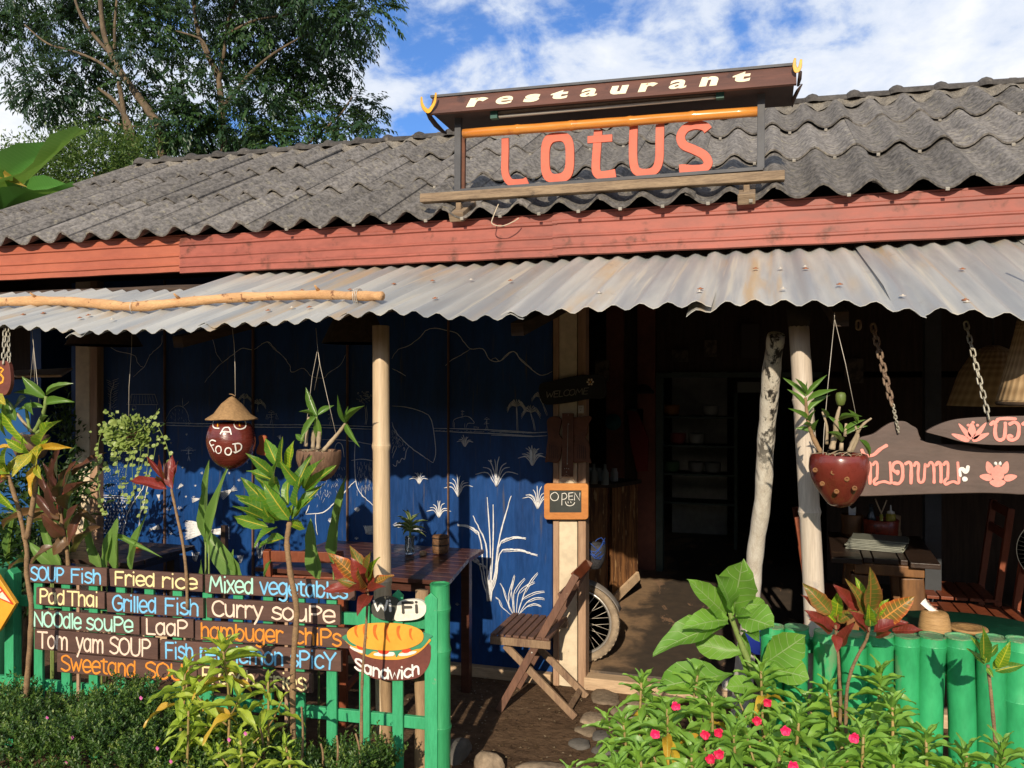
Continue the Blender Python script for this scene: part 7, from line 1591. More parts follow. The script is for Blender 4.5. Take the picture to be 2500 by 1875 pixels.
# ------------------------------------------------------------------ balsam plants
def balsam(label,base,h,seed,nl=46,spread=.13,leafL=.085,m=L_balsam,hostd=None,flowers=0,group='balsam plants with pink flowers'):
    rnd=random.Random(seed); root=thing('balsam_plant',base,label,'plant',group); base=Vector(base)
    heads=[]; main=[base+Vector((rnd.uniform(-.02,.02)*t,rnd.uniform(-.02,.02)*t,h*t)) for t in (0,.35,.7,1)]; stem(root,main,.0065,.004,M_rstem,knots=False,n=7); heads.append((main[-1],h,Vector((rnd.uniform(-.2,.2),rnd.uniform(-.2,.2),1))))
    for k in range(4):
        t=rnd.uniform(.35,.75); a=k*1.7+rnd.uniform(0,.6); p=base+Vector((0,0,h*t)); l=spread*rnd.uniform(.7,1.4); q=p+Vector((math.cos(a)*l,math.sin(a)*l*.8,l*rnd.uniform(.5,1.1))); stem(root,[p,p.lerp(q,.5)+Vector((0,0,-.01)),q],.004,.003,M_rstem,knots=False,n=6); heads.append((q,.16,Vector((math.cos(a)*.4,math.sin(a)*.4,1))))
    me=leafmesh('lance',.55,.28,.05,m,seed%3); me2=leafmesh('lance',.9,.2,.05,m,3+seed%3); mey=leafmesh('lance',.9,.2,.05,L_balsy)
    per=[int(nl*.38)]+[int(nl*.155)]*4
    for (q,hh,ax),n_ in zip(heads,per):
        for i in range(n_):
            f_=i/max(1,n_-1); a=i*2.4+rnd.uniform(-.3,.3); z=-f_*(.15 if hh>.2 else .09); el=1.15-1.25*min(1,f_*1.6)+rnd.uniform(-.15,.15); L_=leafL*(.5+.6*min(1,f_*2.0))*rnd.uniform(.85,1.15)
            put_leaf(root,me if f_<.6 else (mey if rnd.random()<.07 else me2),q+ax.normalized()*z+Vector((0,0,.005)),Vector((math.cos(a)*math.cos(el)+ax.x*.2,math.sin(a)*math.cos(el)+ax.y*.2,math.sin(el))),L_,L_*.25,rnd.uniform(-.3,.3))
    for k in range(flowers):
        q=heads[(k+1)%len(heads)][0]; flower(root,q+Vector((rnd.uniform(-.03,.03),-.10,rnd.uniform(-.05,.0))),rnd)
    return root
M_pinkfl=plain('magenta_petal',(.72,.02,.12),.5); M_pinkfl2=plain('deep_pink_petal',(.60,.015,.07),.5)
def flower(par,p,rnd):
    me=leafmesh('round',.3,.2,.1,M_pinkfl if rnd.random()<.6 else M_pinkfl2)
    for i in range(5):
        a=i*1.256+rnd.random(); d=Vector((math.cos(a),-.55,math.sin(a))); share('petal',me,p,par,leaf_frame(d,rnd.uniform(-.4,.4),Vector((0,-1,0))),(.0155,.0155,.0155))
def headat(px,py,Y): return P(px,py,Y)
BP=[(1560,1668,2.78,0,'balsam plant right below the lowest broad leaf'),(1690,1650,2.84,0,'balsam plant directly in front of the leaning white post'),(1535,1765,2.72,0,'leftmost tall balsam plant, leaning over the stones'),(1625,1725,2.55,2,'balsam plant with two flowers in the middle of the left clump'),(1750,1700,2.66,2,'balsam plant with a pink flower before the first green bamboo'),(1865,1640,2.90,0,'tall balsam plant touching the left croton of the pair'),(1800,1790,2.45,1,'low balsam plant with a flower near the bottom edge'),(1945,1750,2.55,0,'balsam plant under the two crotons'),(2040,1690,2.80,0,'balsam plant reaching the green bamboo below the taller croton'),(2150,1640,2.86,0,'tallest balsam plant in front of the green bamboo'),(2190,1730,2.62,0,'balsam plant right of the tallest one'),(2090,1790,2.42,0,'low balsam plant with yellowing leaves at the bottom'),(2255,1800,2.55,0,'rightmost balsam plant of the clump'),(1575,1845,2.40,0,'balsam plant at the lower left of the clump with one flower'),(1690,1840,2.34,1,'balsam plant with a flower at the bottom edge'),(1900,1850,2.34,0,'balsam plant cut by the bottom edge under the crotons'),(2200,1860,2.36,0,'balsam plant cut by the bottom edge near the right'),(2340,1835,2.48,0,'small balsam plant beside the right croton sapling'),(2455,1825,2.42,0,'balsam shoot in the lower right corner'),(1515,1872,2.35,0,'outermost low balsam shoot beside the dirt path'),(2010,1870,2.25,0,'balsam shoot at the bottom edge in the middle of the right clump')]
balsams=[]
for i,(x,y,Y,fl,lab) in enumerate(BP):
    H=headat(x,y,Y); base=Vector((H.x,H.y,gz)); bal_=balsam(lab,base,H.z-gz,i*3+1,70,.15,.108,flowers=0); balsams.append(bal_)
for (x,y,Y,bi) in ((1848,1758,2.50,5),(1918,1782,2.36,14),(1756,1839,2.22,13),(1722,1792,2.38,3),(1755,1787,2.40,3),(1874,1714,2.66,5),(1937,1869,2.15,14),(1650,1722,2.42,3),(1735,1850,2.24,13),(1600,1790,2.3,12),(2085,1800,2.3,11)):
    rn_=random.Random(x); q=P(x,y,Y); rt_=balsams[bi]; stem(rt_,[q+Vector((.004,.012,0)),q+Vector((.008,.05,-.03)),q+Vector((.01,.12,-.05))],.0018,.0018,M_gstem,'flower_stalk',5,False); flower(rt_,q,rn_)
BQ=[(555,1578,2.74,'tall yellow green balsam in front of the words Sweet and Sour',46,.135),(445,1640,2.70,'left companion of the tall yellow green balsam',30,.12),(650,1660,2.78,'right companion of the tall yellow green balsam',26,.10),(440,1735,2.62,'lower left shoot of the yellow green balsam group',34,.10),(575,1800,2.55,'balsam shoot at the foot of the tall yellow green one',36,.09),(692,1815,2.58,'low balsam shoot left of the croton trunk',34,.09)]
for i,(x,y,Y,lab,nl,LL) in enumerate(BQ):
    H=headat(x,y,Y); base=Vector((H.x+(.0 if i<3 else .02),H.y,gz)); balsam(lab,base,H.z-gz,50+i,int(nl*1.35),.10,LL,L_balsb,flowers=0,group='yellow green balsam plants in the hedge')
# dry stalks
for i,(x0,y0,x1,y1,lab) in enumerate(((733,1880,736,1725,'thin dry brown stalk right of the croton trunk'),(785,1885,783,1815,'short dry stalk standing in the low hedge'),(818,1885,822,1795,'dry stalk beside the low hedge bushes'),(645,1880,632,1765,'bent dry brown stalk left of the croton trunk'),(880,1890,868,1790,'leaning dry stalk near the gate end of the hedge'))):
    b=MB(); b.tube(smoothline([P(x0,y0+60,2.72),P((x0+x1)/2+5,(y0+y1)/2,2.72),P(x1,y1,2.72)],4),[.005-.0002*k for k in range(9)],7); b.build('dry_stalk',M_stem,label=lab,category='stalk',smooth=True)

# ------------------------------------------------------------------ low hedge on the left and weeds on the right
M_hedge=cloudmat('hedge_leaves',[(0,(.020,.052,.011)),(.45,(.042,.10,.018)),(.8,(.09,.17,.028)),(1,(.19,.26,.05))],.3,.4)
def hedge(name,label,x0,x1,y0,y1,ztop,n,seed,extra=None,ground=gz):
    rg=np.random.default_rng(seed); rs=random.Random(seed); pos=[];d=[];nr=[];L=[];W=[];tn=[]
    ph=[rs.uniform(0,6) for _ in range(6)]
    def top(x,y): 
        t=ztop(x)*(1+.10*math.sin(x*5+ph[0])+.08*math.sin(x*11+y*7+ph[1])+.06*math.sin(y*13+x*3+ph[2])+.04*math.sin(x*29+ph[3])); return t
    for i in range(n):
        x=rg.uniform(x0,x1); y=rg.uniform(y0,y1); tz=top(x,y); e=min(1,(y-y0)/.16+.35,(y1-y)/.1+.5); 
        z=ground+(tz-ground)*e*(1-abs(rg.normal(0,.16))); z=max(z,ground+.01) if rg.random()<.97 else tz*1.05
        bx=rg.normal(0,.5); by=rg.normal(-.35,.5); sd=np.array([bx,by,1.0]); sd/=np.linalg.norm(sd); sl=rg.uniform(.04,.09); t0=rg.random()*.7
        m_=rg.integers(8,13)
        for k in range(m_):
            s_=k/m_; p=np.array([x,y,z])+sd*sl*s_; a=k*2.4+t0*9; o=np.array([math.cos(a),math.sin(a),.35]); dd=o*(1-.3*s_)+sd*(.3+.9*s_); pos.append(p); d.append(dd); nr.append(sd+np.array([0,-.2,.2])); l=rg.uniform(.014,.023)*(1.1-.3*s_); L.append(l); W.append(l*.55); tn.append(min(1,max(0,t0+.35*s_+rg.normal(0,.08))))
    return leafcloud(name,None,M_hedge,pos,d,nr,L,W,tn,label=label,category='hedge',kind='stuff')
xl=P(0,937,3.0).x-.5; xr_=P(985,937,3.0).x
hz=lambda x: .355-.07*max(0,min(1,(x-P(300,937,2.9).x)/(P(800,937,2.9).x-P(300,937,2.9).x)))-.02
hedge('low_hedge','dense dark green small leaved hedge along the foot of the picket fence',xl,xr_,2.42,3.0,hz,7000,3)
hedge('weeds','small dark leafy weeds at the foot of the green bamboo fence',P(2330,937,2.8).x,P(2600,937,2.8).x,2.55,3.05,lambda x:.40,900,9)
b=MB(); b.prism([(xl,2.50,gz+.002),(xr_-.05,2.50,gz+.002),(xr_-.05,2.96,gz+.002),(xl,2.96,gz+.002)],(0,0,.10)); b.build('hedge_soil',M_dirt,kind='structure')
pos=[];
M_tiny=plain('tiny_mauve_petal',(.55,.12,.35),.6); me=leafmesh('round',.3,.2,.1,M_tiny)
ht=thing('hedge_blossoms',(-1.8,2.6,.3),'tiny mauve blossoms scattered over the dark hedge','flowers')
for x,y in ((345,1703),(385,1826),(163,1860),(418,1858),(178,1800),(600,1790),(560,1805),(116,1752)):
    p=P(x,y,2.50); 
    for i in range(4): a=i*1.6; share('petal',me,p,ht,leaf_frame(Vector((math.cos(a),-.4,math.sin(a))),0,Vector((0,-1,0))),(.008,.008,.008))

# ------------------------------------------------------------------ HANGING PLANTS
def strings(par,pts_list,r=.0011,m=None):
    for s in pts_list:
        b=MB(); b.tube(s,r,5); b.build('wire',m or M_wash,par)
# trailing button leaf plant
Yh=3.25; c=KZ(335,720,Yh); hp=thing('trailing_plant',c,'round clump of pale trailing button leaves hanging on one wire before the mural','hanging plant')
strings(hp,[[KZ(338,-5,Yh),KZ(335,150,Yh),KZ(318,400,Yh),KZ(315,690,Yh)]])
b=MB(); b.lathe([(0,-.05),(.03,-.04),(.04,0),(.03,.02),(0,.03)],c+Vector((0,.02,0)),12); b.build('husk_core',mat('coir_husk',(.12,.07,.04),(.06,.035,.02),rough=.95,scale=30,bump=1),hp)
me=leafmesh('round',.25,.15,.02,L_string); rs=random.Random(2)
sc1=(c-EYE).dot(FWD)/FOC/2.766
strands=[[(185,640),(120,740),(108,900),(110,1040),(130,1180),(160,1260)],[(150,560),(250,640),(300,680)],[(525,545),(470,620),(430,680)],[(500,640),(560,760),(590,860),(600,920)],[(300,800),(240,900),(260,1050),(300,1180)],[(350,820),(340,950),(350,1100),(360,1180)],[(400,820),(380,980),(400,1120),(390,1290)],[(450,800),(440,950),(430,1150),(420,1250)],[(430,850),(380,1000),(330,1140),(300,1180)],[(330,830),(300,960),(290,1060)],[(500,780),(480,900),(440,1010)],[(230,800),(215,860),(215,900)],[(110,860),(150,920),(170,970)]]
for s in strands:
    pp=smoothline([KZ(x,y,Yh-.05) for x,y in s],6); b=MB(); b.tube(pp,.0013,5); b.build('strand',M_gstem,hp,smooth=True)
    for k in range(1,len(pp),1 if len(s)>4 else 2):
        for sd in (-1,1):
            if rs.random()<.58: d=Vector((sd,rs.uniform(-.6,.2),rs.uniform(-.3,.5))); s_=rs.uniform(.015,.022); put_leaf(hp,me,pp[k],d,s_,s_,rs.uniform(-.6,.6),up=Vector((0,-.8,.5)))
for i in range(max(0,296-sum(1 for o_ in hp.children if o_.name.startswith('leaf')))):
    u=rs.uniform(-1,1); a=rs.uniform(0,2*PI); rr_=.97*math.sqrt(1-u*u); n_=Vector((rr_*math.cos(a),-abs(rr_*math.sin(a)),u)); p=c+Vector((n_.x*.112,n_.y*.07-.01,n_.z*.072+.005)); d=(n_+Vector((rs.uniform(-.6,.6),rs.uniform(-.6,.3),rs.uniform(-.6,.6)))).normalized(); s_=rs.uniform(.019,.027); put_leaf(hp,me,p,d,s_,s_,rs.uniform(-.7,.7),up=Vector((0,-.9,.4)))
pos=[];d=[];nr=[];L=[];W=[];tn=[]
for i in range(420):
    q=np.array([rs.gauss(0,.056),rs.gauss(0,.034)-.01,rs.gauss(.005,.036)]); pos.append(np.array(c)+q); o=q/.05+np.array([rs.gauss(0,.6),rs.gauss(-.5,.4),rs.gauss(0,.5)]); d.append(o); nr.append([rs.gauss(0,.4),-1,.5]); l=rs.uniform(.014,.022); L.append(l); W.append(l*.9); tn.append(rs.random())
leafcloud('inner_leaves',hp,cloudmat('button_leaf_mass',[(0,(.10,.17,.04)),(.5,(.20,.30,.07)),(1,(.34,.42,.12))],.3),pos,d,nr,L,W,tn,.1,kind='stuff')
# coconut face
Yc=3.18; cc=KZ(1008,780,Yc); co=thing('coconut_face',cc-Vector((0,0,.11)),'dark red lacquered coconut with painted face, FOOD mouth and conical hat, hanging on a cord','hanging ornament')
M_coco=mat('dark_red_lacquer',(.16,.028,.018),(.10,.020,.014),rough=.26,scale=5,stretch=(1,1,4),bump=.55,bdist=.006,bscale=7,rnd=0,coat=.5,fine=.15); M_hat=mat('dry_husk_hat',(.36,.22,.10),(.26,.155,.07),rough=.9,scale=14,bump=.6,rnd=0,fine=.3)
prof=[(0,-.117),(.030,-.110),(.060,-.092),(.084,-.064),(.100,-.030),(.106,.005),(.103,.040),(.094,.070),(.078,.088),(0,.10)]
pf=[(v.x,v.y) for v in smoothline([Vector((r,z,0)) for r,z in prof],4)]
b=MB(); b.lathe(pf,cc,36); b.wobble(.0022,16); b.build('coconut',M_coco,co,smooth=True)
h0=KZ(1013,613,Yc); ha=KZ(1036,462,Yc); hr=.112
b=MB(); b.lathe([(hr*.97,-.004),(hr,.0),(hr*.97,.004),(hr*.72,.022),(hr*.40,(ha.z-h0.z)*.66),(hr*.12,(ha.z-h0.z)*.93),(0,(ha.z-h0.z))],Vector((h0.x,Yc,h0.z)),36); b.wobble(.005,14); b.build('hat',M_hat,co,smooth=True,solid=0)
stem(co,[ha,ha+Vector((-.012,-.005,.008)),ha+Vector((-.028,-.005,.010))],.003,.002,M_stem,'hat_stalk')
strings(co,[[KZ(1015,0,Yc),KZ(1028,110,Yc),KZ(1034,260,Yc),ha]],.0016)
def onball(x,y,off=.0012):
    d=ray(200+x/2.766,800+y/2.766); lo,hi=2.8,Yc
    for _ in range(30):
        m_=(lo+hi)/2; p=EYE+d*(m_/d.y); z=p.z-cc.z; r=0
        for (ra,za),(rb,zb_) in zip(pf,pf[1:]):
            if za<=z<=zb_: r=ra+(rb-ra)*(z-za)/(zb_-za+1e-9); break
        if math.hypot(p.x-cc.x,p.y-cc.y)<r+off: hi=m_
        else: lo=m_
    return EYE+d*(lo/d.y)
def bst(par,pts,r,m,nm='painted_line',sm=True):
    pp=smoothline([Vector((x,y,0)) for x,y in pts],4) if sm and len(pts)>2 else [Vector((x,y,0)).lerp(Vector((pts[min(i+1,len(pts)-1)][0],pts[min(i+1,len(pts)-1)][1],0)),t) for i,(x,y) in enumerate(pts[:-1]) for t in (0,.33,.66)]+[Vector((*pts[-1],0))]
    w=[onball(p.x,p.y) for p in pp]; nn=(w[len(w)//2]-cc); nn.z*=.6; nn.normalize(); b=MB(); brush(b,w,r,nn,.0012); b.build(nm,m,par,smooth=True)
RL=.0030
bst(co,[(888,632),(882,655),(895,675),(925,678)],RL,WH); bst(co,[(1040,628),(1028,650),(1040,675),(1070,684),(1100,672),(1108,650),(1100,628)],RL,WH)
bst(co,[(935,715),(955,680),(972,672),(995,676),(1008,718)],RL,WH); bst(co,[(945,702),(1002,703)],RL*.8,WH,'painted_line',False)
bst(co,[(902,765),(878,758),(862,772),(875,800),(892,835)],RL,WH); bst(co,[(868,795),(890,790)],RL*.8,WH,'painted_line',False)
for ox,oy,rx,ry in ((922,822,19,24),(988,834,22,24)): bst(co,[(ox+rx*math.cos(t),oy+ry*math.sin(t)) for t in np.linspace(0,2*PI,9)],RL,WH)
bst(co,[(1035,790),(1042,838)],RL,WH,'painted_line',False); bst(co,[(1020,785),(1060,780),(1078,795),(1072,822),(1040,842),(1028,838)],RL,WH)
bst(co,[(913,648),(917,664)],.004,M_bun,'painted_eye',False); bst(co,[(1066,645),(1066,662)],.004,M_bun,'painted_eye',False)
b=MB(); tc_=KZ(1215,800,3.3); pp=smoothline([Vector((x,y,0)) for x,y in ((1190,735),(1215,722),(1240,735),(1243,770),(1262,800),(1258,850),(1225,862),(1180,850),(1178,820),(1195,780))],4,True)[:-1]; b.prism([KZ(p.x,p.y,3.3) for p in pp],(0,.014,0)); b.build('clay_ornament',plain('terracotta_paint',(.36,.10,.04),.7),label='small terracotta cutout ornament hanging right of the coconut face',category='ornament',bevel=.003)
# orchids
def orchid(label,Y,f,pot,canes,leaves,wires,potm,name='hanging_orchid',rim=None):
    root=thing(name,pot[0],label,'hanging plant'); b=MB(); b.lathe(pot[1],pot[0],32); b.wobble(.007,9,3); b.build('pot',potm,root,smooth=True)
    b=MB(); b.lathe([(0,-.002),(pot[2]*.92,-.004)],pot[0]+Vector((0,0,pot[3])),20); b.build('moss',mat('root_moss',(.10,.07,.035),(.05,.035,.02),rough=1,scale=40,bump=1,bdist=.01),root)
    for s,r0,r1,m in canes: stem(root,[f(x,y,Y) for x,y in s],r0,r1,m,'cane')
    for i,(tx,ty,bx,by,w,bn) in enumerate(leaves):
        B=f(bx,by,Y); T=f(tx,ty,Y-random.uniform(-.05,.09)); s_=(B-EYE).dot(FWD)/FOC/f.k; lf(root,'lance',L_orch,B,T,w*s_,bn,.35,.01,roll=random.uniform(-.3,.3))
    rr2=random.Random(3)
    for i in range(14):
        a=rr2.uniform(0,6.3); q=pot[0]+Vector((math.cos(a)*pot[2]*.6,math.sin(a)*pot[2]*.6,pot[3])); stem(root,[q,q+Vector((rr2.uniform(-.02,.02),rr2.uniform(-.03,.0),.02)),q+Vector((rr2.uniform(-.05,.05),rr2.uniform(-.04,.02),rr2.uniform(-.01,.03)))],.0016,.0008,M_cane,'root',5,False)
    strings(root,wires); return root
Ym=3.15; pc=KZ(1600,840,Ym); M_husk=mat('coconut_husk_shell',(.20,.115,.070),(.11,.06,.038),rough=.75,scale=7,stretch=(3,3,.6),bump=.8,bdist=.006,rnd=0,spots=(.25,.06,.04),spot_lo=.66,spot_hi=.72,spot_scale=12,fine=.3)
potp=[(v.x,v.y) for v in smoothline([Vector(q) for q in ((0.002,-.125,0),(.035,-.118,0),(.068,-.085,0),(.088,-.04,0),(.092,-.005,0),(.090,.008,0))],4)]
orchid('orchid with pale canes growing in a brown half coconut shell left of the bamboo post',Ym,KZ,(pc,potp+[(.084,.006),(.080,-.012)],.088,-.008),
 [([(1515,800),(1520,700),(1530,600)],.007,.006,M_cane),([(1560,810),(1565,740),(1570,690)],.009,.011,M_cane),([(1595,815),(1600,740),(1605,700)],.010,.009,M_cane),([(1630,830),(1690,760),(1740,700),(1780,645)],.010,.006,M_cane),([(1480,780),(1500,720)],.006,.004,M_gstem),([(1570,720),(1580,640),(1585,600)],.008,.005,M_gstem)],
 [(1515,402,1590,600,55,.1),(1705,527,1590,590,48,.3),(1462,562,1560,600,30,.5),(1475,760,1580,600,48,.2),(1440,718,1500,765,40,.2),(1615,790,1590,610,55,.2),(1720,455,1785,640,28,.15),(1905,520,1790,635,34,.2),(1870,810,1785,650,40,.5),(1800,530,1785,635,16,.1),(1540,560,1575,640,30,.1)],
 [[KZ(1580,0,Ym),KZ(1592,140,Ym),KZ(1555,330,Ym),KZ(1520,620,Ym),KZ(1500,800,Ym)],[KZ(1592,140,Ym),KZ(1605,240,Ym),KZ(1570,420,Ym+.05)],[KZ(1592,140,Ym),KZ(1608,250,Ym),KZ(1660,480,Ym),KZ(1715,715,Ym)]],M_husk)
Yr=2.98; pc=K4(790,1040,Yr); potp=[(v.x,v.y) for v in smoothline([Vector(q) for q in ((0.002,-.180,0),(.030,-.172,0),(.052,-.150,0),(.078,-.105,0),(.096,-.055,0),(.096,-.015,0),(.090,.0,0))],4)]
ro=orchid('orchid with green seed pod in a dark red coconut pot before the pale bamboo post',Yr,K4,(pc,potp+[(.083,-.002),(.080,-.02)],.088,-.014),
 [([(650,1030),(590,920),(545,780),(525,600)],.009,.005,M_stem),([(760,900),(765,780),(790,670)],.012,.004,M_cane),([(690,960),(690,820),(655,710)],.006,.003,M_cane),([(730,1000),(750,900),(770,830)],.011,.008,M_cane),([(800,1010),(805,950)],.008,.006,M_cane),([(860,1020),(900,930),(960,820),(1035,760)],.008,.003,M_cane),([(880,1020),(930,900),(900,800)],.007,.004,M_cane),([(830,900),(840,800)],.006,.004,M_cane)],
 [(345,450,530,600,42,.1),(440,450,530,570,36,.1),(540,470,525,590,14,.0),(695,425,530,590,40,.2),(770,540,540,630,52,.3),(715,580,540,720,58,.3),(385,530,520,670,36,.2),(392,685,540,770,40,.2),(445,840,570,862,44,.3),(625,770,600,862,48,.2),(600,700,565,790,36,.2),(690,735,810,870,42,.3),(990,770,820,870,40,.3),(970,750,790,780,30,.6),(1005,815,820,900,42,.2),(1030,1060,940,925,44,.4),(690,870,800,945,44,.3),(860,690,920,800,36,.2),(505,805,560,830,24,.2),(640,690,690,760,16,.1)],
 [[K4(750,0,Yr),K4(700,500,Yr),K4(670,850,Yr),K4(660,1070,Yr-.05)],[K4(752,0,Yr),K4(835,340,Yr),K4(912,720,Yr)],[K4(750,-60,Yr),K4(750,0,Yr)]],mat('red_brown_lacquer_pot',(.16,.026,.017),(.10,.019,.013),rough=.28,scale=4,bump=.25,bscale=8,rnd=0,coat=.5,spots=(.30,.16,.05),spot_lo=.69,spot_hi=.72,spot_scale=11,fine=.15))
b=MB(); pd=K4(798,600,Yr); b.lathe([(.006,-.028),(.012,-.024),(.0165,-.008),(.0165,.008),(.013,.016),(.004,.018),(0,.018)],pd,14); b.build('seed_pod',mat('green_pod',(.14,.18,.04),(.10,.14,.03),rough=.5,scale=30,stretch=(1,1,.2)),ro,smooth=True)
b=MB()
for x,y in ((740,1180),(655,1265),(845,1230),(765,1325),(600,1160),(905,1300)):
    q=K4(x,y,Yr-.088 if x>650 else Yr-.07); b.lathe([(.0085,0),(.0085,.003),(.004,.004),(.0035,.001)],q,12,axis=Matrix.Rotation(PI/2,3,'X'))
b.build('painted_spots',mat('ochre_spots',(.26,.12,.04),(.16,.07,.03),scale=60,bump=1),ro,smooth=True,kind='stuff')
Yo=3.0; pc=K1(240,900,Yo); potp=[(v.x,v.y) for v in smoothline([Vector(q) for q in ((0.002,-.11,0),(.05,-.10,0),(.075,-.05,0),(.078,-.01,0),(.072,.005,0))],4)]
orchid('large orchid with thick light green leaves in a hanging pot near the left edge',Yo,K1,(pc,potp+[(.068,.0)],.075,-.006),
 [([(260,870),(320,760),(350,660),(355,590)],.010,.008,M_gstem),([(230,860),(210,740),(200,670)],.008,.006,M_gstem),([(250,870),(190,800),(130,720)],.008,.006,M_cane),([(280,880),(340,820),(380,760)],.008,.004,M_gstem)],
 [(165,442,352,600,80,.3),(568,480,355,585,62,.4),(565,650,358,650,70,.9),(120,560,340,620,50,.6),(130,700,340,680,55,.5),(55,600,120,780,75,.3),(20,640,80,760,60,.2),(120,690,200,600,90,.3),(260,740,240,640,60,.3),(-30,560,60,700,80,.3),(50,900,20,760,60,.3),(-40,700,80,800,60,.3),(380,740,330,790,28,.3)],
 [[K1(245,60,Yo),K1(260,210,Yo),K1(235,460,Yo)],[K1(260,210,Yo),K1(290,500,Yo),K1(300,640,Yo)],[K1(260,210,Yo),K1(268,480,Yo)]],M_husk)
# plain board shelf lit at upper left
b=MB(); b.prism([P(10,905,4.3),P(178,897,4.3),P(150,915,3.9),P(40,917,3.9)],(0,0,-.012)); b.build('lit_board',M_sill,label='sunlit flat board edge hung behind the left orchid',category='board')
# greenery in the dark gap at the far left
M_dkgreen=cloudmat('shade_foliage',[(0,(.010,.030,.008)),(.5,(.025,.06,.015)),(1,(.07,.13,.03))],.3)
def bush(label,c,rx,ry,rz_,n,seed,L0=.07,m=None,cat='bush',name='bush',w=.35,trunk=True):
    rg=np.random.default_rng(seed); c=np.array(c); pos=[];d=[];nr=[];L=[];W=[];tn=[]
    t=thing(name,Vector((c[0],c[1],gz)),label,cat)
    k=max(6,n//160); cl=rg.normal(0,1,(k,3)); cl/=np.linalg.norm(cl,axis=1)[:,None]; cl*=rg.uniform(.45,1,(k,1)); cl=cl*[rx,ry,rz_]
    for i in range(n):
        q=cl[rg.integers(k)]+rg.normal(0,.17,3)*[rx,ry,rz_]; o=rg.normal(0,1,3)+np.array([0,-.3,.3]); pos.append(c+q); d.append(o+q/np.array([rx,ry,rz_])*1.2); nr.append(rg.normal(0,.5,3)+[0,-.4,1]); l=L0*rg.uniform(.6,1.2); L.append(l); W.append(l*w); tn.append(min(1,max(0,rg.normal(.45,.25))))
    leafcloud('crown',t,m or M_dkgreen,pos,d,nr,L,W,tn,kind='stuff')
    if trunk: b=MB(); b.tube([(c[0],c[1],gz),(c[0]+.05,c[1],c[2]*.5),(c[0],c[1],c[2])],[.05,.04,.02],8); b.build('trunk',M_stem,t)
    return t
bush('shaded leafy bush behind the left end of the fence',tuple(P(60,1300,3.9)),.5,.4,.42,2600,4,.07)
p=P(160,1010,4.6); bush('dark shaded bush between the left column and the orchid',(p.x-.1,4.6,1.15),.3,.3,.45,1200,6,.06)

g_=P(-2,1372,3.6); b=MB(); b.lathe([(.10,gz-g_.z),(.13,-.03),(.14,-.02),(.14,0),(.13,0),(.12,-.06),(0,-.07)],g_,28); b.build('green_bin',plain('dull_green_plastic',(.03,.16,.09),.45),label='dull green plastic bin behind the left end of the picket fence',category='bin',smooth=True)

# ================================================================== TREES BEHIND
M_bark=mat('tan_grey_bark',(.165,.12,.072),(.06,.045,.032),rough=.95,scale=5,stretch=(2,2,.6),bump=.9,bdist=.02,rnd=0,src='World',fine=.3)
M_crown=cloudmat('big_tree_leaves',[(0,(.009,.028,.011)),(.4,(.020,.054,.019)),(.75,(.042,.095,.026)),(1,(.10,.16,.04))],.2,.42,.45)
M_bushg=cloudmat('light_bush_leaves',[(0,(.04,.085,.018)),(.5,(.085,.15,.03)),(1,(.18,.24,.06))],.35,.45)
YT=15.0
tr=thing('big_tree',P(340,800,YT)*1-Vector((0,0,P(340,800,YT).z)),'big dark leaved tree with pale branching trunks rising behind the roof','tree')
def limb(pts,r0,r1,Y=YT,name='limb',ys=None):
    pp=smoothline([P(x,y,Y-.45+(ys[i] if ys else 0)) for i,(x,y) in enumerate(pts)],5); n=len(pp); b=MB(); b.tube(pp,[(r0+(r1-r0)*i/(n-1))*.74*(1+.08*math.sin(i*1.7)) for i in range(n)],9); b.build(name,M_bark,tr,smooth=True); return pp
limb([(430,900),(405,480),(390,320),(370,280),(330,225),(295,175),(270,130),(250,60),(240,-80)],.15,.06,name='trunk')
limb([(285,185),(240,150),(180,125),(115,105),(60,60)],.05,.02); limb([(270,130),(225,80),(190,20),(170,-60)],.06,.03); limb([(370,700),(330,360),(290,260),(240,215)],.11,.04,name='trunk'); limb([(370,310),(300,305),(240,285)],.035,.02); limb([(300,310),(320,340),(340,375)],.03,.025)
limb([(320,400),(300,260),(290,200)],.08,.06); limb([(530,700),(545,380),(535,200),(510,140),(480,60),(470,-60)],.11,.05,name='trunk',ys=[.5]*6); limb([(535,200),(550,110),(560,40),(600,-40)],.06,.03,ys=[.5,.4,.3,.2]); limb([(510,130),(490,95),(430,75)],.04,.02); limb([(560,80),(620,50),(700,35),(760,20)],.04,.015); limb([(545,260),(620,170),(700,110),(800,60)],.06,.015)
limb([(720,380),(780,325),(830,280),(860,235)],.04,.015); limb([(780,325),(830,315),(870,300)],.02,.01); limb([(280,120),(280,60),(285,0)],.05,.03)
CL=[] # clump centres: px,py,radius px, density
def cl(x,y,r,k=1.0,yo=0): CL.append((x,y,r,k,yo))
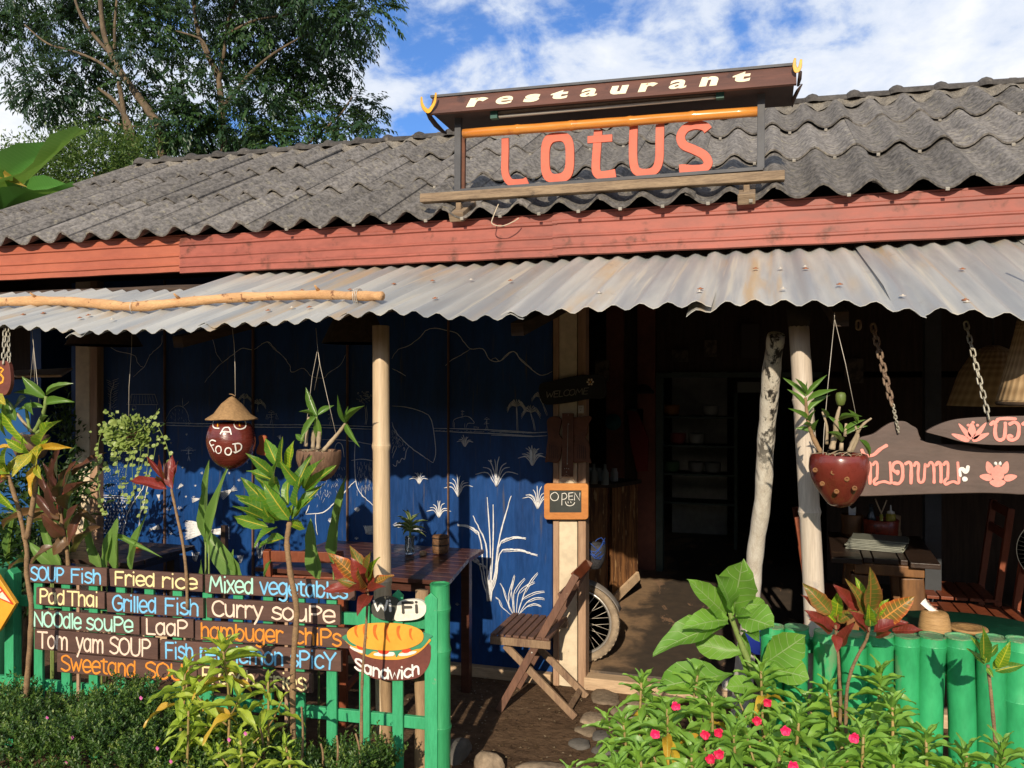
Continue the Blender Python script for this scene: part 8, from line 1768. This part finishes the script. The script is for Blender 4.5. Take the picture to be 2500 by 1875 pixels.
for x,y,r,k in ((20,-20,90,1),(100,0,90,1),(200,-30,90,.9),(60,80,90,1),(20,150,60,.6),(150,60,80,.9),(50,235,50,.5),(110,210,80,1.1),(200,150,80,1),(130,260,60,1),(210,230,70,1.2),(250,110,70,.9),(230,30,80,.9),(310,40,80,1),(340,130,60,.7),(280,280,55,.9),(170,300,40,.5),(240,310,50,.8),(330,210,60,1),(380,60,80,1.1),(430,-20,90,1),(360,-30,80,.9),(420,120,60,.8),(430,190,50,.6),(400,260,60,1.2),(440,300,70,1.3),(380,330,60,1.3),(470,240,60,1.1),(500,330,70,1.3),(500,60,80,.9),(560,0,90,1),(520,150,60,.8),(560,220,60,.9),(580,300,70,1.2),(560,100,70,.9),(640,-10,90,1),(620,70,70,1),(640,150,70,1.1),(620,230,60,1),(660,290,60,1),(700,220,70,1.1),(720,30,80,1.1),(700,120,80,1.2),(780,-10,80,1.1),(780,90,70,1.1),(760,160,70,1.1),(830,60,60,1),(850,130,50,1),(880,20,60,1),(930,20,40,.8),(890,80,40,.8),(850,180,40,.7),(790,210,50,.9),(740,270,45,.7),(800,290,45,.9),(850,270,50,1),(900,270,45,1),(870,320,45,.9),(910,310,35,.8),(810,340,50,1),(740,330,50,.9),(680,350,60,1.2),(620,370,60,1.3),(540,390,60,1.3),(450,390,70,1.3),(360,400,60,1.2),(320,380,50,1.1),(300,430,60,1.2),(280,340,40,.8),(-60,60,90,1),(100,-110,110,1),(300,-120,110,1),(500,-120,110,1),(700,-110,110,1),(850,-80,90,1)): cl(x,y,r,k)
rg=np.random.default_rng(17); pos=[];d=[];nr=[];L=[];W=[];tn=[]; sc_t=P(500,300,YT); spx=(sc_t-EYE).dot(FWD)/FOC
for x,y,r,k,yo in CL:
    c=np.array(P(x,y,YT+rg.uniform(-1.0,2.0))); R_=r*spx; ns=int(69*k*(r/60)**2); base_t=rg.normal(.42,.13)
    for i in range(ns):
        u=rg.normal(0,1,3); u/=np.linalg.norm(u); q=c+u*R_*rg.uniform(.25,1.0)**.7*np.array([1,.9,.85]); out=u*.8+rg.normal(0,.45,3); out[2]-=.25; out/=np.linalg.norm(out)
        m_=rg.integers(7,12); sl=rg.uniform(.22,.40); side=np.cross(out,[0,0,1.0]); side/=np.linalg.norm(side)+1e-6; tt=base_t+.18*u[2]*0+rg.normal(0,.12)
        for j in range(m_):
            s_=j/m_; sg=1 if j%2 else -1; p=q+out*sl*s_+np.array([0,0,-.10*s_*s_]); dd=side*sg*(.9-.5*s_)+out*.6+np.array([0,0,-.45]); pos.append(p); d.append(dd); nr.append([rg.normal(0,.3),-.5+rg.normal(0,.3),1]); l=rg.uniform(.10,.165); L.append(l); W.append(l*.42); tn.append(min(1,max(0,tt+rg.normal(0,.07))))
leafcloud('crown',tr,M_crown,pos,d,nr,L,W,tn,.15,kind='stuff')
print('tree leaves',len(pos))
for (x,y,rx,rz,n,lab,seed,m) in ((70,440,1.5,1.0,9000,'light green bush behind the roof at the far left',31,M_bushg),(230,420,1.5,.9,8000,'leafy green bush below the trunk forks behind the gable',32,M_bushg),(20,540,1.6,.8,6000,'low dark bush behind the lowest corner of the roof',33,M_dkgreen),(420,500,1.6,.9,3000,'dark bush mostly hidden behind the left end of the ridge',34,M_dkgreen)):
    p=P(x,y,13.2); bush(lab,tuple(p),rx,.8,rz,n,seed,.10,m)
# banana plant
bp_=P(-150,650,6.6); bn=thing('banana_plant',Vector((bp_.x,bp_.y,gz)),'banana plant with huge green leaves rising past the left gable corner','banana plant')
def bleaf(tip,base,w,m,bend=.25,Yb=6.6,Yt=6.2,roll=0,wave=.02,fold=.3):
    B=P(*base,Yb); T=P(*tip,Yt); s_=(B-EYE).dot(FWD)/FOC; lf(bn,'strap',m,B,T,w*s_,bend,fold,wave,roll=roll)
bleaf((226,333),(-60,560),48,L_banana,.12,roll=.35,wave=.05); bleaf((186,442),(-20,560),38,L_banana,.2,roll=-.2,wave=.04); bleaf((52,462),(-90,420),52,L_banany,.5,roll=.2)
b=MB(); b.tube([Vector((bp_.x,bp_.y,gz)),Vector((bp_.x,bp_.y,1.5)),P(-110,560,6.6)],[.12,.09,.05],12); b.build('pseudo_trunk',M_gstem,bn,smooth=True)
